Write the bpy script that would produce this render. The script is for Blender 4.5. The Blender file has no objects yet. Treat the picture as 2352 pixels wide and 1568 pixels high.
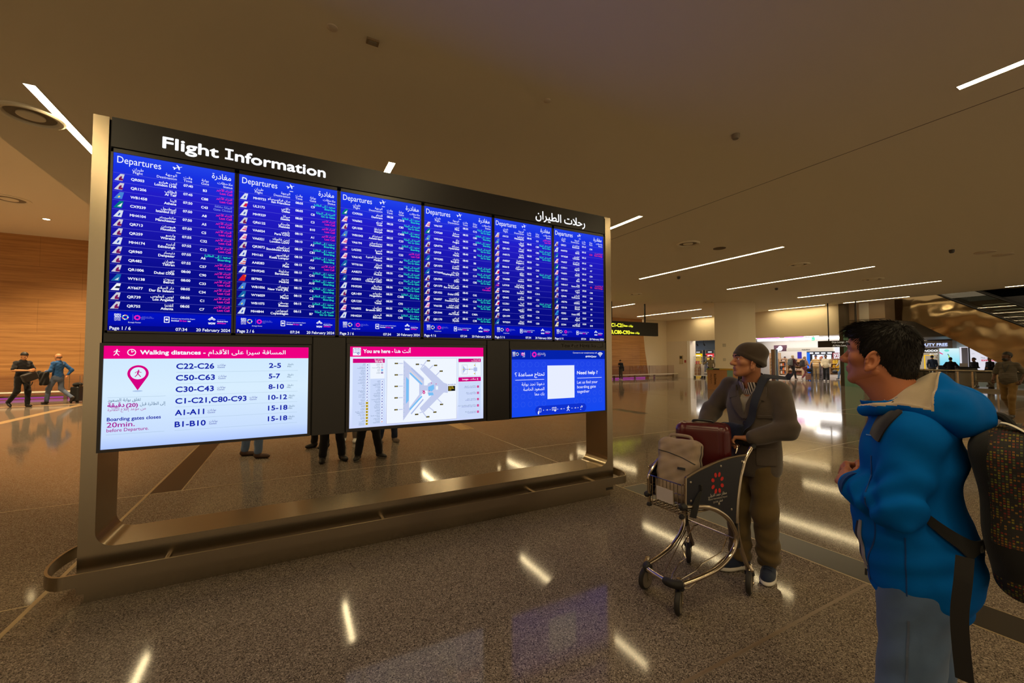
import bpy, bmesh, math, random
import numpy as np
from mathutils import Vector, Matrix
from mathutils.geometry import delaunay_2d_cdt

# ------------------------------------------------------------------ camera, world, exposure
SC = bpy.context.scene
COL = SC.collection
cam_d = bpy.data.cameras.new('camera')
cam_d.sensor_width = 36.0
cam_d.lens = 953.43 / 2352 * 36
cam_d.clip_start = 0.02
cam_d.clip_end = 200
cam_o = bpy.data.objects.new('camera', cam_d)
COL.objects.link(cam_o)
_r = Vector((0.88181884, -0.47158408, -0.00199855))
_u = Vector((-0.01608313, -0.03430888, 0.99928186))
_f = Vector((0.47131398, 0.88115342, 0.03783877))
cam_o.matrix_world = Matrix(((_r.x, _u.x, -_f.x, 0), (_r.y, _u.y, -_f.y, 0), (_r.z, _u.z, -_f.z, 1.65), (0, 0, 0, 1)))
SC.camera = cam_o
w = bpy.data.worlds.new('world')
SC.world = w
w.use_nodes = True
w.node_tree.nodes['Background'].inputs[0].default_value = (0.8, 0.62, 0.38, 1)
w.node_tree.nodes['Background'].inputs[1].default_value = 1.05
SC.view_settings.view_transform = 'Standard'
SC.view_settings.look = 'None'
SC.view_settings.exposure = 0.0
SC.view_settings.gamma = 1.0
SC.view_settings.use_curve_mapping = False
SC.cycles.max_bounces = 7
SC.cycles.diffuse_bounces = 4
SC.cycles.glossy_bounces = 4
SC.cycles.transmission_bounces = 4
SC.cycles.transparent_max_bounces = 8
SC.cycles.caustics_reflective = False
SC.cycles.caustics_refractive = False
SC.cycles.sample_clamp_indirect = 4.0
SC.cycles.use_denoising = True
random.seed(7)
PI = math.pi
STRIP = 50.0        # brightness of the ceiling light strips
WARM = (1.0, 0.78, 0.42)

# ------------------------------------------------------------------ materials
def lin(c):
    return tuple(((v / 255) / 12.92 if v / 255 <= 0.04045 else ((v / 255 + 0.055) / 1.055) ** 2.4) for v in c)

MATS = {}
def mat(name, rgb=(128, 128, 128), rough=0.5, metal=0.0, emit=0.0, bump=0.0, bscale=200.0, spec=0.5, alpha=1.0, trans=0.0, sheen=0.0, ecol=None, noise=0.0, nscale=30.0):
    if name in MATS:
        return MATS[name]
    m = bpy.data.materials.new(name)
    m.use_nodes = True
    nt = m.node_tree
    b = nt.nodes['Principled BSDF']
    c = lin(rgb)
    b.inputs['Base Color'].default_value = (*c, 1)
    b.inputs['Roughness'].default_value = rough
    b.inputs['Metallic'].default_value = metal
    b.inputs['Specular IOR Level'].default_value = spec
    if emit:
        b.inputs['Emission Color'].default_value = (*(ecol or c), 1)
        b.inputs['Emission Strength'].default_value = emit
        if not ecol:
            b.inputs['Base Color'].default_value = (0.01, 0.01, 0.01, 1)
    if alpha < 1:
        b.inputs['Alpha'].default_value = alpha
    if trans:
        b.inputs['Transmission Weight'].default_value = trans
    if sheen:
        b.inputs['Sheen Weight'].default_value = sheen
    if bump or noise:
        tc = nt.nodes.new('ShaderNodeTexCoord')
    if bump:
        n = nt.nodes.new('ShaderNodeTexNoise')
        n.inputs['Scale'].default_value = bscale
        n.inputs['Detail'].default_value = 3
        bp = nt.nodes.new('ShaderNodeBump')
        bp.inputs['Strength'].default_value = bump
        bp.inputs['Distance'].default_value = 0.002
        nt.links.new(tc.outputs['Object'], n.inputs['Vector'])
        nt.links.new(n.outputs['Fac'], bp.inputs['Height'])
        nt.links.new(bp.outputs[0], b.inputs['Normal'])
    if noise:
        n2 = nt.nodes.new('ShaderNodeTexNoise')
        n2.inputs['Scale'].default_value = nscale
        n2.inputs['Detail'].default_value = 4
        mx = nt.nodes.new('ShaderNodeMix')
        mx.data_type = 'RGBA'
        mx.inputs[6].default_value = (*[v * (1 - noise) for v in c], 1)
        mx.inputs[7].default_value = (*[min(1, v * (1 + noise)) for v in c], 1)
        nt.links.new(tc.outputs['Object'], n2.inputs['Vector'])
        nt.links.new(n2.outputs['Fac'], mx.inputs[0])
        nt.links.new(mx.outputs[2], b.inputs['Base Color'])
    MATS[name] = m
    return m

def glow(rgb, k=1.0):
    """plain emitter: what a lit screen or lamp gives off"""
    name = 'lit_%d_%d_%d_%g' % (*rgb, k)
    if name in MATS:
        return MATS[name]
    m = bpy.data.materials.new(name)
    m.use_nodes = True
    nt = m.node_tree
    nt.nodes.clear()
    e = nt.nodes.new('ShaderNodeEmission')
    o = nt.nodes.new('ShaderNodeOutputMaterial')
    e.inputs[0].default_value = (*lin(rgb), 1)
    e.inputs[1].default_value = k
    nt.links.new(e.outputs[0], o.inputs[0])
    MATS[name] = m
    return m

def glass_mat(name, rgb=(200, 225, 220), opacity=0.25):
    if name in MATS:
        return MATS[name]
    m = bpy.data.materials.new(name)
    m.use_nodes = True
    nt = m.node_tree
    nt.nodes.clear()
    o = nt.nodes.new('ShaderNodeOutputMaterial')
    t = nt.nodes.new('ShaderNodeBsdfTransparent')
    t.inputs[0].default_value = (*lin(rgb), 1)
    g = nt.nodes.new('ShaderNodeBsdfGlossy')
    g.inputs['Roughness'].default_value = 0.02
    fr = nt.nodes.new('ShaderNodeFresnel')
    fr.inputs[0].default_value = 1.5
    ad = nt.nodes.new('ShaderNodeMath')
    ad.operation = 'ADD'
    ad.inputs[1].default_value = opacity
    mx = nt.nodes.new('ShaderNodeMixShader')
    ge = nt.nodes.new('ShaderNodeNewGeometry')
    iv = nt.nodes.new('ShaderNodeMath'); iv.operation = 'SUBTRACT'; iv.inputs[0].default_value = 1.0
    ml = nt.nodes.new('ShaderNodeMath'); ml.operation = 'MULTIPLY'
    nt.links.new(ge.outputs['Backfacing'], iv.inputs[1])
    nt.links.new(fr.outputs[0], ad.inputs[0])
    nt.links.new(ad.outputs[0], ml.inputs[0]); nt.links.new(iv.outputs[0], ml.inputs[1])
    nt.links.new(ml.outputs[0], mx.inputs[0])
    nt.links.new(t.outputs[0], mx.inputs[1])
    nt.links.new(g.outputs[0], mx.inputs[2])
    nt.links.new(mx.outputs[0], o.inputs[0])
    MATS[name] = m
    return m

# ------------------------------------------------------------------ objects
def tag(o, label=None, cat=None, group=None, kind=None):
    if label: o['label'] = label
    if cat: o['category'] = cat
    if group: o['group'] = group
    if kind: o['kind'] = kind
    return o

def thing(name, label, cat, loc=(0, 0, 0), rz=0.0, group=None):
    o = bpy.data.objects.new(name, None)
    o.empty_display_size = 0.1
    COL.objects.link(o)
    o.location = loc
    o.rotation_euler = (0, 0, rz)
    return tag(o, label, cat, group)

def dup(root, loc, rz=None, label=None):
    """copy of a thing with its parts and sub-parts"""
    r = root.copy()
    COL.objects.link(r)
    r.location = loc
    if rz is not None: r.rotation_euler = (0, 0, rz)
    if label: r['label'] = label
    for ch in list(root.children):
        c = ch.copy()
        COL.objects.link(c)
        c.parent = r
        for g in list(ch.children):
            d = g.copy()
            COL.objects.link(d)
            d.parent = c
    return r

class MB:
    """collects shapes into one mesh"""
    def __init__(s):
        s.v = []; s.f = []; s.m = []; s.mats = []
    def mi(s, m):
        if m not in s.mats: s.mats.append(m)
        return s.mats.index(m)
    def add(s, vs, fs, m):
        k = len(s.v); i = s.mi(m)
        s.v.extend([tuple(map(float, v)) for v in vs])
        for f in fs:
            s.f.append([k + a for a in f]); s.m.append(i)
        return s
    def box(s, lo, hi, m, R=None):
        x0, y0, z0 = lo; x1, y1, z1 = hi
        vs = [(x0, y0, z0), (x1, y0, z0), (x1, y1, z0), (x0, y1, z0), (x0, y0, z1), (x1, y0, z1), (x1, y1, z1), (x0, y1, z1)]
        if R is not None:
            vs = [R @ Vector(v) for v in vs]
        return s.add(vs, [(0, 3, 2, 1), (4, 5, 6, 7), (0, 1, 5, 4), (1, 2, 6, 5), (2, 3, 7, 6), (3, 0, 4, 7)], m)
    def rbox(s, lo, hi, r, m, axis=2, n=4):
        """box with its edges along one axis rounded"""
        a, b = [i for i in range(3) if i != axis]
        pts = []
        for cx, cy, t0 in ((hi[a] - r, hi[b] - r, 0), (lo[a] + r, hi[b] - r, 90), (lo[a] + r, lo[b] + r, 180), (hi[a] - r, lo[b] + r, 270)):
            for i in range(n + 1):
                t = math.radians(t0 + 90 * i / n)
                pts.append((cx + r * math.cos(t), cy + r * math.sin(t)))
        return s.prism(pts, lo[axis], hi[axis], axis, m)
    def prism(s, pts, a0, a1, axis, m):
        """polygon pts in the plane across axis, pushed from a0 to a1"""
        n = len(pts)
        area = sum(pts[i][0] * pts[(i + 1) % n][1] - pts[(i + 1) % n][0] * pts[i][1] for i in range(n))
        if area < 0: pts = pts[::-1]
        def P(u, w_, h):
            if axis == 2: return (u, w_, h)
            if axis == 1: return (u, h, w_)
            return (h, u, w_)
        vs = [P(u, w_, a0) for u, w_ in pts] + [P(u, w_, a1) for u, w_ in pts]
        fs = [tuple(range(n))[::-1], tuple(range(n, 2 * n))] + [(i, (i + 1) % n, n + (i + 1) % n, n + i) for i in range(n)]
        if axis == 1: fs = [f[::-1] for f in fs]
        return s.add(vs, fs, m)
    def tube(s, pts, r, m, n=10, caps=True, closed=False):
        pts = [Vector(p) for p in pts]
        N = len(pts)
        rs = r if isinstance(r, (list, tuple)) else [r] * N
        tan = []
        for i in range(N):
            a = pts[(i - 1) % N] if (i > 0 or closed) else pts[i]
            b = pts[(i + 1) % N] if (i < N - 1 or closed) else pts[i]
            tan.append((b - a).normalized())
        up = Vector((0, 0, 1)) if abs(tan[0].z) < 0.9 else Vector((1, 0, 0))
        x = tan[0].cross(up).normalized()
        vs = []
        for i in range(N):
            x = (x - tan[i] * x.dot(tan[i])).normalized()
            y = tan[i].cross(x)
            for j in range(n):
                t = 2 * PI * j / n
                vs.append(pts[i] + (x * math.cos(t) + y * math.sin(t)) * rs[i])
        fs = []
        M = N if closed else N - 1
        for i in range(M):
            for j in range(n):
                a = i * n + j; b = i * n + (j + 1) % n
                c = ((i + 1) % N) * n + (j + 1) % n; d = ((i + 1) % N) * n + j
                fs.append((a, b, c, d))
        if caps and not closed:
            fs.append(tuple(range(n))[::-1]); fs.append(tuple(range((N - 1) * n, N * n)))
        return s.add(vs, fs, m)
    def cyl(s, a, b, r, m, n=16, r2=None):
        return s.tube([a, b], [r, r if r2 is None else r2], m, n)
    def lathe(s, prof, c, m, n=24, axis=(0, 0, 1)):
        """profile [(radius, height)] turned round axis through c"""
        ax = Vector(axis).normalized()
        u = ax.orthogonal().normalized(); w_ = ax.cross(u)
        c = Vector(c); vs = []; fs = []
        for r, h in prof:
            for j in range(n):
                t = 2 * PI * j / n
                vs.append(c + ax * h + (u * math.cos(t) + w_ * math.sin(t)) * r)
        for i in range(len(prof) - 1):
            for j in range(n):
                fs.append((i * n + j, i * n + (j + 1) % n, (i + 1) * n + (j + 1) % n, (i + 1) * n + j))
        fs.append(tuple(range(n))[::-1]); fs.append(tuple(range((len(prof) - 1) * n, len(prof) * n)))
        return s.add(vs, fs, m)
    def quad(s, a, b, c, d, m):
        return s.add([a, b, c, d], [(0, 1, 2, 3)], m)
    def build(s, name, parent=None, off=(0, 0, 0), smooth=False, label=None, angle=35):
        me = bpy.data.meshes.new(name)
        vs = s.v if tuple(off) == (0, 0, 0) else [(v[0] - off[0], v[1] - off[1], v[2] - off[2]) for v in s.v]
        me.from_pydata(vs, [], s.f)
        for m in s.mats: me.materials.append(m)
        me.polygons.foreach_set('material_index', s.m)
        if smooth:
            me.polygons.foreach_set('use_smooth', [True] * len(me.polygons))
            me.update()
            me.set_sharp_from_angle(angle=math.radians(angle))
        me.update()
        o = bpy.data.objects.new(name, me)
        COL.objects.link(o)
        if parent: o.parent = parent
        if label: o['label'] = label
        return o

def struct(name, mb, smooth=False):
    o = mb.build(name, smooth=smooth)
    o['kind'] = 'structure'
    return o

def bez(pts, n=10):
    """smooth curve through pts (Catmull-Rom)"""
    pts = [Vector(p) for p in pts]
    out = []
    for i in range(len(pts) - 1):
        p0 = pts[max(i - 1, 0)]; p1 = pts[i]; p2 = pts[i + 1]; p3 = pts[min(i + 2, len(pts) - 1)]
        for k in range(n):
            t = k / n
            out.append(0.5 * ((2 * p1) + (p2 - p0) * t + (2 * p0 - 5 * p1 + 4 * p2 - p3) * t * t + (3 * p1 - p0 - 3 * p2 + p3) * t ** 3))
    out.append(pts[-1])
    return out

# ------------------------------------------------------------------ writing
_AR = {}
for _c, _b, _k in (('ء', 0xFE80, 1), ('آ', 0xFE81, 2), ('أ', 0xFE83, 2), ('ؤ', 0xFE85, 2), ('إ', 0xFE87, 2), ('ئ', 0xFE89, 4), ('ا', 0xFE8D, 2), ('ب', 0xFE8F, 4), ('ة', 0xFE93, 2), ('ت', 0xFE95, 4), ('ث', 0xFE99, 4), ('ج', 0xFE9D, 4), ('ح', 0xFEA1, 4), ('خ', 0xFEA5, 4), ('د', 0xFEA9, 2), ('ذ', 0xFEAB, 2), ('ر', 0xFEAD, 2), ('ز', 0xFEAF, 2), ('س', 0xFEB1, 4), ('ش', 0xFEB5, 4), ('ص', 0xFEB9, 4), ('ض', 0xFEBD, 4), ('ط', 0xFEC1, 4), ('ظ', 0xFEC5, 4), ('ع', 0xFEC9, 4), ('غ', 0xFECD, 4), ('ف', 0xFED1, 4), ('ق', 0xFED5, 4), ('ك', 0xFED9, 4), ('ل', 0xFEDD, 4), ('م', 0xFEE1, 4), ('ن', 0xFEE5, 4), ('ه', 0xFEE9, 4), ('و', 0xFEED, 2), ('ى', 0xFEEF, 2), ('ي', 0xFEF1, 4)):
    _AR[_c] = (_b, _k)
_LA = {'ا': 0xFEFB, 'أ': 0xFEF7, 'إ': 0xFEF9, 'آ': 0xFEF5}

def shape(s):
    """joins Arabic letters and sets them in visual order"""
    if not any(c in _AR for c in s): return s
    out = []; i = 0
    while i < len(s):
        c = s[i]
        if c not in _AR:
            out.append(c); i += 1; continue
        prev = i > 0 and s[i - 1] in _AR and _AR[s[i - 1]][1] == 4
        if c == 'ل' and i + 1 < len(s) and s[i + 1] in _LA:
            out.append(chr(_LA[s[i + 1]] + (1 if prev else 0))); i += 2; continue
        b, k = _AR[c]
        nxt = k == 4 and i + 1 < len(s) and s[i + 1] in _AR and _AR[s[i + 1]][1] > 1
        if k == 1: out.append(chr(b))
        elif nxt: out.append(chr(b + (3 if prev else 2)))
        else: out.append(chr(b + (1 if prev else 0)))
        i += 1
    return ''.join(out[::-1])

_tc = bpy.data.curves.new('writing', 'FONT')
_tc.size = 1.0
_to = bpy.data.objects.new('writing', _tc)
COL.objects.link(_to)
_GL = {}
def fill(polys, eps=1e-5):
    """triangles inside closed outlines (winding number not zero)"""
    vs = []; es = []
    for p in polys:
        k = len(vs); n = len(p)
        vs += [Vector(q) for q in p]
        es += [(k + i, k + (i + 1) % n) for i in range(n)]
    r = delaunay_2d_cdt(vs, es, [], 0, eps)
    V = np.array([tuple(v) for v in r[0]]); T = np.array([t for t in r[2] if len(t) == 3])
    if len(T) == 0: return np.zeros((0, 2)), []
    C = V[T].mean(1)
    A = np.concatenate([np.array(p, float) for p in polys])
    B = np.concatenate([np.roll(np.array(p, float), -1, 0) for p in polys])
    up = (A[None, :, 1] <= C[:, None, 1]) & (B[None, :, 1] > C[:, None, 1])
    dn = (A[None, :, 1] > C[:, None, 1]) & (B[None, :, 1] <= C[:, None, 1])
    cr = (B[None, :, 0] - A[None, :, 0]) * (C[:, None, 1] - A[None, :, 1]) - (C[:, None, 0] - A[None, :, 0]) * (B[None, :, 1] - A[None, :, 1])
    wn = (up & (cr > 0)).sum(1) - (dn & (cr < 0)).sum(1)
    return V, [tuple(t) for t in T[wn != 0]]

def glyphs(s):
    if s in _GL: return _GL[s]
    _tc.body = shape(s)
    bpy.context.view_layer.update()
    cu = _to.to_curve(bpy.context.evaluated_depsgraph_get())
    polys = []
    for sp in cu.splines:
        bp = sp.bezier_points; n = len(bp); pl = []
        for i in range(n):
            a = bp[i]; b = bp[(i + 1) % n]
            p0, p1, p2, p3 = a.co, a.handle_right, b.handle_left, b.co
            straight = abs((p1 - p0).cross(p3 - p0).z) < 1e-4 and abs((p2 - p0).cross(p3 - p0).z) < 1e-4
            for t in ((0,) if straight else (0, 0.33, 0.67)):
                q = p0 * (1 - t) ** 3 + p1 * 3 * t * (1 - t) ** 2 + p2 * 3 * t * t * (1 - t) + p3 * t ** 3
                pl.append((q.x, q.y))
        if len(pl) > 2: polys.append(pl)
    _to.to_curve_clear()
    if polys:
        V, T = fill(polys)
    else:
        V, T = np.zeros((1, 2)), []
    x0, x1 = (V[:, 0].min(), V[:, 0].max())
    _GL[s] = (V, T, x0, x1)
    return _GL[s]

def write(mb, s, x, z, h, m, y=0.0, al='L', w=None, bold=0.0, fr=None, sx=1.0):
    """lettering facing -y; h = font size, w = total width wanted; fr maps (u, v, layer) to space"""
    V, T, x0, x1 = glyphs(s)
    if not T: return
    kx = h * sx
    if w: kx = w / (x1 - x0)
    wd = (x1 - x0) * kx
    ox = x - (0 if al == 'L' else wd if al == 'R' else wd / 2)
    offs = [(0, 0)] if not bold else [(bold * math.cos(t), bold * math.sin(t)) for t in (0.4, 1.45, 2.5, 3.54, 4.6, 5.6)]
    for dx, dz in offs:
        P = [((v[0] - x0) * kx + ox + dx, v[1] * h + z + dz) for v in V]
        if fr: vs = [fr(a, b) for a, b in P]
        else: vs = [(a, y, b) for a, b in P]
        mb.add(vs, T, m)

def flat(mb, polys, m, y=0.0, fr=None):
    """filled outlines in the plane facing -y"""
    V, T = fill(polys)
    mb.add([fr(a, b) if fr else (a, y, b) for a, b in V], T, m)

def rect(mb, x0, z0, x1, z1, m, y):
    mb.add([(x0, y, z0), (x1, y, z0), (x1, y, z1), (x0, y, z1)], [(0, 1, 2, 3)], m)

def disc(x, z, r, n=20, rz=None, a0=0):
    return [(x + r * math.cos(a0 + 2 * PI * i / n), z + (rz or r) * math.sin(a0 + 2 * PI * i / n)) for i in range(n)]

def stroke(mb, pts, wd, m, y, fr=None):
    """flat line of a given width"""
    for (ax, az), (bx, bz) in zip(pts[:-1], pts[1:]):
        L = math.hypot(bx - ax, bz - az) or 1
        nx, nz = -(bz - az) / L * wd / 2, (bx - ax) / L * wd / 2
        ex, ez = (bx - ax) / L * wd * 0.2, (bz - az) / L * wd * 0.2
        q = [(ax + nx - ex, az + nz - ez), (ax - nx - ex, az - nz - ez), (bx - nx + ex, bz - nz + ez), (bx + nx + ex, bz + nz + ez)]
        mb.add([fr(*p) if fr else (p[0], y, p[1]) for p in q], [(0, 1, 2, 3)], m)

def arc(x, z, r, a0, a1, n=10):
    return [(x + r * math.cos(math.radians(a0 + (a1 - a0) * i / n)), z + r * math.sin(math.radians(a0 + (a1 - a0) * i / n))) for i in range(n + 1)]
# ------------------------------------------------------------------ the hall: floor, ceilings, walls
HC = 4.63      # hall ceiling
HL = 6.65      # higher ceiling at the left

def terrazzo():
    m = bpy.data.materials.new('terrazzo')
    m.use_nodes = True
    nt = m.node_tree; L = nt.links.new
    b = nt.nodes['Principled BSDF']
    tc = nt.nodes.new('ShaderNodeTexCoord')
    def vor(scale, stops):
        v = nt.nodes.new('ShaderNodeTexVoronoi')
        v.inputs['Scale'].default_value = scale
        L(tc.outputs['Object'], v.inputs['Vector'])
        sp = nt.nodes.new('ShaderNodeSeparateColor')
        L(v.outputs['Color'], sp.inputs[0])
        r = nt.nodes.new('ShaderNodeValToRGB')
        r.color_ramp.interpolation = 'CONSTANT'
        e = r.color_ramp.elements
        while len(e) < len(stops): e.new(0.5)
        for k, (p, c) in enumerate(stops):
            e[k].position = p; e[k].color = (*lin(c), 1)
        L(sp.outputs[0], r.inputs[0])
        return r.outputs[0]
    a = vor(185, [(0, (34, 29, 25)), (0.24, (112, 101, 90)), (0.55, (142, 129, 115)), (0.9, (186, 172, 156))])
    c = vor(420, [(0, (64, 56, 49)), (0.4, (122, 110, 98)), (0.75, (158, 145, 130))])
    mx = nt.nodes.new('ShaderNodeMix'); mx.data_type = 'RGBA'
    mx.inputs[0].default_value = 0.35
    L(a, mx.inputs[6]); L(c, mx.inputs[7])
    L(mx.outputs[2], b.inputs['Base Color'])
    n = nt.nodes.new('ShaderNodeTexNoise')
    n.inputs['Scale'].default_value = 2.2
    n.inputs['Detail'].default_value = 1.5
    bp = nt.nodes.new('ShaderNodeBump')
    bp.inputs['Strength'].default_value = 0.012
    bp.inputs['Distance'].default_value = 0.012
    L(tc.outputs['Object'], n.inputs['Vector']); L(n.outputs['Fac'], bp.inputs['Height'])
    L(bp.outputs[0], b.inputs['Normal'])
    b.inputs['Roughness'].default_value = 0.075
    b.inputs['Specular IOR Level'].default_value = 0.15
    return m

M_TER = terrazzo()
M_CEIL = mat('ceiling_paint', (244, 234, 210), 0.75)
M_WHITE = mat('wall_paint', (234, 220, 194), 0.6)
M_STEEL = mat('brushed_steel', (160, 146, 124), 0.24, 1.0, bump=0.03, bscale=120)
M_CHROME = mat('polished_steel', (196, 184, 166), 0.14, 1.0)
M_BLACK = mat('black_plastic', (16, 15, 15), 0.42)
M_JOINT = mat('brass_joint', (168, 150, 118), 0.35, 0.6)
M_DARKSTONE = mat('dark_stone_band', (38, 33, 28), 0.3, spec=0.35)
M_TAN = mat('tan_stone_and_reflection', (190, 160, 118), 0.2)

def stone_wall():
    m = bpy.data.materials.new('banded_limestone')
    m.use_nodes = True
    nt = m.node_tree; L = nt.links.new
    b = nt.nodes['Principled BSDF']
    tc = nt.nodes.new('ShaderNodeTexCoord')
    mp = nt.nodes.new('ShaderNodeMapping')
    mp.inputs['Scale'].default_value = (0.35, 0.35, 9.0)
    n = nt.nodes.new('ShaderNodeTexNoise')
    n.inputs['Scale'].default_value = 1.4; n.inputs['Detail'].default_value = 6; n.inputs['Roughness'].default_value = 0.65
    r = nt.nodes.new('ShaderNodeValToRGB')
    e = r.color_ramp.elements
    e[0].position = 0.3; e[0].color = (*lin((158, 108, 60)), 1)
    e[1].position = 0.72; e[1].color = (*lin((206, 152, 92)), 1)
    br = nt.nodes.new('ShaderNodeTexBrick')
    br.inputs['Scale'].default_value = 1.0
    br.inputs['Brick Width'].default_value = 2.6; br.inputs['Row Height'].default_value = 1.35
    br.inputs['Mortar Size'].default_value = 0.006; br.inputs['Mortar Smooth'].default_value = 0.3
    br.inputs['Color1'].default_value = (1, 1, 1, 1); br.inputs['Color2'].default_value = (0.93, 0.93, 0.93, 1)
    br.inputs['Mortar'].default_value = (0.6, 0.6, 0.6, 1)
    cb = nt.nodes.new('ShaderNodeSeparateXYZ'); cc = nt.nodes.new('ShaderNodeCombineXYZ')
    L(tc.outputs['Object'], cb.inputs[0]); L(cb.outputs[0], cc.inputs[0]); L(cb.outputs[2], cc.inputs[1])
    L(cc.outputs[0], br.inputs['Vector'])
    L(tc.outputs['Object'], mp.inputs[0]); L(mp.outputs[0], n.inputs['Vector']); L(n.outputs['Fac'], r.inputs[0])
    mx = nt.nodes.new('ShaderNodeMix'); mx.data_type = 'RGBA'; mx.blend_type = 'MULTIPLY'
    mx.inputs[0].default_value = 1.0
    L(r.outputs[0], mx.inputs[6]); L(br.outputs['Color'], mx.inputs[7]); L(mx.outputs[2], b.inputs['Base Color'])
    b.inputs['Roughness'].default_value = 0.5
    return m

f = MB(); f.add([(-18, -12, 0), (48, -12, 0), (48, 36, 0), (-18, 36, 0)], [(0, 1, 2, 3)], M_TER)
struct('floor', f)
# inlays of the floor
n_trim = [0]
def inlay(x0, y0, x1, y1, m, h=0.0012):
    n_trim[0] += 1
    b = MB(); b.box((x0, y0, -0.01), (x1, y1, h), m)
    struct('trim_%d' % n_trim[0], b)
inlay(-1.505, -12, -1.475, 23, M_JOINT)
inlay(-1.474, 6.585, -1.17, 23, M_DARKSTONE)
inlay(-1.168, 6.585, -1.155, 23, M_JOINT)
inlay(-16, 6.552, 27, 6.567, M_JOINT, 0.0008)
inlay(-16, 4.012, -1.51, 4.026, M_JOINT, 0.0008)
inlay(3.75, 4.032, 27, 4.044, M_JOINT, 0.0008)
inlay(-1.47, 1.49, 3.72, 1.512, mat('brown_joint', (118, 100, 80), 0.4), 0.0008)
inlay(3.728, -12, 3.744, 23, M_JOINT)
inlay(3.745, -12, 4.085, 4.03, M_DARKSTONE)
inlay(4.086, -12, 4.098, 4.03, M_JOINT)
inlay(3.46, 8.95, 3.8, 10.1, M_TAN)  # lighter reflection on the dark strip, painted as tan
inlay(8.96, 8.9, 9.3, 10.15, M_DARKSTONE)
inlay(8.945, -12, 8.957, 23, M_JOINT)
inlay(14.2, -12, 14.215, 23, M_JOINT)
inlay(-6.6, 7.0, -6.36, 21.5, M_TAN)
inlay(-10.5, 20.4, 1.0, 20.6, M_TAN)

b = MB(); b.box((-3.5, -12, HC), (27.6, 24.3, HC + 0.25), M_CEIL)
struct('ceiling', b)
b = MB(); b.box((-18, -12, HL), (-3.5, 24.3, HL + 0.2), M_CEIL); b.box((-3.5, -12, HC + 0.25), (-3.3, 24.3, HL + 0.2), M_CEIL)
struct('ceiling_left', b)
b = MB(); b.box((7.14, -12, HC - 0.0015), (7.155, 24, HC + 0.01), mat('ceiling_joint', (120, 108, 92), 0.7))
struct('trim_20', b)
b = MB(); b.box((-18, 24.0, 0), (24.2, 24.35, HL + 0.2), stone_wall())
b.add([(24.2, 24.0, 0), (24.95, 23.8, 0), (24.55, 23.8, 2.2), (24.4, 23.9, HC), (24.2, 24.0, HC), (24.95, 24.35, 0), (24.55, 24.35, 2.2), (24.4, 24.35, HC)], [(0, 1, 2, 3, 4), (1, 5, 6, 2), (2, 6, 7, 3)], MATS.get('x') or b.mats[0])
struct('wall_back', b)
b = MB(); b.box((-18.3, -12, 0), (-18, 24.3, HL), M_WHITE); struct('wall_left', b)
# soffit above the shops and the solid piece beside the stone wall
b = MB()
b.box((27.6, 12.0, 2.9), (28.0, 24.6, HC + 0.25), M_WHITE)
b.box((27.6, 22.3, 0), (28.0, 30.0, 2.9), mat('pale_panel', (226, 214, 196), 0.5))
b.box((25.0, 24.35, 0), (27.6, 24.6, HC + 0.25), M_WHITE)
struct('wall_right', b)
b = MB(); b.box((27.55, 22.04, 0), (28.2, 22.3, 2.9), mat('white_jamb', (245, 242, 236), 0.3)); struct('trim_21', b)
b = MB(); b.box((27.5, 11.75, 0), (28.1, 12.0, HC + 0.25), mat('dark_bronze', (74, 64, 52), 0.45, 0.4)); struct('trim_22', b)
# the shops: ceiling, walls
M_SHOPW = mat('shop_white', (238, 232, 224), 0.4)
b = MB(); b.box((28.0, 11.9, 3.2), (46, 36, 3.4), M_SHOPW); b.box((32.5, -6, 3.2), (46, 11.9, 3.4), M_SHOPW)
struct('ceiling_shops', b)
b = MB(); b.box((39.2, 10.3, 0), (39.5, 36, 3.2), M_SHOPW)
b.box((36.0, 23.0, 0), (36.3, 36, 3.2), mat('slate_wall', (70, 84, 96), 0.5))
b.box((38.3, -6, 0), (38.5, 11.6, 3.2), mat('pale_board', (222, 228, 224), 0.5))
struct('wall_far', b)
b = MB(); b.box((32.4, -6, 2.75), (38.3, 11.9, 3.2), mat('grey_bulkhead', (120, 114, 106), 0.5)); b.box((31.9, 8.0, 2.75), (32.3, 12.6, 7.5), mat('grey_panel', (96, 88, 78), 0.45))
b.box((33.5, -6, 3.4), (34, 12.6, 8.5), mat('dusk_panel', (54, 52, 52), 0.6))
struct('wall_upper', b)
b = MB(); b.box((27.6, -12, 8.4), (34, 12, 8.6), mat('dusk_panel')); struct('ceiling_void', b)

# rounded column
b = MB()
pts = [(20.56, 14.83), (20.66, 14.72), (21.38, 14.05), (21.55, 13.97), (22.6, 13.83), (22.85, 13.95), (23.3, 14.6), (23.2, 15.9), (22.9, 16.2), (21.6, 15.55)]
b.prism(pts, 0, HC, 2, M_WHITE)
struct('column', b, True)
t = thing('wall_thermostat', 'small square white control box higher up on the white column', 'control box', (20.9, 14.42, 1.9))
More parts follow.
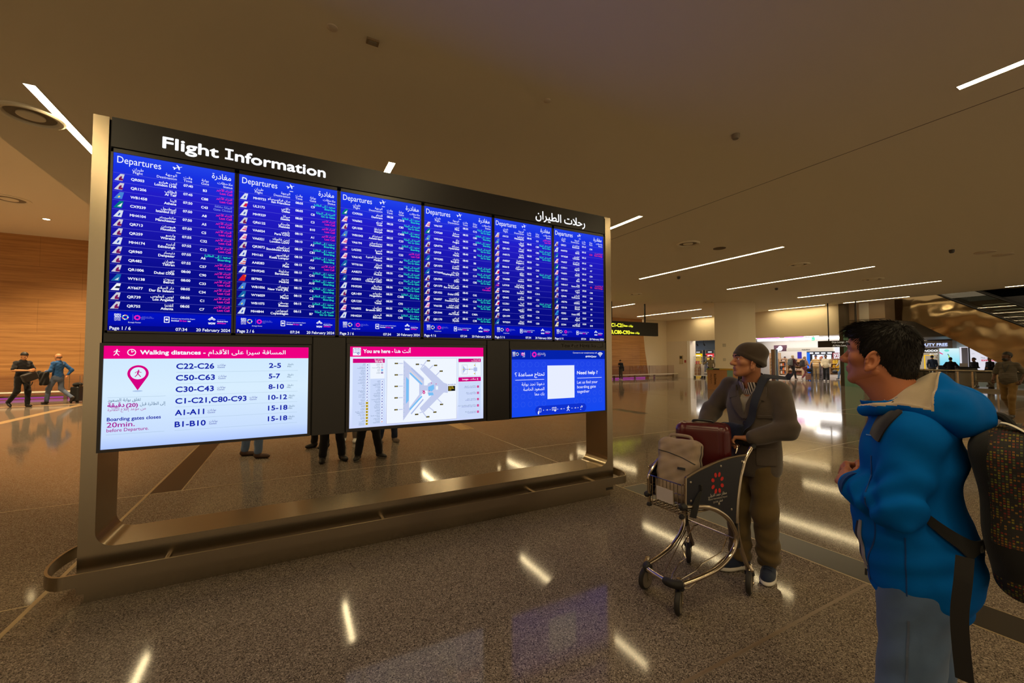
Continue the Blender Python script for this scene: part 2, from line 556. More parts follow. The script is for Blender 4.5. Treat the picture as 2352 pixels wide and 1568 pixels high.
# lies flat on the slanted face of the column
def on_column(name, label, z, s):
    c = Vector((20.62, 14.78, z)) + Vector((0.76, -0.75, 0)) * 0.36
    d = Vector((0.71, -0.70, 0)); n = Vector((-0.70, -0.71, 0))
    m = MB()
    for e, q, mm in ((0, s, mat('switch_grey', (196, 184, 160), 0.5)), (0.012, s * 0.7, mat('switch_light', (206, 196, 176), 0.5))):
        vs = []
        for k in (0, 1):
            for a, b2 in ((-1, -1), (1, -1), (1, 1), (-1, 1)):
                vs.append(c + d * a * q / 2 + Vector((0, 0, b2 * q * 0.55)) + n * (-0.01 if k == 0 else 0.02 + e))
        m.add(vs, [(4, 5, 6, 7), (0, 1, 5, 4), (1, 2, 6, 5), (2, 3, 7, 6), (3, 0, 4, 7)], mm)
    o = m.build(name, off=tuple(c)); o.location = c
    return tag(o, label, 'control box')
bpy.data.objects.remove(t)
on_column('wall_switch', 'small square control box, the upper one on the white column', 2.28, 0.16)
on_column('wall_switch', 'small square control box, the lower one on the white column', 1.5, 0.13)

# ------------------------------------------------------------------ ceiling fittings
M_LAMP = glow((255, 255, 255), 1.0).copy()
M_LAMP.name = 'light_strip'
_e = M_LAMP.node_tree.nodes['Emission']
_e.inputs[0].default_value = (*WARM, 1); _e.inputs[1].default_value = STRIP
M_RIM = mat('light_rim', (225, 215, 200), 0.4)
def light_strip(x, y0, y1, label, wd=0.095, z=HC):
    t = thing('ceiling_light', label, 'ceiling light', (x, (y0 + y1) / 2, z), group='recessed light strips in the hall ceiling')
    L = (y1 - y0) / 2
    d = MB(); d.box((-wd / 2, -L, -0.006), (wd / 2, L, 0), M_LAMP); d.build('diffuser', t)
    r = MB()
    for s in (-1, 1):
        r.box((s * wd / 2 - 0.004 + s * 0.004, -L - 0.008, -0.008), (s * wd / 2 + 0.004 + s * 0.004, L + 0.008, 0), M_RIM)
        r.box((-wd / 2, s * L - 0.004 + s * 0.004, -0.008), (wd / 2, s * L + 0.004 + s * 0.004, 0), M_RIM)
    r.build('trim_frame', t)
    return t
XS = {-2.55: 'far left over the walkway', 1.33: 'behind the middle of the display', 6.5: 'over the right edge of the display', 11.75: 'nearest long one right of the display', 17.0: 'second long one right of the display', 22.6: 'third long one, before the escalator'}
for x, s in XS.items():
    light_strip(x, 6.36, 11.6, 'ceiling strip ' + s)
    light_strip(x, -3.6, 1.63, 'overhead strip nearer this side, in line with that ' + s)
    if x > 0:
        light_strip(x, 17.2, 22.6, 'far ceiling strip in line with that ' + s)
for (a, c), s in zip(((1.2, 5.66), (8.8, 11.6), (12.5, 15.7), (19.8, 21.5)), ('at the right picture edge above the escalator', 'ending beside the dark bronze post', 'above the white wall right of the column', 'just left of the column')):
    light_strip(27.15, a, c, 'thin glowing strip along the ceiling edge, ' + s, 0.075)
for x in (-13.0,):
    for y in (4.0, 12.0):
        light_strip(x, y, y + 5, 'ceiling strip of the high left ceiling, outside the picture at y %g' % y, z=HL)

def ring_vent(x, y, r, label, z=HC):
    t = thing('ceiling_vent', label, 'air vent', (x, y, z), group='round air vents')
    a = MB(); a.lathe([(r, 0), (r, -0.02), (r * 0.92, -0.035), (r * 0.8, -0.03), (r * 0.74, -0.004), (r * 0.74, 0)], (0, 0, 0), M_CEIL, 32); a.build('rim', t, smooth=True)
    a = MB(); a.lathe([(r * 0.74, -0.003), (r * 0.73, -0.0045)], (0, 0, 0), mat('vent_shade', (136, 124, 106), 0.8), 28); a.build('throat', t)  # shade inside the vent painted as a darker disc
    a = MB(); a.lathe([(r * 0.42, -0.005), (r * 0.42, -0.02), (r * 0.3, -0.03)], (0, 0, 0), M_CEIL, 24); a.build('core', t, smooth=True)
    return t
ring_vent(9.19, 7.35, 0.29, 'round air vent above the first long light strip right of the display')
ring_vent(14.47, 7.37, 0.31, 'round air vent in the middle of the ceiling between two long strips')
ring_vent(19.8, 7.45, 0.33, 'round air vent close to the third long light strip')
ring_vent(14.4, 14.5, 0.3, 'round air vent just right of the display post, far off')
ring_vent(20.0, 14.75, 0.3, 'round air vent right beside the top of the white column')
ring_vent(-2.85, 7.18, 0.3, 'faint round air vent beside the far left light strip')
ring_vent(-7.86, 18.8, 0.48, 'round air vent in the higher ceiling at the left picture edge', HL)
def ceiling_disc(name, x, y, r, h, label, cat, m=M_CEIL, z=HC):
    a = MB(); a.lathe([(r, 0), (r, -h * 0.6), (r * 0.7, -h), (0.001, -h)], (0, 0, 0), m, 20)
    o = a.build(name, smooth=True); o.location = (x, y, z)
    return tag(o, label, cat)
M_GREYP = mat('grey_plastic', (150, 138, 120), 0.5)
ceiling_disc('ceiling_speaker', 10.37, 7.28, 0.16, 0.012, 'flat dark ceiling disc right of the first round vent', 'speaker', mat('mesh_grey', (120, 104, 84), 0.8))
ceiling_disc('smoke_detector', 0.29, 3.97, 0.045, 0.02, 'pale round ceiling disc near the top, left of the small box', 'smoke detector', mat('pale_disc', (220, 204, 180), 0.6))
ceiling_disc('smoke_detector', 2.59, 3.96, 0.04, 0.02, 'pale round disc on the ceiling above the middle of the display', 'smoke detector', mat('pale_disc'))
ceiling_disc('sprinkler', 5.23, 3.4, 0.05, 0.06, 'ribbed grey sensor on the ceiling above the two men', 'sensor', M_GREYP)
for x, y, lb in ((16.3, 4.35, 'small ceiling camera near the pair of oval discs at right'), (18.6, 10.4, 'small ceiling camera before the white column, right of its top'), (12.7, 10.6, 'small dark sensor under the first long strip')):
    ceiling_disc('dome_camera', x, y, 0.06, 0.09, lb, 'camera', mat('camera_dark', (70, 62, 54), 0.4))
for x, y, lb in ((17.5, 4.0, 'left one of two pale oval discs on the ceiling at right'), (18.4, 3.85, 'right one of two pale oval discs on the ceiling at right')):
    ceiling_disc('ceiling_speaker', x, y, 0.22, 0.03, lb, 'speaker', mat('pale_disc'))
a = MB(); a.box((-0.055, -0.035, -0.02), (0.055, 0.035, 0), mat('tan_box', (150, 128, 98), 0.6)); a.box((-0.035, -0.02, -0.026), (0.035, 0.02, -0.02), M_GREYP)
o = a.build('detector_box'); o.location = (0.64, 3.97, HC); tag(o, 'small rectangular box on the ceiling near the top', 'detector')
# downlights in the high left ceiling; those behind the display added for wall light
_dl = [(-7.8, 20.9, HL, 'small bright round downlight in the high left ceiling above the stone wall'), (-7.8, 16.8, HL, 'bright downlight of the high left ceiling, hidden above the picture edge'), (-7.8, 12.5, HL, 'bright downlight of the high left ceiling, nearer and outside the picture'), (-13.0, 20.9, HL, 'downlight of the high left ceiling outside the left picture edge'), (-1.5, 21.2, HC, 'downlight before the stone wall, hidden behind the left of the display'), (4.5, 21.2, HC, 'downlight before the stone wall, hidden behind the middle of the display'), (10.5, 21.2, HC, 'downlight before the stone wall, hidden behind the right of the display'), (15.5, 21.2, HC, 'downlight before the stone wall, hidden behind the right post')]
for x, y, zz, lb in _dl:
    t = thing('downlight', lb, 'downlight', (x, y, zz), group='round downlights by the stone wall')
    a = MB(); a.lathe([(0.13, 0), (0.13, -0.012), (0.11, -0.02), (0.1, -0.012)], (0, 0, 0), M_RIM, 24); a.build('rim', t, smooth=True)
    a = MB(); a.lathe([(0.1, -0.008), (0.09, -0.012)], (0, 0, 0), M_LAMP, 20); a.build('bulb', t)
    ld = bpy.data.lights.new('downlight_beam', 'SPOT'); ld.energy = 2300 if zz == HL else 800; ld.color = (1.0, 0.74, 0.42); ld.spot_size = math.radians(125); ld.spot_blend = 0.8; ld.shadow_soft_size = 0.1
    lo = bpy.data.objects.new('downlight_beam', ld); COL.objects.link(lo); lo.parent = t; lo.location = (0, 0, -0.03)

# hidden lines of light along the ceiling of the shops (coves)
M_COVE = glow((255, 236, 200), 9.0)
M_SHOPL = glow((255, 250, 244), 13.0)
def cove(name, lo, hi, m, lb):
    a = MB(); c = [(lo[i] + hi[i]) / 2 for i in range(3)]
    a.box([lo[i] - c[i] for i in range(3)], [hi[i] - c[i] for i in range(3)], m)
    o = a.build(name); o.location = c
    return tag(o, lb, 'light', 'cove lights above the shop fronts')
cove('cove_light', (28.2, 12.2, 3.12), (28.45, 21.9, 3.18), M_COVE, 'warm glowing light line just behind the white wall above the shops')
cove('cove_light', (31.4, 12.2, 3.15), (31.55, 22, 3.19), M_COVE, 'second warm light line further inside the shop ceiling')
cove('cove_light', (37.6, 13.2, 3.05), (37.9, 22.8, 3.19), M_SHOPL, 'white glowing cove in front of the far shop boards')
cove('cove_light', (36.4, 5.0, 2.95), (36.6, 11.8, 3.19), M_COVE, 'warm golden cove above the grey duty free fascia')
for k, (x, y) in enumerate(((30, 14), (30, 18.5), (34, 13.5), (34, 17), (34, 20.5), (33, 25), (33.5, 28.5), (35.5, 9.5))):  # glowing panels added under the ceiling to brighten the shops
    a = MB(); a.box((-0.6, -0.6, -0.015), (0.6, 0.6, 0), M_SHOPL)
    o = a.build('shop_fill_light'); o.location = (x, y, 3.2)
    tag(o, 'square white ceiling light of the shop area, ' + ('first', 'second', 'third', 'fourth', 'fifth', 'sixth', 'seventh', 'eighth')[k] + ' counted from the front', 'ceiling light', 'square lights of the shop ceiling')
# pink glowing loops on the ceiling of the shop
M_PINK = glow((255, 130, 240), 2.4)
for k, (y, L, x) in enumerate(((19.2, 1.6, 33.0), (20.8, 1.1, 32.2), (17.6, 1.2, 33.6))):
    a = MB(); a.tube([(0.25 * math.cos(u), L / 2 * math.sin(u), 0) for u in [2 * PI * i / 28 for i in range(28)]], 0.07, M_PINK, 8, closed=True)
    o = a.build('pink_light_ring', smooth=True); o.location = (x, y, 3.14)
    tag(o, 'glowing pink oval light loop under the shop ceiling, ' + ('middle one', 'left one', 'right one')[k], 'light', 'pink light loops')
# pink line of light at the foot of the stone wall
a = MB(); a.box((-20, -0.02, 0), (20, 0.02, 0.1), glow((200, 84, 180), 0.6)); o = a.build('floor_light_line'); o.location = (5.0, 23.9, 0.02)
tag(o, 'long pink light line along the foot of the stone wall', 'light')
# glass guard with bench rail in front of the stone wall
t = thing('glass_guard', 'low glass guard along the stone wall with thin posts', 'guard', (8, 23.65, 0))
g = MB()
gm = glass_mat('guard_glass', (244, 240, 244), 0.06)
for i in range(19):
    x = -18 + i * 2.05
    g.box((x, -0.006, 0.16), (x + 2.0, 0.006, 0.98), gm)
g.build('glass_panel', t)
g = MB()
for i in range(20):
    g.box((-18.03 + i * 2.05, -0.012, 0.1), (-18.01 + i * 2.05, 0.012, 0.98), M_STEEL)
g.box((-18.05, -0.02, 0.1), (20.9, 0.02, 0.16), M_STEEL)
g.build('post_frame', t)
t = thing('rail_bench', 'long low white bench rail on steel legs before the stone wall', 'bench', (8, 23.3, 0))
g = MB(); g.rbox((-18.2, -0.07, 0.27), (19.6, 0.07, 0.34), 0.025, mat('bench_white', (226, 216, 200), 0.3), axis=0); g.build('rail', t, smooth=True)
for i in range(19):
    g = MB(); x = -18 + i * 2.06; g.box((x - 0.05, -0.05, 0), (x + 0.05, 0.05, 0.28), M_STEEL); g.build('leg', t)
# ------------------------------------------------------------------ the flight information display
YF = 3.87
KO = (1.104, 4.07, 0.0)
K = thing('flight_information_display', 'large steel framed flight information display with nine lit screens', 'display', KO)
# steel frame: two posts and a sill in one piece
x0, x1, zb, zt, wi = -1.235, 3.443, 0.065, 3.352, 0.085
m = MB()
out = [(x0, zt), (x0, zb), (x1, zb), (x1, zt), (x1 - wi, zt)]
R = 0.11
inn = [(x1 - wi - R + R * math.cos(t), 0.357 + R + R * math.sin(t)) for t in [-PI / 2 * i / 8 for i in range(9)]] + [(x0 + wi + R + R * math.cos(t), 0.357 + R + R * math.sin(t)) for t in [-PI / 2 - PI / 2 * i / 8 for i in range(9)]]
poly = out + inn + [(x0 + wi, zt)]
Y1 = 4.272
V, T = fill([poly])
n = len(poly)
m.add([(v[0], YF, v[1]) for v in V], [t[::1] for t in T], M_STEEL)
m.add([(v[0], Y1, v[1]) for v in V], [t[::-1] for t in T], M_STEEL)
m.add([(p[0], YF, p[1]) for p in poly] + [(p[0], Y1, p[1]) for p in poly], [(i, n + i, n + (i + 1) % n, (i + 1) % n) for i in range(n)], M_STEEL)
fr_ = m.build('frame', K, KO, smooth=True, angle=30)
bv = fr_.modifiers.new('soft_edges', 'BEVEL'); bv.width = 0.004; bv.segments = 2; bv.limit_method = 'ANGLE'; bv.angle_limit = math.radians(60)
m = MB(); m.box((-1.2, 3.885, 0), (3.405, 4.255, 0.07), M_STEEL); m.build('plinth', K, KO)
m = MB(); m.box((3.33, 3.868, 0.072), (3.43, 3.8715, 0.1), mat('plate_dark', (60, 54, 46), 0.4, 0.5)); m.build('maker_plate', K, KO)
# guard rail
def rail_loop():
    pts = [(-1.235 + (3.443 + 1.235) * i / 12, 3.72) for i in range(13)]
    for i in range(1, 24):
        t = -PI / 2 + PI * i / 24
        c, s = math.cos(t), math.sin(t)
        pts.append((3.443 + 0.18 * abs(c) ** 0.95, 4.05 + 0.335 * math.copysign(abs(s) ** 0.95, s)))
    pts += [(3.443 - (3.443 + 1.235) * i / 12, 4.385) for i in range(13)]
    for i in range(1, 24):
        t = PI / 2 + PI * i / 24
        c, s = math.cos(t), math.sin(t)
        pts.append((-1.235 - 0.17 * abs(c) ** 0.95, 4.05 + 0.335 * math.copysign(abs(s) ** 0.95, s)))
    return pts
rp = rail_loop(); N = len(rp); m = MB(); vs = []
for i, (x, y) in enumerate(rp):
    a = Vector((rp[i - 1][0], rp[i - 1][1], 0)); b = Vector((rp[(i + 1) % N][0], rp[(i + 1) % N][1], 0))
    d = (b - a).normalized(); nn = Vector((d.y, -d.x, 0)) * 0.008
    for sgn, z in ((1, 0.178), (1, 0.262), (-1, 0.262), (-1, 0.178)):
        vs.append((x + nn.x * sgn, y + nn.y * sgn, z))
m.add(vs, [(4 * i + k, 4 * ((i + 1) % N) + k, 4 * ((i + 1) % N) + (k + 1) % 4, 4 * i + (k + 1) % 4) for i in range(N) for k in range(4)], M_STEEL)
m.build('guard_rail', K, KO, smooth=True, angle=40)
for x in (-0.75, 0.75, 2.3, 3.1):
    m = MB(); m.cyl((x, 3.728, 0.22), (x, 3.872, 0.22), 0.02, M_CHROME, 12); m.build('rail_bracket', K, KO, smooth=True)
# body and black panels
M_PANEL = mat('panel_black', (24, 20, 17), 0.38, bump=0.02, bscale=60)
M_BEZEL = mat('screen_bezel', (30, 24, 26), 0.3)
m = MB(); m.box((-1.148, 3.885, 1.0), (3.356, 4.22, 3.34), mat('cabinet_dark', (14, 13, 13), 0.6)); m.build('cabinet', K, KO)
m = MB(); m.box((-1.136, 3.866, 3.143), (3.342, 3.89, 3.355), M_PANEL)
hp = m.build('header_panel', K, KO, label='black header panel reading Flight Information')
W = glow((250, 252, 255), 1.15)
m = MB()
yl = 3.863
write(m, 'Flight', -0.851, 3.2, 0.118, W, yl, w=0.337, bold=0.0036)
# a serifed capital I, then the rest of the word
xi = -0.472
rect(m, xi + 0.019, 3.2, xi + 0.036, 3.286, W, yl); rect(m, xi, 3.2, xi + 0.055, 3.214, W, yl); rect(m, xi, 3.272, xi + 0.055, 3.286, W, yl)
write(m, 'nformation', xi + 0.068, 3.2, 0.118, W, yl, w=0.648, bold=0.0036)
m.build('header_lettering', hp, KO)
m = MB(); write(m, 'رحلات الطيران', 3.046, 3.182, 0.125, W, yl, 'R', w=0.68, bold=0.002)
m.build('arabic_lettering', hp, KO)
# blanking panels of the lower row
def panel(x0, z0, x1, z1, nm='blank_panel'):
    m = MB(); m.box((x0, 3.866, z0), (x1, 3.888, z1), M_PANEL); return m.build(nm, K, KO)
panel(-1.14, 1.762, 0.162, 1.822); panel(0.172, 1.0, 0.424, 1.822); panel(0.434, 1.775, 1.772, 1.822); panel(1.782, 1.0, 2.032, 1.822)
yp = panel(2.042, 1.738, 3.342, 1.822)
m = MB(); WA = mat('sign_letter', (214, 196, 168), 0.5)
write(m, 'You Are Here', 3.098, 1.762, 0.06, WA, 3.8652, 'R', w=0.398, bold=0.001)
write(m, 'أنت هنا', 3.306, 1.764, 0.055, WA, 3.8652, 'R', w=0.173, bold=0.001)
m.build('sign_lettering', yp, KO)

def screen_mat(name, stops, k=1.0, y0=0, y1=1, edge=None):
    """what the panel shows: a vertical blend of colours"""
    mm = bpy.data.materials.new(name); mm.use_nodes = True
    nt = mm.node_tree; nt.nodes.clear(); L = nt.links.new
    o = nt.nodes.new('ShaderNodeOutputMaterial'); e = nt.nodes.new('ShaderNodeEmission')
    tc = nt.nodes.new('ShaderNodeTexCoord'); sp = nt.nodes.new('ShaderNodeSeparateXYZ'); mr = nt.nodes.new('ShaderNodeMapRange')
    r = nt.nodes.new('ShaderNodeValToRGB'); el = r.color_ramp.elements
    while len(el) < len(stops): el.new(0.5)
    for i, (p, c) in enumerate(stops): el[i].position = p; el[i].color = (*lin(c), 1)
    mr.inputs[1].default_value = y0; mr.inputs[2].default_value = y1
    L(tc.outputs['Object'], sp.inputs[0]); L(sp.outputs[2], mr.inputs[0]); L(mr.outputs[0], r.inputs[0]); L(r.outputs[0], e.inputs[0])
    e.inputs[1].default_value = k
    L(e.outputs[0], o.inputs[0])
    return mm
M_DEP = screen_mat('departures_blue', [(0, (4, 10, 150)), (0.03, (4, 12, 165)), (0.1, (2, 18, 196)), (0.115, (5, 10, 130)), (0.35, (10, 12, 140)), (0.62, (26, 22, 176)), (0.8, (34, 28, 200)), (0.93, (24, 50, 226)), (1, (34, 66, 232))], 1.0, 1.842, 3.105)
LW = glow((240, 244, 255), 1.05); LL = glow((110, 110, 225), 0.9); MG = glow((240, 36, 176), 1.0); GR = glow((44, 222, 196), 1.0); GC = glow((130, 140, 235), 0.9); RD = glow((235, 50, 90), 1.0)
BARB = glow((4, 8, 128), 1.0)
PLANE = [(0, 0), (0.012, 0.004), (0.022, 0.012), (0.034, 0.013), (0.052, 0.034), (0.058, 0.034), (0.05, 0.016), (0.062, 0.02), (0.07, 0.028), (0.075, 0.026), (0.072, 0.014), (0.066, 0.008), (0.05, 0.004), (0.046, -0.014), (0.04, -0.016), (0.034, 0.0), (0.018, -0.004), (0.004, -0.004)]
def plane_icon(m, x, z, k, c, y, rot=0.0):
    ca, sa = math.cos(rot), math.sin(rot)
    pts = [(0.0, 0.0), (0.10, 0.03), (0.30, 0.03), (0.42, 0.36), (0.52, 0.36), (0.48, 0.05), (0.75, 0.07), (0.9, 0.22), (1.0, 0.22), (0.94, 0.03), (1.0, -0.14), (0.9, -0.14), (0.75, -0.02), (0.48, 0.0), (0.52, -0.30), (0.42, -0.30), (0.30, -0.02), (0.1, -0.03)]
    pts = [(1 - a, b) for a, b in pts]
    flat(m, [[(x + (a * ca - b * sa) * k, z + (a * sa + b * ca) * k) for a, b in pts]], c, y)
T_WHITE = glow((225, 228, 240)); T_GREY = glow((190, 192, 205))
TAIL = {'QR': ((206, 204, 218), [('e', 0.55, 0.42, 0.2, 0.28, (120, 24, 92)), ('s', 0.45, 0.05, 0.85, 0.35, (120, 24, 92))]), 'WB': ((70, 130, 215), [('e', 0.5, 0.3, 0.14, 0.14, (235, 225, 90))]), 'CX': ((0, 120, 130), [('t', 0.35, 0.2, 0.85, 0.8, (240, 245, 250))]), 'MH': ((214, 222, 240), [('e', 0.55, 0.4, 0.14, 0.22, (30, 70, 180))]), 'AY': ((238, 240, 248), [('s', 0.3, 0.3, 0.8, 0.6, (20, 26, 60))]), 'WY': ((24, 104, 170), [('t', 0.35, 0.15, 0.8, 0.55, (210, 225, 235))]), 'UL': ((232, 230, 240), [('s', 0.4, 0.15, 0.8, 0.7, (210, 30, 80))]), 'VA': ((236, 214, 232), [('s', 0.25, 0.25, 0.9, 0.45, (214, 60, 130)), ('s', 0.4, 0.55, 0.9, 0.7, (214, 60, 130))]), 'AA': ((220, 225, 240), [('s', 0.1, 0.1, 0.9, 0.25, (215, 50, 60)), ('s', 0.3, 0.4, 0.95, 0.55, (215, 50, 60)), ('s', 0.5, 0.7, 0.95, 0.85, (40, 80, 180))]), 'IB': ((214, 30, 40), [('s', 0.6, 0.75, 1, 0.9, (245, 190, 40))]), 'LA': ((90, 40, 170), [('s', 0.2, 0.2, 0.9, 0.4, (235, 60, 150)), ('s', 0.4, 0.6, 0.95, 0.8, (230, 220, 245))]), 'AS': ((20, 80, 150), [('e', 0.55, 0.35, 0.2, 0.22, (220, 235, 240))]), 'B6': ((60, 120, 220), [('s', 0.3, 0.2, 0.9, 0.35, (200, 220, 250)), ('s', 0.4, 0.55, 0.9, 0.7, (200, 220, 250))]), 'BA': ((225, 225, 238), [('s', 0.2, 0.2, 0.9, 0.4, (200, 40, 60)), ('s', 0.4, 0.6, 0.95, 0.75, (40, 60, 150))]), 'OD': ((235, 225, 235), [('e', 0.55, 0.4, 0.2, 0.25, (215, 40, 80))]), 'FZ': ((60, 150, 220), [('s', 0.3, 0.2, 0.8, 0.5, (30, 90, 170))]), 'EY': ((225, 218, 200), [('s', 0.45, 0.3, 0.9, 0.7, (190, 150, 60))])}
def tail(m, x, z, code, y):
    base, marks = TAIL.get(code, TAIL['QR'])
    def P(u, v): return (x + 0.012 + (-0.012 + u * 0.044) * (1 - v) + (0.02 + u * 0.022) * v, z + v * 0.05)
    m.add([(*P(0, 0)[:1], y, P(0, 0)[1]), (P(1, 0)[0], y, P(1, 0)[1]), (P(1, 1)[0], y, P(1, 1)[1]), (P(0, 1)[0], y, P(0, 1)[1])], [(0, 1, 2, 3)], glow(base))
    y2 = y - 0.0004
    for k in marks:
        c = glow(k[5])
        if k[0] == 'e': flat(m, [[P(k[1] + k[3] * math.cos(t), k[2] + k[4] * math.sin(t)) for t in [2 * PI * i / 12 for i in range(12)]]], c, y2)
        elif k[0] == 't': flat(m, [[P(k[1], k[2]), P(k[3], k[2]), P(k[3], k[4])]], c, y2)
        else: flat(m, [[P(k[1], k[2]), P(1, k[2]), P(1, k[4]), P(k[1] + 0.1, k[4])]], c, y2)
FL = '''QR003;لندن هيثرو;London LHR;07:40;B3;L
QR1206;الطائف;Al Taif;07:45;C88;L
WB1458;اثينا;Athens;07:50;C43;X
CX9239;اسطنبول;Istanbul IST;07:50;A8;L
MH4104;مانشيستر;Manchester;07:50;A5;L
QR713;هيوستن;Houston;07:50;C5;L
QR259;وارسو;Warsaw;07:55;C32;L
MH4174;أدنبره;Edinburgh;07:55;C12;L
QR960;دنبسار;Denpasar;07:55;A6;B
QR482;طهران;Tehran;07:55;C57;L
QR1006;دبي;Dubai DXB;08:00;C90;L
WY6138;بيروت;Beirut;08:00;C33;L
AY6677;دار السلام;Dar Es Salaam;08:05;C34;L
QR739;لوس انجلوس;Los Angeles;08:05;C1;L
QR755;أتلانتا;Atlanta;08:05;C7;L
MH9733;سان فرانسيسكو;San Francisco;08:05;C9;B
UL3172;دالاس;Dallas;08:05;C8;G
MH9329;سياتل;Seattle;08:05;C3;L
QR6122;هلسنكي;Helsinki;08:05;B10;L
VA6024;باريس;Paris CDG;08:10;A1;L
VA6221;لندن غاتويك;London LGW;08:10;A3;B
QR3072;استكهولم;Stockholm ARN;08:10;C81;B
MH165;كوالالمبور;Kuala Lumpur;08:10;A9;B
AA8283;مالي;Male;08:15;C54;L
MH9245;برشلونة;Barcelona;08:15;C41;B
IB7902;مدريد;Madrid;08:15;A10;B
WB1056;نيويورك;New York JFK;08:15;C6;B
WY6059;ميامي;Miami;08:15;C2;B
WB1075;بوسطن;Boston;08:15;C18;B
MH4844;كوبنهاجن;Copenhagen;08:15;B7;G
CX9326;الدمام;Dammam;08:20;C31B;B
VA6062;أوسلو;Oslo;08:20;C83;G
QR1038;الشارقة;Sharjah;08:20;C40B;B
WB1043;امستردام;Amsterdam;08:25;C23;G
VA6194;دوسلدورف;Dusseldorf;08:25;C62;B
LA5302;البصرة;Basra;08:25;C55;L
VA6142;المدينة المنورة;Medina;08:25;A4;G
WY6166;الجزائر;Algiers;08:25;C39;G
AA8273;بوكيت;Phuket;08:30;C24;G
AS5833;شيكاغو أوهير;Chicago ORD;08:30;C11;G
MH9295;مونتريال;Montreal;08:30;C14;G
QR1459;مقديشو;Mogadishu;08:30;C30B;B
QR1220;تبوك;Tabuk;08:30;C93;
VA6002;بروكسل;Brussels BRU;08:35;C58;G
MH4224;البحرين;Bahrain;08:35;C92;B
VA6197;نيس;Nice;08:35;C15;G
CX9260;مسقط;Muscat;08:35;C80;B
WB1045;براغ;Prague;08:35;C53;B
QR4776;حيدرآباد;Hyderabad;08:35;B2;G
QR928;مانيلا;Manila;08:40;B5;G
WY6382;بانكوك;Bangkok;08:40;B8;
QR1070;الكويت;Kuwait;08:40;C59;G
WY6045;واشنطن;Washington, DC;08:40;C19;G
QR4780;دلهي;Delhi;08:40;C85;G
QR1270;راس الخيمة;Ras Al Khaimah;08:45;;N
QR1022;دبي;Dubai DXB;08:45;C42;
VA6027;فرانكفورت;Frankfurt FRA;08:45;C25;G
VA6108;لندن هيثرو;London LHR;08:45;B1;G
QR1044;ابو ظبي;Abu Dhabi;08:45;C40A;
QR1170;الرياض;Riyadh;08:45;C38;G
AA121;فيلادلفيا;Philadelphia;08:45;C4;L
WB303;كيغالي;Kigali;08:45;C89;G
QR1451;لوساكا;Lusaka;08:50;C82;G
AA8172;جاكرتا;Jakarta;08:50;C88;G
AA8257;سنغافورة;Singapore;08:50;C61;
B66618;كيب تاون;Capetown;08:50;C43;
UL3487;ميلانو;Milan;08:55;B4;G
VA6088;جنيف;Geneva;08:55;C57;
LA7418;هونغ كونغ;Hong Kong;08:55;C84;
BA2362;زنجبار;Zanzibar;08:55;C31A;
QR402;عمان;Amman;09:00;C51;
UL3561;فيينا;Vienna;09:00;C32;G
AY6675;تبليسي;Tbilisi;09:05;C36;
QR1399;تونس;Tunis;09:05;C36;
WY6241;ميونخ;Munich;09:05;C83;
QR221;بوخارست;Bucharest;09:10;C90;
MH9755;برلين;Berlin;09:10;C26;C
WY6268;كولومبو;Colombo;09:10;;
VA6037;بودابست;Budapest;09:10;C81;
CX9211;زغرب;Zagreb;09:10;A7;
VA6091;زيورخ;Zurich;09:10;C34;
WB1511;باكو;Baku;09:15;C30A;
WB1017;روما;Rome FCO;09:15;B6;C
QR1405;لاغوس;Lagos;09:20;C58;
QR646;كاتماندو;Kathmandu;09:25;C83;
AS5796;عنتيبي;Entebbe;09:45;A11;
OD136;الشارقة;Sharjah;10:00;A6;
FZ002;دبي;Dubai DXB;10:05;E9;
AH4079;الجزائر;Algiers;10:30;A8;
EY394;ابو ظبي;Abu Dhabi;10:30;B10;'''.split('\n')
STAT = {'L': ('النداء الأخير', 'Last Call', MG), 'B': ('صعود | إلى الطائرة', 'Boarding', GR), 'G': ('التوجه إلى البوابة', 'Go to Gate', GR), 'X': ('البوابة مغلقة', 'Gate Closed', GC), 'N': ('ألغيت', 'Cancelled', MG), 'C': ('البوابة تغيرت', 'Gate Change', RD)}
def ring_logo(m, x, z, r, c, y, n=12, rr=0.2, cs=None):
    for i in range(n):
        t = 2 * PI * i / n
        flat(m, [disc(x + r * math.cos(t), z + r * math.sin(t), r * rr * 1.4, 8)], cs[i % len(cs)] if cs else c, y)
def partner_logos(m, x, z, y):
    write(m, 'EXPO', x, z + 0.02, 0.017, LW, y, w=0.034, bold=0.0006)
    write(m, '2023', x, z + 0.006, 0.017, LW, y, w=0.034, bold=0.0006)
    write(m, 'DOHA', x, z - 0.006, 0.013, LW, y, w=0.034); write(m, 'QATAR', x, z - 0.017, 0.013, LW, y, w=0.034)
    ring_logo(m, x + 0.058, z + 0.008, 0.0145, LW, y, 11, 0.22, [LW, glow((60, 220, 200)), glow((240, 120, 140)), glow((230, 210, 120))])
    rect(m, x + 0.098, z - 0.014, x + 0.1, z + 0.03, LL, y)
    ring_logo(m, x + 0.123, z + 0.008, 0.0135, glow((240, 30, 190)), y, 9, 0.3)
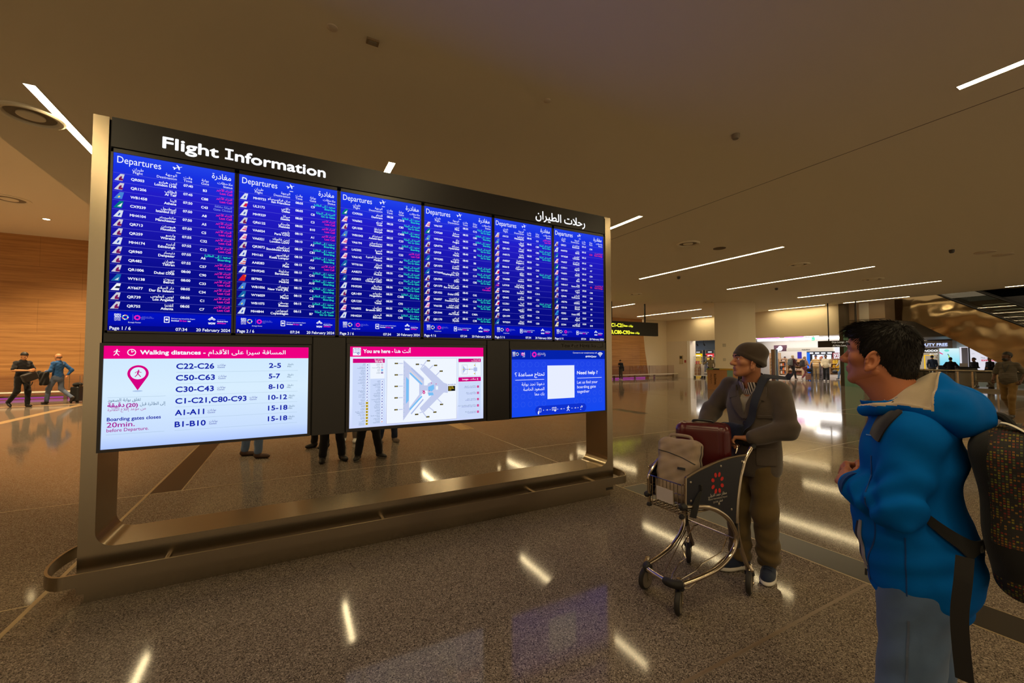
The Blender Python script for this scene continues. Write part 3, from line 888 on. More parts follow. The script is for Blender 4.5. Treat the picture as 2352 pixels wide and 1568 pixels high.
def footer(m, X, y):
    partner_logos(m, X + 0.033, 1.93, y)
    for k, (s, c) in enumerate((('مطار حمد الدولي', GC), ('Hamad International Airport', GC), ('QATAR', GC))):
        write(m, s, X + 0.178, 1.943 - k * 0.009, 0.009, c, y, w=(0.06, 0.07, 0.02)[k])
    write(m, 'Strategic Partner', X + 0.107, 1.899, 0.012, LW, y, w=0.07)
    stroke(m, [(X + 0.308, 1.91), (X + 0.308, 1.95), (X + 0.335, 1.95), (X + 0.335, 1.91), (X + 0.308, 1.91)], 0.005, LW, y)
    flat(m, [disc(X + 0.3215, 1.931, 0.008, 10)], LW, y)
    write(m, 'Find your way around the Airport', X + 0.348, 1.936, 0.013, LW, y, w=0.14); 
    write(m, 'Download', X + 0.348, 1.92, 0.013, LW, y, w=0.044, bold=0.0005); write(m, 'HIA Qatar', X + 0.396, 1.92, 0.013, MG, y, w=0.043, bold=0.0005); write(m, 'app', X + 0.444, 1.92, 0.013, LW, y, w=0.018, bold=0.0005)
    flat(m, [disc(X + 0.592, 1.957, 0.0065, 10)], LW, y)
    for r in (0.013, 0.021): stroke(m, arc(X + 0.592, 1.928, r + 0.004, 30, 150, 8), 0.005, LW, y)
    write(m, 'WOW', X + 0.592, 1.905, 0.02, LW, y, 'C', w=0.044, bold=0.001)
    write(m, 'Connected over', X + 0.626, 1.938, 0.012, GC, y, w=0.052); write(m, 'Hundreds Wi-Fi', X + 0.626, 1.925, 0.012, LW, y, w=0.066, bold=0.0005); write(m, '#HIAQatar', X + 0.626, 1.911, 0.012, MG, y, w=0.056, bold=0.0006)
NUM = ('one', 'two', 'three', 'four', 'five', 'six')
for s in range(6):
    X = -1.122 + 0.746 * s
    m = MB(); xa, xb, za, zb2 = X - 0.013, X + 0.729, 1.828, 3.132
    for q in ((xa, za, X, zb2), (X + 0.716, za, xb, zb2), (xa, za, xb, 1.842), (xa, 3.105, xb, zb2)):
        m.box((q[0], 3.864, q[1]), (q[2], 3.889, q[3]), M_BEZEL)
    scr = m.build('departures_screen', K, KO, label='upright blue departures screen, page %s of six' % NUM[s])
    m = MB(); rect(m, X, 1.842, X + 0.716, 3.105, M_DEP, 0); m.build('display_image', scr, (KO[0], KO[1] - 3.8715, 0))
    m = MB(); y = 3.8705
    rect(m, X, 1.842, X + 0.716, 1.879, BARB, y)
    for i in range(16): rect(m, X, 2.9615 - i * 0.0651, X + 0.716, 2.963 - i * 0.0651, LL, y)
    write(m, 'Departures', X + 0.02, 3.036, 0.07, LW, y, w=0.243); write(m, 'مغادرة', X + 0.692, 3.036, 0.06, LW, y, 'R', w=0.122, bold=0.0004)
    plane_icon(m, X + 0.334, 3.058, 0.058, LW, y, 0.42); rect(m, X + 0.352, 3.03, X + 0.378, 3.0345, LW, y)
    for ar, en, xc, al in (('طيران', 'Flight', 0.134, 'C'), ('الوجهة', 'Destination', 0.356, 'R'), ('وقت', 'Time', 0.422, 'C'), ('بوابة', 'Gate', 0.528, 'C'), ('ملاحظات', 'Status', 0.703, 'R')):
        write(m, ar, X + xc, 2.998, 0.027, LW, y, al); write(m, en, X + xc, 2.973, 0.0255, LW, y, al)
    for i, ln in enumerate(FL[s * 15:s * 15 + 15]):
        fl, ar, en, tm, gt, st = ln.split(';'); z = 2.9625 - i * 0.0651
        tail(m, X + 0.008, z - 0.055, fl[:2], y)
        write(m, fl, X + 0.098, z - 0.041, 0.0255, LW, y, bold=0.0007)
        write(m, ar, X + 0.357, z - 0.026, 0.025, LW, y, 'R', bold=0.0004); write(m, en, X + 0.357, z - 0.049, 0.025, LW, y, 'R', bold=0.0007)
        write(m, tm, X + 0.398, z - 0.0265, 0.0255, LW, y, bold=0.0007)
        if gt: write(m, gt, X + 0.528, z - 0.043, 0.0255, RD if st == 'C' else LW, y, 'C', bold=0.0007)
        if st:
            a, e, c = STAT[st]; write(m, a, X + 0.702, z - 0.02, 0.023, c, y, 'R', bold=0.0005); write(m, e, X + 0.702, z - 0.045, 0.0235, c, y, 'R', bold=0.0005)
    footer(m, X, y)
    write(m, 'Page %d / 6' % (s + 1), X + 0.01, 1.849, 0.033, LW, y - 0.0005, w=0.112, bold=0.0004); write(m, '07:34', X + 0.375, 1.85, 0.031, LW, y - 0.0005, w=0.068, bold=0.0004); write(m, '20 February 2024', X + 0.709, 1.85, 0.031, LW, y - 0.0005, 'R', w=0.212, bold=0.0004)
    m.build('lettering', scr, KO)

def low_screen(x0, z0, x1, z1, nm, lb, mm, b=0.02):
    m = MB()
    for q in ((x0 - b, z0 - b, x0, z1 + b), (x1, z0 - b, x1 + b, z1 + b), (x0, z0 - b, x1, z0), (x0, z1, x1, z1 + b)):
        m.box((q[0], 3.862, q[1]), (q[2], 3.93, q[3]), M_BEZEL)
    s = m.build(nm, K, KO, label=lb)
    m = MB(); rect(m, x0, z0, x1, z1, mm, 0); m.build('display_image', s, (KO[0], KO[1] - 3.8715, 0))
    return s
PK = glow((238, 0, 130), 1.0); NB = glow((16, 32, 168), 1.0); PU = glow((168, 20, 150), 1.0); TL = glow((40, 90, 130), 1.0); DL = glow((150, 180, 205), 1.0)
def walker(m, x, z, k, c, y):
    flat(m, [disc(x + 0.04 * k, z + 0.42 * k, 0.085 * k, 12)], c, y)
    for pts, wd in (([(0.03, 0.3), (-0.04, 0.02)], 0.17), ([(0.03, 0.28), (-0.2, 0.2), (-0.33, 0.06)], 0.075), ([(0.03, 0.28), (0.2, 0.16), (0.34, 0.14)], 0.075), ([(-0.05, 0.02), (0.08, -0.2), (0.27, -0.45)], 0.1), ([(-0.06, 0.0), (-0.12, -0.22), (-0.32, -0.44)], 0.1)):
        stroke(m, [(x + a * k, z + b * k) for a, b in pts], wd * k, c, y)
M_WALK = screen_mat('walking_white', [(0, (176, 200, 255)), (0.12, (200, 222, 255)), (0.55, (216, 238, 255)), (1, (206, 232, 255))], 1.0, 1.02, 1.735)
s = low_screen(-1.137, 1.02, 0.137, 1.735, 'walking_distance_screen', 'wide white screen with a pink bar headed Walking distances', M_WALK)
m = MB(); y = 3.8705; y2 = 3.87
rect(m, -1.137, 1.645, 0.137, 1.735, PK, y)
walker(m, -1.07, 1.689, 0.046, LW, y2)
stroke(m, arc(-0.99, 1.69, 0.0215, 0, 360, 24), 0.005, LW, y2); stroke(m, [(-0.99, 1.706), (-0.99, 1.69), (-0.978, 1.698)], 0.004, LW, y2)
write(m, 'Walking distances -', -0.943, 1.676, 0.042, LW, y2, w=0.378, bold=0.0015)
write(m, 'المسافة سيرا على الأقدام', -0.032, 1.678, 0.044, LW, y2, 'R', w=0.515, bold=0.0005)
pin = [(-0.9515, 1.42)] + arc(-0.9515, 1.54, 0.0585, -28, 208, 22)
flat(m, [pin], glow((214, 0, 130)), y2); flat(m, [disc(-0.9515, 1.541, 0.043, 24)], glow((222, 240, 255)), y2 - 0.0005); walker(m, -0.951, 1.54, 0.052, glow((200, 0, 130)), y2 - 0.001)
flat(m, [disc(-0.9515, 1.415, 0.028, 16, 0.006)], glow((176, 200, 236)), y)
rect(m, -1.11, 1.373, -0.794, 1.3745, DL, y2); rect(m, -1.112, 1.118, -0.796, 1.1195, DL, y2)
write(m, 'تغلق بوابة الصعود', -0.932, 1.346, 0.031, TL, y2, 'R', w=0.176)
write(m, 'إلى الطائرة قبل', -0.794, 1.312, 0.031, TL, y2, 'R', w=0.142)
write(m, '(20)', -0.948, 1.305, 0.036, PU, y2, 'R', w=0.062, bold=0.0012); write(m, 'دقيقة', -1.02, 1.308, 0.042, PU, y2, 'R', w=0.088, bold=0.0012)
write(m, 'من موعد إقلاع الطائرة', -0.903, 1.282, 0.029, PU, y2, 'R', w=0.204)
write(m, 'Boarding gates closes', -1.109, 1.213, 0.034, NB, y2, w=0.291, bold=0.0008)
write(m, '20min.', -1.109, 1.169, 0.048, PU, y2, w=0.148, bold=0.0006); write(m, 'before Departure.', -1.109, 1.137, 0.033, PU, y2, w=0.225, bold=0.0003)
for i, (g, w_, tm, tw) in enumerate((('C22-C26', 0.227, '2-5', 0.083), ('C50-C63', 0.233, '5-7', 0.077), ('C30-C43', 0.228, '8-10', 0.106), ('C1-C21,C80-C93', 0.44, '10-12', 0.13), ('A1-A11', 0.172, '15-18', 0.134), ('B1-B10', 0.183, '15-18', 0.134))):
    z = 1.569 - i * 0.0852
    write(m, g, -0.736, z, 0.056, NB, y2, w=w_, bold=0.0016); write(m, tm, -0.146, z, 0.053, NB, y2, w=tw, bold=0.0016)
    gx = -0.736 + w_ + 0.022
    write(m, 'بوابات', gx + 0.052, z + 0.02, 0.021, NB, y2, 'R', w=0.052); write(m, 'Gates', gx, z + 0.003, 0.0185, NB, y2, w=0.046)
    mx_ = -0.016 + (0.012 if i > 2 else 0)
    write(m, 'دقيقة', mx_ + 0.045, z + 0.021, 0.02, TL, y2, 'R', w=0.042); write(m, 'Min.', mx_, z + 0.003, 0.018, TL, y2, w=0.03)
    rect(m, -0.736, z - 0.0255, 0.06, z - 0.0242, DL, y2)
m.build('lettering', s, KO)

# the map
M_MAP = screen_mat('map_white', [(0, (206, 216, 255)), (0.3, (222, 234, 255)), (1, (226, 238, 255))], 1.0, 1.033, 1.747)
s = low_screen(0.463, 1.033, 1.738, 1.747, 'map_screen', 'wide screen with the terminal map, headed You are here', M_MAP, 0.026)
m = MB(); P1 = glow((196, 204, 236)); P2 = glow((176, 190, 232)); SKY = glow((120, 190, 244)); PKL = glow((234, 190, 214)); TANL = glow((226, 214, 214)); BKG = glow((16, 20, 22)); YEL = glow((225, 190, 20)); KEY = glow((204, 218, 250)); PKD = glow((206, 0, 124)); WHT = glow((240, 246, 255)); LINE = glow((130, 120, 160))
rect(m, 0.463, 1.657, 1.738, 1.747, PK, y)
rect(m, 0.487, 1.668, 0.553, 1.737, WHT, y2)
for k in range(4):
    xx = 0.494 + k * 0.013; dz = 0.004 if k % 2 else 0
    stroke(m, [(xx, 1.69 + dz), (xx, 1.726 + dz), (xx + 0.013, 1.726 + 0.004 - dz), (xx + 0.013, 1.69 + 0.004 - dz), (xx, 1.69 + dz)], 0.0025, NB, y2 - 0.0005)
flat(m, [disc(0.532, 1.685, 0.009, 12)], NB, y2 - 0.0008); flat(m, [disc(0.532, 1.685, 0.005, 10)], WHT, y2 - 0.001)
write(m, 'You are here -', 0.575, 1.691, 0.046, LW, y2, w=0.258, bold=0.0014); write(m, 'أنت هنا', 0.995, 1.693, 0.05, LW, y2, 'R', w=0.148, bold=0.0008)
rect(m, 0.488, 1.602, 0.76, 1.64, PKD, y2); write(m, 'مفتاح الخريطة', 0.745, 1.624, 0.02, LW, y2 - 0.0005, 'R', w=0.075); write(m, 'Keys to Map', 0.745, 1.608, 0.018, LW, y2 - 0.0005, 'R', w=0.068, bold=0.0005)
rect(m, 0.488, 1.056, 0.628, 1.598, KEY, y); rect(m, 0.634, 1.056, 0.762, 1.598, KEY, y); rect(m, 0.636, 1.46, 0.76, 1.598, WHT, y - 0.0003)
for k, c in enumerate((glow((226, 214, 232)), PKL, SKY, glow((150, 128, 176)))):
    rect(m, 0.728, 1.576 - k * 0.024, 0.747, 1.593 - k * 0.024, c, y2)
    write(m, ('خدمات', 'حدائق', 'متاجر', 'صالات')[k], 0.72, 1.588 - k * 0.024, 0.011, TL, y2, 'R'); write(m, ('Services', 'Food & beverage', 'Shops', 'Lounges')[k], 0.72, 1.578 - k * 0.024, 0.01, TL, y2, 'R')
names = ('Trains', 'Moving Walkway', 'Pharmacy', 'Play Area', 'Prayer Room', 'Smoking Room', 'Drinking Water', 'Stairs', 'Lifts', 'Escalators', 'Toilets Office', 'Toilets', 'Shower', 'Baggage Belt', 'Arrivals', 'Transfers', 'Baggage Enquiries', 'Bus Gates', 'Gate Info', 'Transit Desk', 'Family Room')
arn = ('قطار', 'ممر متحرك', 'صيدلية', 'منطقة لعب', 'مصلى', 'غرفة تدخين', 'مياه شرب', 'سلالم', 'مصاعد', 'سلالم كهربائية', 'مكاتب', 'دورات المياه', 'استحمام', 'حزام الأمتعة', 'الوصول', 'تحويلات', 'استعلامات الأمتعة', 'بوابات الباص', 'معلومات', 'العبور', 'غرفة العائلة')
for k in range(21):
    z = 1.587 - k * 0.0262
    rect(m, 0.6, z - 0.009, 0.62, z + 0.01, YEL if k > 12 else WHT, y2); flat(m, [disc(0.61, z, 0.005, 8)] if k % 3 else [[(0.604, z - 0.006), (0.617, z - 0.004), (0.612, z + 0.006)]], NB if k < 13 else BKG, y2 - 0.0005)
    write(m, arn[k], 0.592, z + 0.002, 0.011, TL, y2, 'R'); write(m, names[k], 0.592, z - 0.009, 0.0095, TL, y2, 'R')
n2 = ('Gates', 'Baggage Services', 'Hotel', 'Car Park', 'Family Seating', 'Police Check', 'Currency Exchange', 'Restaurant', 'Food Court', 'Quiet Room', 'Information', 'Lockers', 'Seating', 'Telephones', 'Medical Centre')
for k in range(15):
    z = 1.435 - k * 0.0258
    rect(m, 0.73, z - 0.009, 0.749, z + 0.01, WHT, y2); flat(m, [disc(0.7395, z, 0.0055, 8)] if k % 2 else [[(0.734, z - 0.006), (0.746, z - 0.004), (0.741, z + 0.006)]], glow((200, 40, 90)) if k == 14 else NB, y2 - 0.0005)
    write(m, arn[(k + 4) % 21], 0.722, z + 0.002, 0.011, TL, y2, 'R'); write(m, n2[k], 0.722, z - 0.009, 0.0095, TL, y2, 'R')
rect(m, 0.78, 1.049, 1.452, 1.64, WHT, y); stroke(m, [(0.78, 1.05), (0.78, 1.64), (1.452, 1.64), (1.452, 1.05), (0.78, 1.05)], 0.0015, LINE, y2)
q = y2 + 0.0002
flat(m, [[(0.93, 1.625), (1.124, 1.452), (1.124, 1.33), (0.93, 1.068)]], P1, q)
flat(m, [[(0.984, 1.5), (1.078, 1.405), (1.078, 1.3), (0.984, 1.18)]], WHT, q - 0.0002)
flat(m, [[(0.955, 1.47), (0.98, 1.44), (0.98, 1.25), (0.955, 1.22)]], SKY, q - 0.0003); flat(m, [[(0.985, 1.5), (1.1, 1.39), (1.11, 1.4), (0.995, 1.51)]], SKY, q - 0.0003); flat(m, [[(0.985, 1.17), (1.1, 1.29), (1.11, 1.28), (0.995, 1.16)]], SKY, q - 0.0003)
flat(m, [[(1.0, 1.545), (1.115, 1.43), (1.122, 1.44), (1.007, 1.555)]], P2, q - 0.0003); flat(m, [[(1.0, 1.13), (1.115, 1.26), (1.122, 1.25), (1.007, 1.12)]], P2, q - 0.0003)
flat(m, [[(0.985, 1.525), (1.105, 1.41), (1.11, 1.418), (0.99, 1.532)]], TANL, q - 0.0005)
rect(m, 1.12, 1.335, 1.17, 1.385, P1, q)
flat(m, [[(1.09, 1.535), (1.135, 1.575), (1.32, 1.405), (1.36, 1.39), (1.36, 1.305), (1.32, 1.31), (1.13, 1.135), (1.085, 1.175), (1.2, 1.29), (1.16, 1.3), (1.16, 1.4), (1.2, 1.42)]], P1, q - 0.0001)
flat(m, [[(1.165, 1.37), (1.22, 1.39), (1.225, 1.35), (1.2, 1.325), (1.165, 1.335)]], SKY, q - 0.0003); flat(m, [[(1.165, 1.315), (1.21, 1.315), (1.22, 1.29), (1.17, 1.285)]], SKY, q - 0.0003)
rect(m, 1.24, 1.34, 1.262, 1.375, WHT, q - 0.0003)
for a, b2 in (((1.09, 1.54), (1.15, 1.62)), ((1.13, 1.57), (1.09, 1.585)), ((1.17, 1.535), (1.21, 1.572)), ((1.24, 1.475), (1.275, 1.51)), ((1.09, 1.17), (1.15, 1.085)), ((1.13, 1.14), (1.085, 1.13)), ((1.17, 1.18), (1.22, 1.14)), ((1.25, 1.26), (1.3, 1.21))):
    stroke(m, [a, b2], 0.009, P1, q)
for k in range(14): flat(m, [disc(0.936, 1.6 - k * 0.038, 0.0022, 6)], glow((20, 150, 130)), q - 0.0004)
for z in (1.595, 1.49, 1.385, 1.28, 1.172): rect(m, 0.888, z - 0.004, 0.925, z + 0.004, P1, q); rect(m, 0.849, z - 0.006, 0.88, z + 0.006, BKG, q); write(m, 'C38', 0.864, z - 0.004, 0.011, YEL, q - 0.0004, 'C')
for x, z, g in ((1.166, 1.618, 'C10'), (1.06, 1.585, 'C11'), (1.237, 1.573, 'C15'), (1.293, 1.517, 'C14'), (1.298, 1.197, 'C19'), (1.232, 1.127, 'C20'), (1.056, 1.117, 'C21'), (1.163, 1.087, 'C22')):
    rect(m, x - 0.016, z - 0.0065, x + 0.016, z + 0.0065, BKG, q); write(m, g, x, z - 0.004, 0.011, YEL, q - 0.0004, 'C')
rect(m, 1.363, 1.322, 1.436, 1.371, BKG, q)
for k, tx in enumerate(('C1-C10,', 'C80-C93,', 'A, B')): write(m, tx, 1.37, 1.357 - k * 0.014, 0.014, YEL, q - 0.0004, bold=0.0004)
for k in range(4): flat(m, [disc(1.373 + k * 0.02, 1.385, 0.005, 8)], NB, q)
flat(m, [disc(1.124, 1.317, 0.0125, 14)], PKD, q - 0.0005); flat(m, [[(1.115, 1.325), (1.133, 1.325), (1.124, 1.343)]], PKD, q - 0.0005); flat(m, [disc(1.124, 1.317, 0.005, 8)], LW, q - 0.0007)
for x, z in ((1.195, 1.405), (1.243, 1.395), (1.112, 1.335), (1.176, 1.333)): flat(m, [disc(x, z, 0.0045, 8)], PKD, q - 0.0005)
rect(m, 1.469, 1.603, 1.711, 1.637, PKD, y2); write(m, 'أنت هنا', 1.676, 1.623, 0.015, LW, y2 - 0.0005, 'R'); write(m, 'You are here', 1.676, 1.61, 0.013, LW, y2 - 0.0005, 'R'); walker(m, 1.692, 1.62, 0.022, LW, y2 - 0.0005)
rect(m, 1.469, 1.462, 1.711, 1.598, WHT, y); stroke(m, [(1.469, 1.462), (1.469, 1.598), (1.711, 1.598), (1.711, 1.462), (1.469, 1.462)], 0.0015, LINE, y2)
flat(m, [[(1.516, 1.57), (1.55, 1.53), (1.516, 1.49)]], P2, y2); rect(m, 1.545, 1.526, 1.635, 1.534, P2, y2); rect(m, 1.632, 1.51, 1.67, 1.548, P2, y2); rect(m, 1.647, 1.472, 1.653, 1.59, P2, y2)
stroke(m, [(1.506, 1.485), (1.506, 1.575), (1.563, 1.575), (1.563, 1.485), (1.506, 1.485)], 0.0018, LINE, y2 - 0.0003)
for x, z in ((1.522, 1.53), (1.588, 1.53), (1.641, 1.57), (1.641, 1.486)): rect(m, x - 0.006, z - 0.005, x + 0.006, z + 0.005, YEL, y2 - 0.0005)
rect(m, 1.47, 1.41, 1.711, 1.452, PKD, y2); write(m, 'Lounges - صالات'.split(' - ')[0] + ' -', 1.51, 1.425, 0.021, LW, y2 - 0.0005, w=0.075, bold=0.0005); write(m, 'صالات', 1.656, 1.426, 0.022, LW, y2 - 0.0005, 'R', w=0.058); walker(m, 1.675, 1.431, 0.022, LW, y2 - 0.0005)
rect(m, 1.47, 1.05, 1.711, 1.406, KEY, y)
for k, (a, b2, c) in enumerate((('صالة المرجان - الحديقة', 'Al Mourjan Lounge Garden', '1'), ('صالة البزنس - شمال', 'Oryx Lounge - North', '2'), ('صالة المها - شمال', 'Al Maha Lounge - North', '3'), ('صالة الدرجة الأولى والبلاتينية - شمال', 'Platinum & Gold Lounge - North', '4'), ('فندق أوريكس الحديقة', 'Oryx Garden Hotel', '5'))):
    z = 1.355 - k * 0.063
    rect(m, 1.669, z - 0.011, 1.69, z + 0.011, PKD, y2); write(m, c, 1.6795, z - 0.005, 0.014, LW, y2 - 0.0005, 'C'); write(m, a, 1.658, z + 0.003, 0.0135, TL, y2, 'R'); write(m, b2, 1.658, z - 0.01, 0.0115, NB, y2, 'R')
m.build('lettering', s, KO)

# the help screen (the square code itself is left out)
M_HELP = screen_mat('help_blue', [(0, (20, 72, 240)), (0.5, (34, 72, 236)), (0.85, (30, 66, 232)), (1, (26, 60, 224))], 1.0, 1.017, 1.727)
s = low_screen(2.062, 1.017, 3.33, 1.727, 'help_screen', 'wide blue screen headed Need help with a white square card', M_HELP, 0.015)
m = MB(); rect(m, 2.062, 1.626, 3.33, 1.727, glow((4, 34, 170)), y)
PAT = glow((52, 92, 240))
for i in range(14):
    for j in range(6):
        cx_, cz_ = 2.115 + i * 0.088, 1.57 - j * 0.085
        if 2.49 < cx_ < 2.9 : continue
        for a0 in (0, PI / 4): stroke(m, [(cx_ + 0.032 * math.cos(a0 + PI / 2 * k), cz_ + 0.032 * math.sin(a0 + PI / 2 * k)) for k in range(5)], 0.0016, PAT, y)
partner_logos(m, 2.077, 1.675, y2)
write(m, 'إكسبو', 2.228, 1.692, 0.017, LW, y2, 'R', w=0.042); write(m, '2023', 2.228, 1.68, 0.016, LW, y2, 'R', w=0.038, bold=0.0005); write(m, 'الدوحة', 2.228, 1.666, 0.016, LW, y2, 'R', w=0.04); write(m, 'قطر', 2.228, 1.652, 0.016, LW, y2, 'R', w=0.03)
rect(m, 2.297, 1.645, 2.2995, 1.713, LL, y2)
ring_logo(m, 2.345, 1.679, 0.022, glow((240, 30, 190)), y2, 9, 0.3)
for k, (tx, c, w_) in enumerate((('مطار حمد الدولي', LW, 0.1), ('Hamad International Airport', LW, 0.108), ('QATAR', MG, 0.04))): write(m, tx, 2.385, 1.69 - k * 0.014, 0.013, c, y2, w=w_)
write(m, 'قطر', 2.47, 1.662, 0.013, LW, y2)
write(m, 'Connect to our complementary wifi', 3.212, 1.693, 0.021, LW, y2, 'R', w=0.35); write(m, '#HIAQatar', 3.206, 1.648, 0.027, LW, y2, 'R', w=0.163, bold=0.0008)
for r in (0.02, 0.034, 0.048): stroke(m, arc(3.262, 1.655, r, 45, 135, 8), 0.008, LW, y2)
flat(m, [disc(3.262, 1.658, 0.006, 10)], LW, y2)
rect(m, 2.513, 1.188, 2.88, 1.557, glow((232, 238, 255)), y2)
write(m, 'Need help ?', 2.919, 1.452, 0.053, LW, y2, w=0.298, bold=0.0012); rect(m, 2.92, 1.406, 3.28, 1.4105, LW, y2)
for k, (tx, w_) in enumerate((('Let us find your', 0.3), ('boarding gate', 0.271), ('together', 0.176))): write(m, tx, 2.919, 1.344 - k * 0.053, 0.047, LW, y2, w=w_)
write(m, 'تحتاج مساعدة ؟', 2.474, 1.447, 0.055, LW, y2, 'R', w=0.37, bold=0.0008); rect(m, 2.108, 1.4045, 2.471, 1.409, LW, y2)
for k, (tx, w_) in enumerate((('دعونا نجد بوابة', 0.287), ('الصعود الخاصة', 0.266), ('بك معا', 0.124))): write(m, tx, 2.472, 1.345 - k * 0.055, 0.047, LW, y2, 'R', w=w_)
flat(m, [arc(2.402, 1.07, 0.048, 90, 270, 10) + arc(3.0, 1.07, 0.048, -90, 90, 10)], glow((14, 48, 205)), y)
stroke(m, [(2.405, 1.052), (2.405, 1.092), (2.427, 1.092), (2.427, 1.052), (2.405, 1.052)], 0.004, LW, y2); flat(m, [[(2.388, 1.03), (2.387, 1.055), (2.398, 1.068), (2.402, 1.045), (2.402, 1.028)]], LW, y2)
for k in range(4): xx = 2.573 + k * 0.014; dz = 0.004 if k % 2 else 0; stroke(m, [(xx, 1.06 + dz), (xx, 1.09 + dz), (xx + 0.014, 1.094 - dz), (xx + 0.014, 1.064 - dz), (xx, 1.06 + dz)], 0.0035, LW, y2)
flat(m, [disc(2.613, 1.056, 0.01, 12)], LW, y2)
walker(m, 2.791, 1.07, 0.062, LW, y2); plane_icon(m, 2.965, 1.07, 0.04, LW, y2, 0.5); rect(m, 2.958, 1.047, 2.974, 1.05, LW, y2)
for x in (2.462, 2.65, 2.845): 
    for dx in (0, 0.085): flat(m, [disc(x + dx - 0.002, 1.07, 0.005, 8)], LW, y2)
    stroke(m, [(x + 0.03, 1.07), (x + 0.055, 1.07)], 0.003, LW, y2); stroke(m, [(x + 0.047, 1.077), (x + 0.056, 1.07), (x + 0.047, 1.063)], 0.003, LW, y2)
m.build('lettering', s, KO)
# ------------------------------------------------------------------ organic shapes: distance fields turned into one skin
def V3(*a): return np.array(a, float)
def rc(P, a, b, ra, rb):
    a = np.asarray(a, float); b = np.asarray(b, float)
    ab = b - a
    t = np.clip(((P - a) @ ab) / max(ab @ ab, 1e-9), 0, 1)
    return np.linalg.norm(P - a - t[:, None] * ab, axis=1) - (ra + (rb - ra) * t)
def el(P, c, r, R=None):
    q = P - np.asarray(c, float)
    if R is not None: q = q @ R
    r = np.asarray(r, float)
    k0 = np.linalg.norm(q / r, axis=1); k1 = np.linalg.norm(q / (r * r), axis=1)
    return k0 * (k0 - 1) / np.maximum(k1, 1e-9)
def bxd(P, c, h, rad=0.0, R=None):
    q = P - np.asarray(c, float)
    if R is not None: q = q @ R
    d = np.abs(q) - (np.asarray(h, float) - rad)
    return np.linalg.norm(np.maximum(d, 0), axis=1) + np.minimum(d.max(1), 0) - rad
def su(k, *ds):
    r = ds[0]
    for d in ds[1:]:
        h = np.clip(0.5 + 0.5 * (d - r) / k, 0, 1)
        r = d * (1 - h) + r * h - k * h * (1 - h)
    return r
def chain(P, pts, rad, k=0.02):
    return su(k, *[rc(P, pts[i], pts[i + 1], rad[i], rad[i + 1]) for i in range(len(pts) - 1)]) if len(pts) > 2 else rc(P, pts[0], pts[1], rad[0], rad[1])
def rotm(ax, deg):
    return np.array(Matrix.Rotation(math.radians(deg), 3, ax))

def skin(fn, lo, hi, vx):
    """surface nets of fn < 0"""
    lo = np.asarray(lo, float); hi = np.asarray(hi, float)
    n = np.maximum(((hi - lo) / vx).astype(int) + 2, 4)
    ax = [lo[i] + vx * np.arange(n[i]) for i in range(3)]
    F = np.empty(n, np.float32)
    yz = np.stack(np.meshgrid(ax[1], ax[2], indexing='ij'), -1).reshape(-1, 2)
    step = max(1, 200000 // len(yz))
    for i in range(0, n[0], step):
        xs = ax[0][i:i + step]
        P = np.concatenate([np.repeat(xs, len(yz))[:, None], np.tile(yz, (len(xs), 1))], 1)
        F[i:i + step] = fn(P).reshape(len(xs), n[1], n[2])
    F[0] = F[-1] = 1; F[:, 0] = F[:, -1] = 1; F[:, :, 0] = F[:, :, -1] = 1
    S = F < 0
    m = n - 1
    cnt = np.zeros(m, np.int8)
    corners = [(a, b, c) for a in (0, 1) for b in (0, 1) for c in (0, 1)]
    for a, b, c in corners: cnt += S[a:a + m[0], b:b + m[1], c:c + m[2]]
    act = (cnt > 0) & (cnt < 8)
    idx = -np.ones(m, np.int64)
    cells = np.argwhere(act)
    idx[act] = np.arange(len(cells))
    acc = np.zeros((len(cells), 3)); num = np.zeros(len(cells))
    for p in corners:
        for d in range(3):
            if p[d]: continue
            q = list(p); q[d] = 1
            i0 = cells + p; i1 = cells + q
            f0 = F[tuple(i0.T)]; f1 = F[tuple(i1.T)]
            s = (f0 < 0) != (f1 < 0)
            t = np.where(s, f0 / np.where(s, f0 - f1, 1), 0)
            w_ = i0.astype(float); w_[:, d] += t
            acc[s] += w_[s]; num[s] += 1
    V = lo + vx * acc / num[:, None]
    faces = []
    for d in range(3):
        e, g = [(1, 2), (2, 0), (0, 1)][d]
        sl0 = [slice(1, -1)] * 3; sl1 = [slice(1, -1)] * 3
        sl0[d] = slice(0, n[d] - 1); sl1[d] = slice(1, n[d])
        a = S[tuple(sl0)]; b = S[tuple(sl1)]
        for pat, flip in ((a & ~b, False), (~a & b, True)):
            c = np.argwhere(pat)
            if not len(c): continue
            c = c + 1; c[:, d] -= 1
            q = []
            for oe, og in ((0, 0), (-1, 0), (-1, -1), (0, -1)):
                k = c.copy(); k[:, e] += oe; k[:, g] += og
                q.append(idx[tuple(k.T)])
            q = np.stack(q, 1)
            faces.append(q[:, ::-1] if flip else q)
    Fc = np.concatenate(faces) if faces else np.zeros((0, 4), int)
    return V, Fc

def smooth_v(V, Fc, it):
    for _ in range(it):
        s = np.zeros_like(V); c = np.zeros(len(V))
        for k in range(4):
            a = Fc[:, k]; b = Fc[:, (k + 1) % 4]
            np.add.at(s, a, V[b]); np.add.at(c, a, 1); np.add.at(s, b, V[a]); np.add.at(c, b, 1)
        V = V * 0.5 + 0.5 * s / np.maximum(c, 1)[:, None]
    return V

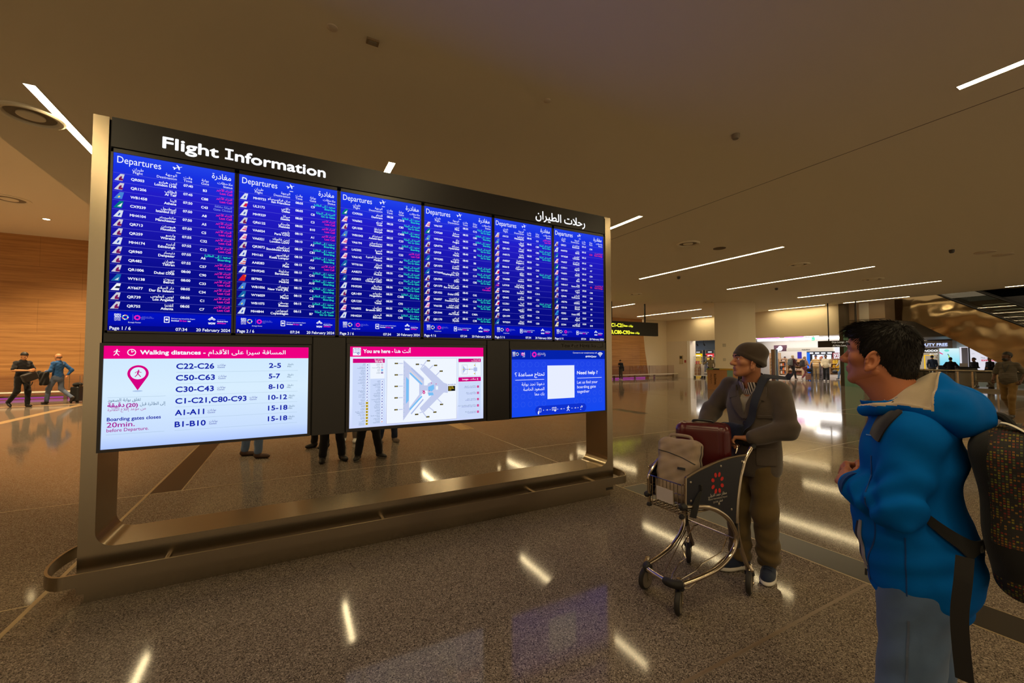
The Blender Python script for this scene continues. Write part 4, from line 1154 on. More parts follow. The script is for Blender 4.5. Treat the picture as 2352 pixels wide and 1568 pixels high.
def flesh(name, parts, mats, parent=None, pick=None, it=1, label=None):
    """parts: list of (fn, lo, hi, voxel) -> one smooth mesh; pick(centres) gives the material of each face"""
    Vs = []; Fs = []; k = 0
    for fn, lo, hi, vx in parts:
        V, Fc = skin(fn, lo, hi, vx)
        V = smooth_v(V, Fc, it)
        Vs.append(V); Fs.append(Fc + k); k += len(V)
    V = np.concatenate(Vs); Fc = np.concatenate(Fs)
    me = bpy.data.meshes.new(name)
    me.vertices.add(len(V)); me.vertices.foreach_set('co', V.ravel())
    me.loops.add(Fc.size); me.loops.foreach_set('vertex_index', Fc.ravel().astype(np.int32))
    me.polygons.add(len(Fc)); me.polygons.foreach_set('loop_start', (np.arange(len(Fc)) * 4).astype(np.int32))
    me.polygons.foreach_set('loop_total', np.full(len(Fc), 4, np.int32))
    for m in mats: me.materials.append(m)
    if pick is not None:
        me.polygons.foreach_set('material_index', np.asarray(pick(V[Fc].mean(1)), np.int32))
    me.polygons.foreach_set('use_smooth', np.ones(len(Fc), bool))
    me.update(calc_edges=True)
    o = bpy.data.objects.new(name, me)
    COL.objects.link(o)
    if parent: o.parent = parent
    if label: o['label'] = label
    return o

def cloth(name, rgb, rough=0.85, bump=0.25, scale=350, sheen=0.15, noise=0.12):
    return mat(name, rgb, rough, bump=bump, bscale=scale, sheen=sheen, noise=noise, nscale=18, spec=0.25)

def hand_fn(wr, d, nrm, thumb, curl=0.35, k=1.0, spread=0.06):
    """hand at the wrist: d = way the fingers point, nrm = palm normal, thumb = side the thumb leaves from"""
    wr = np.asarray(wr, float); d = np.asarray(d, float); d /= np.linalg.norm(d)
    n = np.asarray(nrm, float); n = n - d * (n @ d); n /= np.linalg.norm(n)
    s = np.asarray(thumb, float); s = s - d * (s @ d) - n * (s @ n); s /= np.linalg.norm(s)
    segs = []
    for i, (off, L) in enumerate(((0.028, 0.074), (0.0095, 0.083), (-0.0095, 0.077), (-0.027, 0.06))):
        k0 = wr + (d * (0.088 - 0.004 * abs(i - 1)) + s * off) * k
        segs.append((wr + (d * 0.012 + s * off * 0.55) * k, k0, 0.0145 * k, 0.0112 * k, 0))
        p = k0; ang = 0.25 * curl + 0.05 * i * curl
        for j, f in enumerate((0.46, 0.3, 0.24)):
            ang += curl * (0.75, 0.95, 0.6)[j]
            q = p + (d * math.cos(ang) + n * math.sin(ang) + s * spread * (1.5 - i) * 0.6) * L * f * k
            segs.append((p, q, (0.0098, 0.0088, 0.0078)[j] * k, (0.0088, 0.0078, 0.0062)[j] * k, 1 + i)); p = q
    t0 = wr + (d * 0.02 + s * 0.022) * k; t1 = t0 + (d * 0.035 + s * 0.028 + n * 0.016) * k; t2 = t1 + (d * 0.03 + s * 0.006 + n * 0.018 * (1 + curl)) * k; t3 = t2 + (d * 0.02 - s * 0.008 * curl + n * 0.012 * (1 + curl)) * k
    th = [(t0, t1, 0.0155 * k, 0.0125 * k), (t1, t2, 0.0118 * k, 0.0102 * k), (t2, t3, 0.0102 * k, 0.0078 * k)]
    def fn(P):
        palm = su(0.014 * k, *[rc(P, a, b, ra, rb) for a, b, ra, rb, g in segs if g == 0], rc(P, wr - d * 0.03 * k, wr + d * 0.015 * k, 0.024 * k, 0.021 * k))
        r = palm
        for g in range(1, 5):
            f = su(0.004 * k, *[rc(P, a, b, ra, rb) for a, b, ra, rb, gg in segs if gg == g])
            r = su(0.006 * k, r, f)
        return su(0.009 * k, r, su(0.006 * k, *[rc(P, *q) for q in th]))
    c = wr + d * 0.09 * k
    return fn, c - 0.135 * k, c + 0.135 * k

SKIN = {}
def skin_mat(rgb):
    if rgb not in SKIN:
        m = mat('skin_%d_%d_%d' % rgb, rgb, 0.5, bump=0.08, bscale=260, spec=0.4, noise=0.08)
        m.node_tree.nodes['Principled BSDF'].inputs['Subsurface Weight'].default_value = 0.08
        m.node_tree.nodes['Principled BSDF'].inputs['Subsurface Radius'].default_value = (0.01, 0.004, 0.002)
        SKIN[rgb] = m
    return SKIN[rgb]
M_EYEW = mat('eye_white', (225, 218, 208), 0.2); M_IRIS = mat('eye_dark', (34, 22, 16), 0.15); M_LIP = mat('lip', (150, 92, 80), 0.45)
M_SOLE = mat('shoe_sole', (210, 204, 194), 0.6)

# a figure of the middle or far distance: x forward, y to its left, z up, 1.75 m tall before scaling
BASE = dict(hipL=(0, 0.09, 0.93), hipR=(0, -0.09, 0.93), kneeL=(0.02, 0.1, 0.5), kneeR=(0.02, -0.1, 0.5), ankL=(-0.02, 0.1, 0.085), ankR=(-0.02, -0.1, 0.085),
            shL=(0, 0.165, 1.405), shR=(0, -0.165, 1.405), elL=(-0.03, 0.235, 1.14), elR=(-0.03, -0.235, 1.14), wrL=(0.07, 0.235, 0.9), wrR=(0.07, -0.235, 0.9), head=(0.02, 0, 1.625), look=(0, 0), toeL=0, toeR=0)
def person(label, loc, deg, tall=1.75, pose=None, top=(60, 60, 60), legs=(40, 40, 50), shoe=(40, 36, 34), skin_c=(190, 140, 110), hair=(30, 24, 20), hair_kind='short', sleeve='long', vx=0.016, hip=0.0, belly=0.0, cat='person', sole=None, extra=None, hem=0.86, fine=False, stripes=None, legs2=None):
    p = dict(BASE); p.update(pose or {})
    p = {k: (np.array(v, float) if isinstance(v, tuple) and len(v) == 3 else v) for k, v in p.items()}
    s = tall / 1.75
    hd = p['head']; yaw, pit = p['look']
    Rh = rotm('Z', yaw) @ rotm('Y', -pit)
    H = lambda x, y, z: hd + Rh @ np.array((x, y, z))
    nb = np.array((-0.01, 0, 1.45)) + (hd - np.array((0.02, 0, 1.625))) * 0.3
    ms = skin_mat(skin_c)
    def head_fn(P):
        Q = (P - hd) @ Rh
        sk = su(0.03, el(Q, (-0.012, 0, 0.03), (0.094, 0.074, 0.09)), el(Q, (0.03, 0, -0.045), (0.06, 0.055, 0.07)), rc(Q, (0.055, 0, -0.085), (0.05, 0, -0.07), 0.028, 0.03))
        sk = su(0.012, sk, rc(Q, (0.086, 0, 0.015), (0.106, 0, -0.02), 0.009, 0.014))
        sk = su(0.008, sk, rc(Q, (0.083, 0, -0.05), (0.08, 0, -0.06), 0.014, 0.016))
        for y in (-1, 1):
            sk = su(0.006, sk, el(Q, (-0.005, y * 0.076, -0.005), (0.02, 0.009, 0.032)))
            sk = np.maximum(sk, -el(Q, (0.092, y * 0.031, 0.018), (0.014, 0.018, 0.011)))
            sk = np.minimum(sk, el(Q, (0.074, y * 0.031, 0.017), (0.013, 0.015, 0.012)))
        return sk
    def body_fn(P):
        nk = rc(P, nb - np.array((0.02, 0, 0.03)), hd + Rh @ np.array((-0.02, 0, -0.05)), 0.058, 0.052)
        tr = su(0.05, el(P, (0, 0, 1.3), (0.1, 0.16, 0.2)), el(P, (0, 0, 1.05), (0.09, 0.13, 0.2)))
        r = su(0.03, nk, tr, head_fn(P))
        for q in 'LR':
            r = np.minimum(r, chain(P, [p['sh' + q], p['el' + q], p['wr' + q]], [0.042, 0.036, 0.026]))
            r = np.minimum(r, chain(P, [p['hip' + q], p['knee' + q], p['ank' + q]], [0.07, 0.05, 0.035]))
        return r
    parts = [(body_fn, (-0.45, -0.5, 0.0), (0.5, 0.5, 1.9), vx)]
    if fine: parts.append((head_fn, hd - 0.15, hd + 0.15, vx * 0.4))
    for q in 'LR':
        d = p['wr' + q] - p['el' + q]
        y = 1 if q == 'L' else -1
        fn, lo, hi = hand_fn(p['wr' + q], d + np.array((0, 0, -0.02)), (0.15, -y, -0.1), (1, 0, 0.2), p.get('curl', 0.55))
        parts.append((fn, lo, hi, min(vx * 0.45, 0.006)))
    def pick(C):
        Q = (C - hd) @ Rh
        out = np.zeros(len(C), int)
        for y in (-1, 1):
            e = np.linalg.norm((Q - np.array((0.087, y * 0.031, 0.017))) / (0.012, 0.014, 0.01), axis=1) < 1
            out[e] = 1
        out[np.linalg.norm((Q - np.array((0.093, 0, -0.055))) / (0.012, 0.02, 0.007), axis=1) < 1] = 2
        return out
    root = flesh('person', parts, [ms, M_IRIS, M_LIP], None, pick, 1)
    tag(root, label, cat)
    root.location = loc; root.rotation_euler = (0, 0, math.radians(deg)); root.scale = (s, s, s)
    # clothes
    tm = cloth('cloth_%d_%d_%d' % top, top) if not stripes else striped(top, stripes)
    def shirt_fn(P):
        t = su(0.07, el(P, (0, 0, 1.3), (0.118 + belly * 0.3, 0.178, 0.19)), el(P, (0.01 + belly * 0.5, 0, 1.06), (0.115 + belly, 0.158 + belly * 0.5, 0.2)), el(P, (-0.01, 0, 0.93), (0.118, 0.165, 0.13)))
        t = su(0.05, t, rc(P, p['shL'], p['shR'], 0.058, 0.058), rc(P, nb - np.array((0.01, 0, 0.05)), nb + np.array((0, 0, 0.02)), 0.075, 0.066))
        for q in 'LR':
            a, b, c = p['sh' + q], p['el' + q], p['wr' + q]
            if sleeve == 'short': e = a + (b - a) * 0.82; t = su(0.03, t, rc(P, a, e, 0.058, 0.062))
            else: t = su(0.035, t, chain(P, [a, b, b + (c - b) * 0.96], [0.062, 0.055, 0.041], 0.03))
        t = np.maximum(t, hem - P[:, 2] + 0.0)
        return t + 0.004 * np.sin(P[:, 2] * 55 + 9 * P[:, 1]) * np.sin(P[:, 1] * 31 + P[:, 0] * 24)
    flesh('shirt', [(shirt_fn, (-0.45, -0.5, hem - 0.03), (0.5, 0.5, 1.56), vx * 0.85)], [tm], root, None, 1)
    lm = cloth('cloth_%d_%d_%d' % legs, legs)
    def trouser_fn(P):
        t = su(0.05, el(P, (-0.01, 0, 0.95), (0.118 + hip, 0.162, 0.1)), el(P, (-0.015, 0, 0.86), (0.12, 0.155, 0.1)))
        for q in 'LR':
            a, b, c = p['hip' + q], p['knee' + q], p['ank' + q]
            t = su(0.03, t, chain(P, [a, b, c + (b - c) * 0.06], [0.092, 0.07, 0.06], 0.05))
        t = np.maximum(t, P[:, 2] - 0.99)
        return t + 0.004 * np.sin(P[:, 2] * 40 + 14 * P[:, 1]) * np.sin(P[:, 0] * 38 + P[:, 2] * 11)
    flesh('trousers', [(trouser_fn, (-0.5, -0.35, 0.02), (0.5, 0.35, 1.01), vx * 0.85)], [lm], root, None, 1)
    sm = mat('shoe_%d_%d_%d' % shoe, shoe, 0.55); so = mat('sole_%d_%d_%d' % sole, sole, 0.6) if sole else sm
    for q in 'LR':
        a = p['ank' + q]; lift = a[2] - 0.085
        td = math.radians(p['toe' + q]); f_ = np.array((math.cos(td), math.sin(td), 0))
        kn = p['knee' + q]; tilt = p.get('tilt' + q, 0.0)
        f3 = f_ * math.cos(tilt) + np.array((0, 0, -math.sin(tilt)))
        up = np.array((0, 0, math.cos(tilt))) + f_ * math.sin(tilt)
        sd = np.cross(up, f3)
        R = np.stack([f3, sd, up], 1)
        def shoe_fn(P, a=a, R=R):
            Q = (P - a) @ R
            r = su(0.03, el(Q, (-0.015, 0, -0.035), (0.055, 0.042, 0.05)), el(Q, (0.09, 0, -0.05), (0.095, 0.046, 0.04)), rc(Q, (0, 0, 0.0), (0.0, 0, -0.03), 0.046, 0.045))
            return np.maximum(np.maximum(r, -0.084 - Q[:, 2]), Q[:, 2] - 0.035)
        def spick(C, a=a, R=R): return (((C - a) @ R)[:, 2] < -0.062).astype(int)
        flesh('shoe', [(shoe_fn, a - 0.24, a + 0.24, min(vx * 0.7, 0.011))], [sm, so], root, spick, 1)
    # hair
    hm = mat('hair_%d_%d_%d' % hair, hair, 0.6, bump=0.5, bscale=500, noise=0.2)
    def hair_fn(P):
        Q = (P - hd) @ Rh
        r = el(Q, (-0.015, 0, 0.034), (0.105, 0.084, 0.1))
        if hair_kind == 'bald': r = np.maximum(el(Q, (-0.02, 0, 0.0), (0.098, 0.079, 0.06)), Q[:, 0] - 0.01); return np.maximum(r, np.abs(Q[:, 2] + 0.012) - 0.03)
        cut = np.where(Q[:, 0] > 0.02, 0.058 - Q[:, 2] + (Q[:, 0] - 0.09) * 0.25, -0.045 - Q[:, 2] + np.maximum(Q[:, 0] + 0.03, 0) * 1.6)
        r = np.maximum(r, cut)
        if hair_kind == 'bun': r = su(0.02, r, el(Q, (-0.125, 0, 0.02), (0.04, 0.04, 0.04)))
        if hair_kind == 'long': r = su(0.03, r, el(Q, (-0.06, 0, -0.06), (0.06, 0.085, 0.12)))
        if hair_kind == 'beard': r = np.minimum(r, np.maximum(el(Q, (0.045, 0, -0.075), (0.062, 0.058, 0.05)), Q[:, 2] + 0.04))
        if hair_kind == 'cap': r = np.maximum(el(Q, (-0.012, 0, 0.04), (0.108, 0.086, 0.098)), 0.045 - Q[:, 2]); r = np.minimum(r, el(Q, (0.12, 0, 0.055), (0.06, 0.06, 0.01)))
        return r
    flesh('cap' if hair_kind == 'cap' else 'hair', [(hair_fn, hd - 0.24, hd + 0.24, vx * 0.6)], [hm], root, None, 1)
    if extra: extra(root, p, H)
    return root

def striped(rgb, spec):
    """spec = (second colour, stripes per metre, share)"""
    m = cloth('striped_%d_%d_%d' % rgb, rgb)
    if m.get('done'): return m
    nt = m.node_tree; L = nt.links.new
    tc = nt.nodes.new('ShaderNodeTexCoord'); sp = nt.nodes.new('ShaderNodeSeparateXYZ'); mm = nt.nodes.new('ShaderNodeMath'); mm.operation = 'MULTIPLY'; mm.inputs[1].default_value = spec[1]
    fr = nt.nodes.new('ShaderNodeMath'); fr.operation = 'FRACT'; lt = nt.nodes.new('ShaderNodeMath'); lt.operation = 'LESS_THAN'; lt.inputs[1].default_value = spec[2]
    mx = nt.nodes.new('ShaderNodeMix'); mx.data_type = 'RGBA'; mx.inputs[6].default_value = (*lin(rgb), 1); mx.inputs[7].default_value = (*lin(spec[0]), 1)
    L(tc.outputs['Object'], sp.inputs[0]); L(sp.outputs[2], mm.inputs[0]); L(mm.outputs[0], fr.inputs[0]); L(fr.outputs[0], lt.inputs[0]); L(lt.outputs[0], mx.inputs[0]); L(mx.outputs[2], nt.nodes['Principled BSDF'].inputs['Base Color'])
    m['done'] = 1
    return m

def backpack(label, loc, deg, k=1.0, rgb=(60, 62, 64), straps=True, group=None):
    """stands upright, back panel towards +x, 0.45 m tall"""
    t = thing('backpack', label, 'backpack', loc, math.radians(deg), group)
    m = cloth('bag_%d_%d_%d' % rgb, rgb, 0.7)
    fn = lambda P: su(0.03 * k, bxd(P, (-0.07 * k, 0, 0.2 * k), (0.075 * k, 0.15 * k, 0.2 * k), 0.05 * k), el(P, (-0.07 * k, 0, 0.36 * k), (0.08 * k, 0.145 * k, 0.09 * k)))
    flesh('bag_body', [(fn, np.array((-0.2, -0.2, -0.05)) * k, np.array((0.08, 0.2, 0.5)) * k, 0.013 * k)], [m], t)
    fn2 = lambda P: bxd(P, (-0.15 * k, 0, 0.14 * k), (0.035 * k, 0.115 * k, 0.11 * k), 0.03 * k)
    flesh('front_pocket', [(fn2, np.array((-0.22, -0.16, 0)) * k, np.array((-0.08, 0.16, 0.28)) * k, 0.011 * k)], [m], t)
    a = MB(); a.tube(bez([(-0.02 * k, -0.03 * k, 0.44 * k), (-0.01 * k, 0, 0.48 * k), (-0.02 * k, 0.03 * k, 0.44 * k)], 5), 0.008 * k, M_BLACK, 6); a.build('carry_handle', t, smooth=True)
    if straps:
        for y in (-1, 1):
            a = MB(); a.tube(bez([(0.0, y * 0.08 * k, 0.4 * k), (0.1 * k, y * 0.1 * k, 0.44 * k), (0.2 * k, y * 0.12 * k, 0.34 * k), (0.18 * k, y * 0.14 * k, 0.16 * k), (0.0, y * 0.12 * k, 0.06 * k)], 6), 0.018 * k, M_BLACK, 6); a.build('shoulder_strap', t, smooth=True)
    return t
# ------------------------------------------------------------------ travellers near and far
WALK = dict(kneeL=(0.24, 0.09, 0.53), ankL=(0.3, 0.09, 0.1), kneeR=(-0.04, -0.09, 0.5), ankR=(-0.36, -0.09, 0.17), tiltR=0.75, elL=(-0.16, 0.23, 1.16), wrL=(-0.02, 0.22, 0.95), elR=(0.06, -0.23, 1.14), wrR=(0.24, -0.2, 1.0))
def holder(root_loc, deg, x, y, z):
    a = math.radians(deg)
    return (root_loc[0] + x * math.cos(a) - y * math.sin(a), root_loc[1] + x * math.sin(a) + y * math.cos(a), z)

# left: man in black looking into his bag
L0 = (-8.0, 20.3, 0); A0 = -38
person('person in black short sleeved shirt and trousers walking while looking into a black bag', L0, A0, 1.86, dict(WALK, kneeL=(0.1, 0.09, 0.5), ankL=(0.1, 0.09, 0.085), elL=(0.05, 0.25, 1.16), wrL=(0.3, 0.12, 1.17), elR=(0.06, -0.26, 1.17), wrR=(0.32, -0.05, 1.16), look=(0, -28), head=(0.05, 0, 1.62)), (26, 26, 30), (18, 18, 20), (20, 20, 22), (200, 140, 96), (26, 20, 16), sleeve='short', belly=0.02, fine=True, vx=0.013)
t = thing('satchel', 'black satchel held open by the walking person in black', 'bag', holder(L0, A0, 0.36, -0.02, 1.0), math.radians(A0))
mb_ = cloth('bag_26_22_20', (34, 28, 25), 0.6)
flesh('bag_body', [(lambda P: su(0.02, bxd(P, (0, 0, 0.02), (0.08, 0.2, 0.14), 0.05, rotm('X', 22))), (-0.15, -0.3, -0.25), (0.15, 0.3, 0.3), 0.014)], [mb_], t)
a = MB(); a.tube(bez([(0, -0.18, 0.08), (0.05, -0.1, -0.2), (0.06, 0.0, -0.26), (0.05, 0.05, -0.15)], 6), 0.014, M_BLACK, 6); a.build('strap', t, smooth=True)
a = MB(); a.rbox((-0.088, -0.14, 0.0), (-0.082, -0.08, 0.03), 0.005, mat('orange_tag', (200, 90, 40), 0.5), axis=0); a.build('tag', t)

# bald man in blue with a trolley case
L1 = (-7.45, 21.2, 0); A1 = 155
def spectacles(root, p, H):
    a = MB()
    for y in (-1, 1):
        c = H(0.1, y * 0.031, 0.016); a.tube([c + np.array((0, 0.02 * math.cos(u), 0.016 * math.sin(u))) for u in [2 * PI * i / 12 for i in range(12)]], 0.0022, M_BLACK, 5, closed=True)
        a.tube([H(0.1, y * 0.052, 0.02), H(0.0, y * 0.079, 0.02)], 0.002, M_BLACK, 5)
    a.tube([H(0.102, -0.011, 0.018), H(0.102, 0.011, 0.018)], 0.002, M_BLACK, 5)
    a.build('glasses', root, smooth=True)
person('bald person with glasses in blue jumper and jeans striding left with a black case', L1, A1, 1.82, dict(WALK, kneeL=(0.2, 0.09, 0.52), ankL=(0.26, 0.09, 0.085), ankR=(-0.42, -0.09, 0.2), tiltR=0.9, elL=(0.0, 0.26, 1.15), wrL=(0.2, 0.2, 1.12), elR=(-0.17, -0.3, 1.16), wrR=(-0.12, -0.22, 1.0)), (38, 84, 140), (92, 104, 128), (44, 32, 28), (205, 140, 96), (120, 90, 70), 'bald', fine=True, vx=0.013, extra=spectacles)
t = thing('folded_jacket', 'black jacket and pouch carried over the arm of the bald person in blue', 'jacket', holder(L1, A1, 0.2, 0.3, 0.9), math.radians(A1))
fj = lambda P: su(0.04, bxd(P, (-0.03, 0, 0.02), (0.14, 0.07, 0.24), 0.06), el(P, (0.14, 0.02, 0.16), (0.12, 0.08, 0.14))) + 0.008 * np.sin(P[:, 0] * 45 + P[:, 2] * 20)
flesh('jacket_cloth', [(fj, (-0.3, -0.2, -0.35), (0.35, 0.2, 0.4), 0.014)], [cloth('black_cloth', (18, 18, 20))], t)
def suitcase(label, loc, deg, k=1.0, rgb=(26, 26, 28)):
    t = thing('suitcase', label, 'suitcase', loc, math.radians(deg))
    m = mat('case_%d_%d_%d' % rgb, rgb, 0.45, bump=0.2, bscale=90)
    fn = lambda P: bxd(P, (0, 0, 0.33 * k), (0.13 * k, 0.2 * k, 0.27 * k), 0.05 * k) + 0.003 * (np.abs(np.sin(P[:, 1] * 70 / k)) < 0.25)
    flesh('case_body', [(fn, np.array((-0.2, -0.26, 0)) * k, np.array((0.2, 0.26, 0.66)) * k, 0.012 * k)], [m], t)
    for x in (-1, 1):
        for y in (-1, 1):
            a = MB(); a.cyl((x * 0.1 * k, y * 0.15 * k - 0.012, 0.03 * k), (x * 0.1 * k, y * 0.15 * k + 0.012, 0.03 * k), 0.03 * k, M_BLACK, 12); a.box((x * 0.1 * k - 0.01, y * 0.15 * k - 0.016, 0.03 * k), (x * 0.1 * k + 0.01, y * 0.15 * k + 0.016, 0.075 * k), M_BLACK); a.build('wheel', t)
    a = MB(); a.tube([(-0.1 * k, -0.08 * k, 0.58 * k), (-0.1 * k, -0.08 * k, 1.0 * k), (-0.1 * k, 0.08 * k, 1.0 * k), (-0.1 * k, 0.08 * k, 0.58 * k)], 0.009 * k, M_CHROME, 6); a.build('pull_handle', t, smooth=True)
    return t
suitcase('black wheeled case pulled behind the bald person in blue', holder(L1, A1, -0.42, -0.3, 0), A1 + 15, 1.0)
t = thing('holdall', 'soft black bag lying on top of the wheeled case behind the bald person', 'bag', holder(L1, A1, -0.42, -0.3, 0.6), math.radians(A1 + 15))
flesh('bag_body', [(lambda P: el(P, (0.0, 0, 0.07), (0.12, 0.22, 0.075)) + 0.006 * np.sin(P[:, 1] * 50), (-0.2, -0.28, -0.02), (0.2, 0.28, 0.2), 0.013)], [cloth('black_cloth', (18, 18, 20))], t)

# behind the display: people of whom the legs show
BK = (22, 20, 22)
person('person in light jeans and brown leather shoes behind the display, far left of the legs', (-0.52, 8.2, 0), -14, 1.76, dict(hipL=(-0.06, 0.09, 0.93), hipR=(0.06, -0.09, 0.93), kneeL=(-0.09, 0.1, 0.5), kneeR=(0.12, -0.1, 0.5), ankL=(-0.16, 0.11, 0.085), ankR=(0.12, -0.13, 0.085), toeR=-6, toeL=4), (90, 96, 110), (98, 118, 152), (74, 48, 34), sole=(50, 36, 28), vx=0.013)
person('person in black trousers and black shoes behind the display, nearest pair of legs', (0.62, 7.3, 0), 262, 1.78, dict(hipL=(0, 0.1, 0.93), ankL=(0, 0.15, 0.085), ankR=(0.06, -0.13, 0.085), toeL=26, toeR=-2), (30, 30, 34), BK, (20, 19, 20), sole=(30, 28, 28), vx=0.013)
person('person in black trousers and pale soled black trainers behind the display', (1.16, 7.16, 0), 262, 1.76, dict(ankL=(-0.02, 0.17, 0.085), ankR=(0.04, -0.16, 0.085), toeL=34, toeR=-14), (40, 44, 52), BK, (24, 23, 26), sole=(200, 196, 190), vx=0.013)
person('person in dark trousers and dark shoes standing behind the first pair of black legs', (0.52, 8.45, 0), 215, 1.75, dict(ankL=(-0.02, 0.13, 0.085), ankR=(0.03, -0.13, 0.085)), (60, 50, 44), (30, 26, 24), (34, 28, 26), vx=0.013)
person('person in grey cropped trousers and white trainers, half hidden behind the black legs', (1.06, 8.75, 0), 250, 1.68, dict(ankL=(0.04, 0.13, 0.085), ankR=(-0.02, -0.12, 0.085)), (150, 130, 120), (112, 100, 92), (222, 218, 212), vx=0.013)
person('person in blue jeans and grey trainers, rightmost legs behind the display', (1.72, 8.35, 0), 275, 1.74, dict(ankL=(0.02, 0.12, 0.085), ankR=(0.0, -0.17, 0.085), toeL=10), (70, 74, 80), (34, 42, 66), (120, 104, 92), sole=(206, 200, 190), vx=0.013)

# hand with a phone at the left picture edge
LP = (-2.84, 5.24, 0); AP = 18
person('person at the left picture edge of whom only the hand holding a phone shows', LP, AP, 1.72, dict(elR=(0.12, -0.2, 1.16), wrR=(0.37, -0.1, 1.24), elL=(0.0, 0.24, 1.14), look=(-10, -8), curl=1.0), (24, 24, 28), (40, 40, 46), skin_c=(150, 98, 66), fine=True, vx=0.014)
t = thing('phone', 'dark smartphone in a hand at the left picture edge', 'phone', holder(LP, AP, 0.48, -0.07, 1.27), math.radians(AP))
a = MB(); Rp = Matrix.Rotation(math.radians(-52), 3, 'Y') @ Matrix.Rotation(math.radians(10), 3, 'Z')
a.box((-0.004, -0.036, -0.075), (0.004, 0.036, 0.075), mat('phone_case', (52, 52, 46), 0.35), Rp); a.build('case', t)
a = MB(); a.box((-0.0046, -0.033, -0.071), (-0.0042, 0.033, 0.071), mat('phone_glass', (20, 22, 26), 0.1), Rp); a.build('screen', t)

# far hall
person('small far person in dark shirt and trousers looking down at a phone by the stone wall', (21.2, 22.9, 0), 195, 1.46, dict(elL=(0.0, 0.22, 1.16), wrL=(0.24, 0.06, 1.2), elR=(0.0, -0.22, 1.16), wrR=(0.24, -0.06, 1.2), look=(0, -35), head=(0.05, 0, 1.61)), (34, 40, 56), (66, 62, 58), (190, 184, 176), (196, 140, 104), (16, 14, 14))
backpack('dark backpack hanging low behind the far person looking down by the stone wall', (21.36, 22.94, 0.62), 195, 0.8, (28, 32, 44), False)
LR = (25.3, 18.6, 0); AR_ = 212
person('person in grey jumper reaching out towards the cage trolleys left of the column', LR, AR_, 1.72, dict(WALK, ankR=(-0.2, -0.12, 0.1), tiltR=0.2, elR=(0.12, -0.42, 1.2), wrR=(0.2, -0.66, 1.0), elL=(-0.02, 0.26, 1.15), wrL=(0.1, 0.22, 0.95)), (128, 116, 96), (24, 24, 26), (30, 28, 28), (150, 100, 70), (18, 16, 16), 'beard')
person('person in dark blue clothes among the yellow goods behind the cage trolleys', (30.6, 22.95, 0), 300, 1.78, dict(WALK), (44, 52, 70), (44, 58, 104), (40, 40, 44), (150, 104, 74))
GA = (32.1, 16.95, 0)
person('fair haired person in dark red jacket with a grey backpack, leftmost of the walking group', GA, -20, 1.76, dict(WALK), (70, 34, 40), (30, 28, 32), (96, 66, 44), (214, 170, 140), (196, 176, 140))
backpack('big grey backpack on the fair haired walker in dark red', holder(GA, -20, -0.12, 0, 1.0), -20, 1.15, (96, 98, 98))
GB = (31.7, 15.95, 0)
person('walker in pinkish top and wine red trousers beside the fair haired one', GB, -18, 1.66, dict(WALK), (176, 140, 120), (112, 52, 62), (200, 190, 184), (206, 160, 130), (160, 120, 80), 'bun')
backpack('black backpack on the walker in wine red trousers', holder(GB, -18, -0.12, 0, 0.96), -18, 1.05, (52, 46, 50))
suitcase('small brown wheeled case between the wine red walker and the striped one', (31.5, 15.65, 0), -30, 0.8, (134, 92, 78))
GT = (31.7, 15.25, 0)
person('heavy set person in tan striped shirt and khaki trousers facing this way, arms out', GT, 205, 1.76, dict(elL=(-0.02, 0.3, 1.17), wrL=(0.06, 0.36, 0.92), elR=(-0.02, -0.3, 1.17), wrR=(0.06, -0.36, 0.92), kneeL=(0.06, 0.1, 0.5)), (190, 150, 96), (150, 128, 92), (190, 180, 170), (206, 150, 120), (44, 56, 110), 'cap', 'short', belly=0.05, stripes=((226, 206, 170), 7.0, 0.3))
a = thing('crossbody_bag', 'black bag hanging in front of the wine red walker', 'bag', (31.45, 15.55, 0.72), 0)
flesh('bag_body', [(lambda P: el(P, (0, 0, 0), (0.12, 0.2, 0.14)), (-0.2, -0.28, -0.2), (0.2, 0.28, 0.2), 0.02)], [cloth('black_cloth', (18, 18, 20))], a)
person('person with an orange headscarf and grey coat behind the striped walker', (33.4, 15.75, 0), 205, 1.64, dict(WALK), (110, 104, 108), (110, 104, 112), (60, 56, 56), (220, 170, 146), (224, 132, 92), 'long')
GE = (31.75, 14.68, 0)
person('bearded person in cream jumper and black trousers walking towards this side', GE, 203, 1.77, dict(WALK, kneeL=(0.14, 0.1, 0.5), ankL=(0.14, 0.1, 0.085), ankR=(-0.1, -0.1, 0.1), tiltR=0.2), (206, 190, 158), (22, 22, 24), (210, 204, 198), (140, 94, 70), (20, 18, 18), 'beard', belly=0.04)
GP = (35.0, 15.2, 0)
person('person in checked shirt and jeans at the right end of the shop group', GP, 150, 1.68, dict(WALK), (186, 178, 164), (84, 110, 136), (60, 56, 54), (206, 160, 130), (60, 46, 38), 'long', stripes=((120, 116, 112), 18.0, 0.4))
a = thing('handbag', 'black handbag held low by the person in the checked shirt', 'bag', (34.75, 15.5, 0.55), 0)
flesh('bag_body', [(lambda P: su(0.03, el(P, (0, 0, 0), (0.12, 0.17, 0.14))), (-0.2, -0.24, -0.2), (0.2, 0.24, 0.2), 0.02)], [mat('leather_black', (30, 30, 34), 0.35)], a)
b = MB(); b.tube(bez([(0, -0.1, 0.1), (0, -0.06, 0.34), (0, 0.06, 0.34), (0, 0.1, 0.1)], 6), 0.014, M_BLACK, 6); b.build('handle', a, smooth=True)
person('dark haired shop worker behind the book shelf with only the head above it', (36.0, 19.6, 0), 220, 1.66, None, (236, 226, 216), (60, 60, 64), hair=(20, 16, 16))
person('person in a red cap further back between the striped and the cream walkers', (36.5, 17.15, 0), 200, 1.68, dict(WALK), (150, 60, 60), (70, 70, 80), hair=(190, 40, 60), hair_kind='cap')
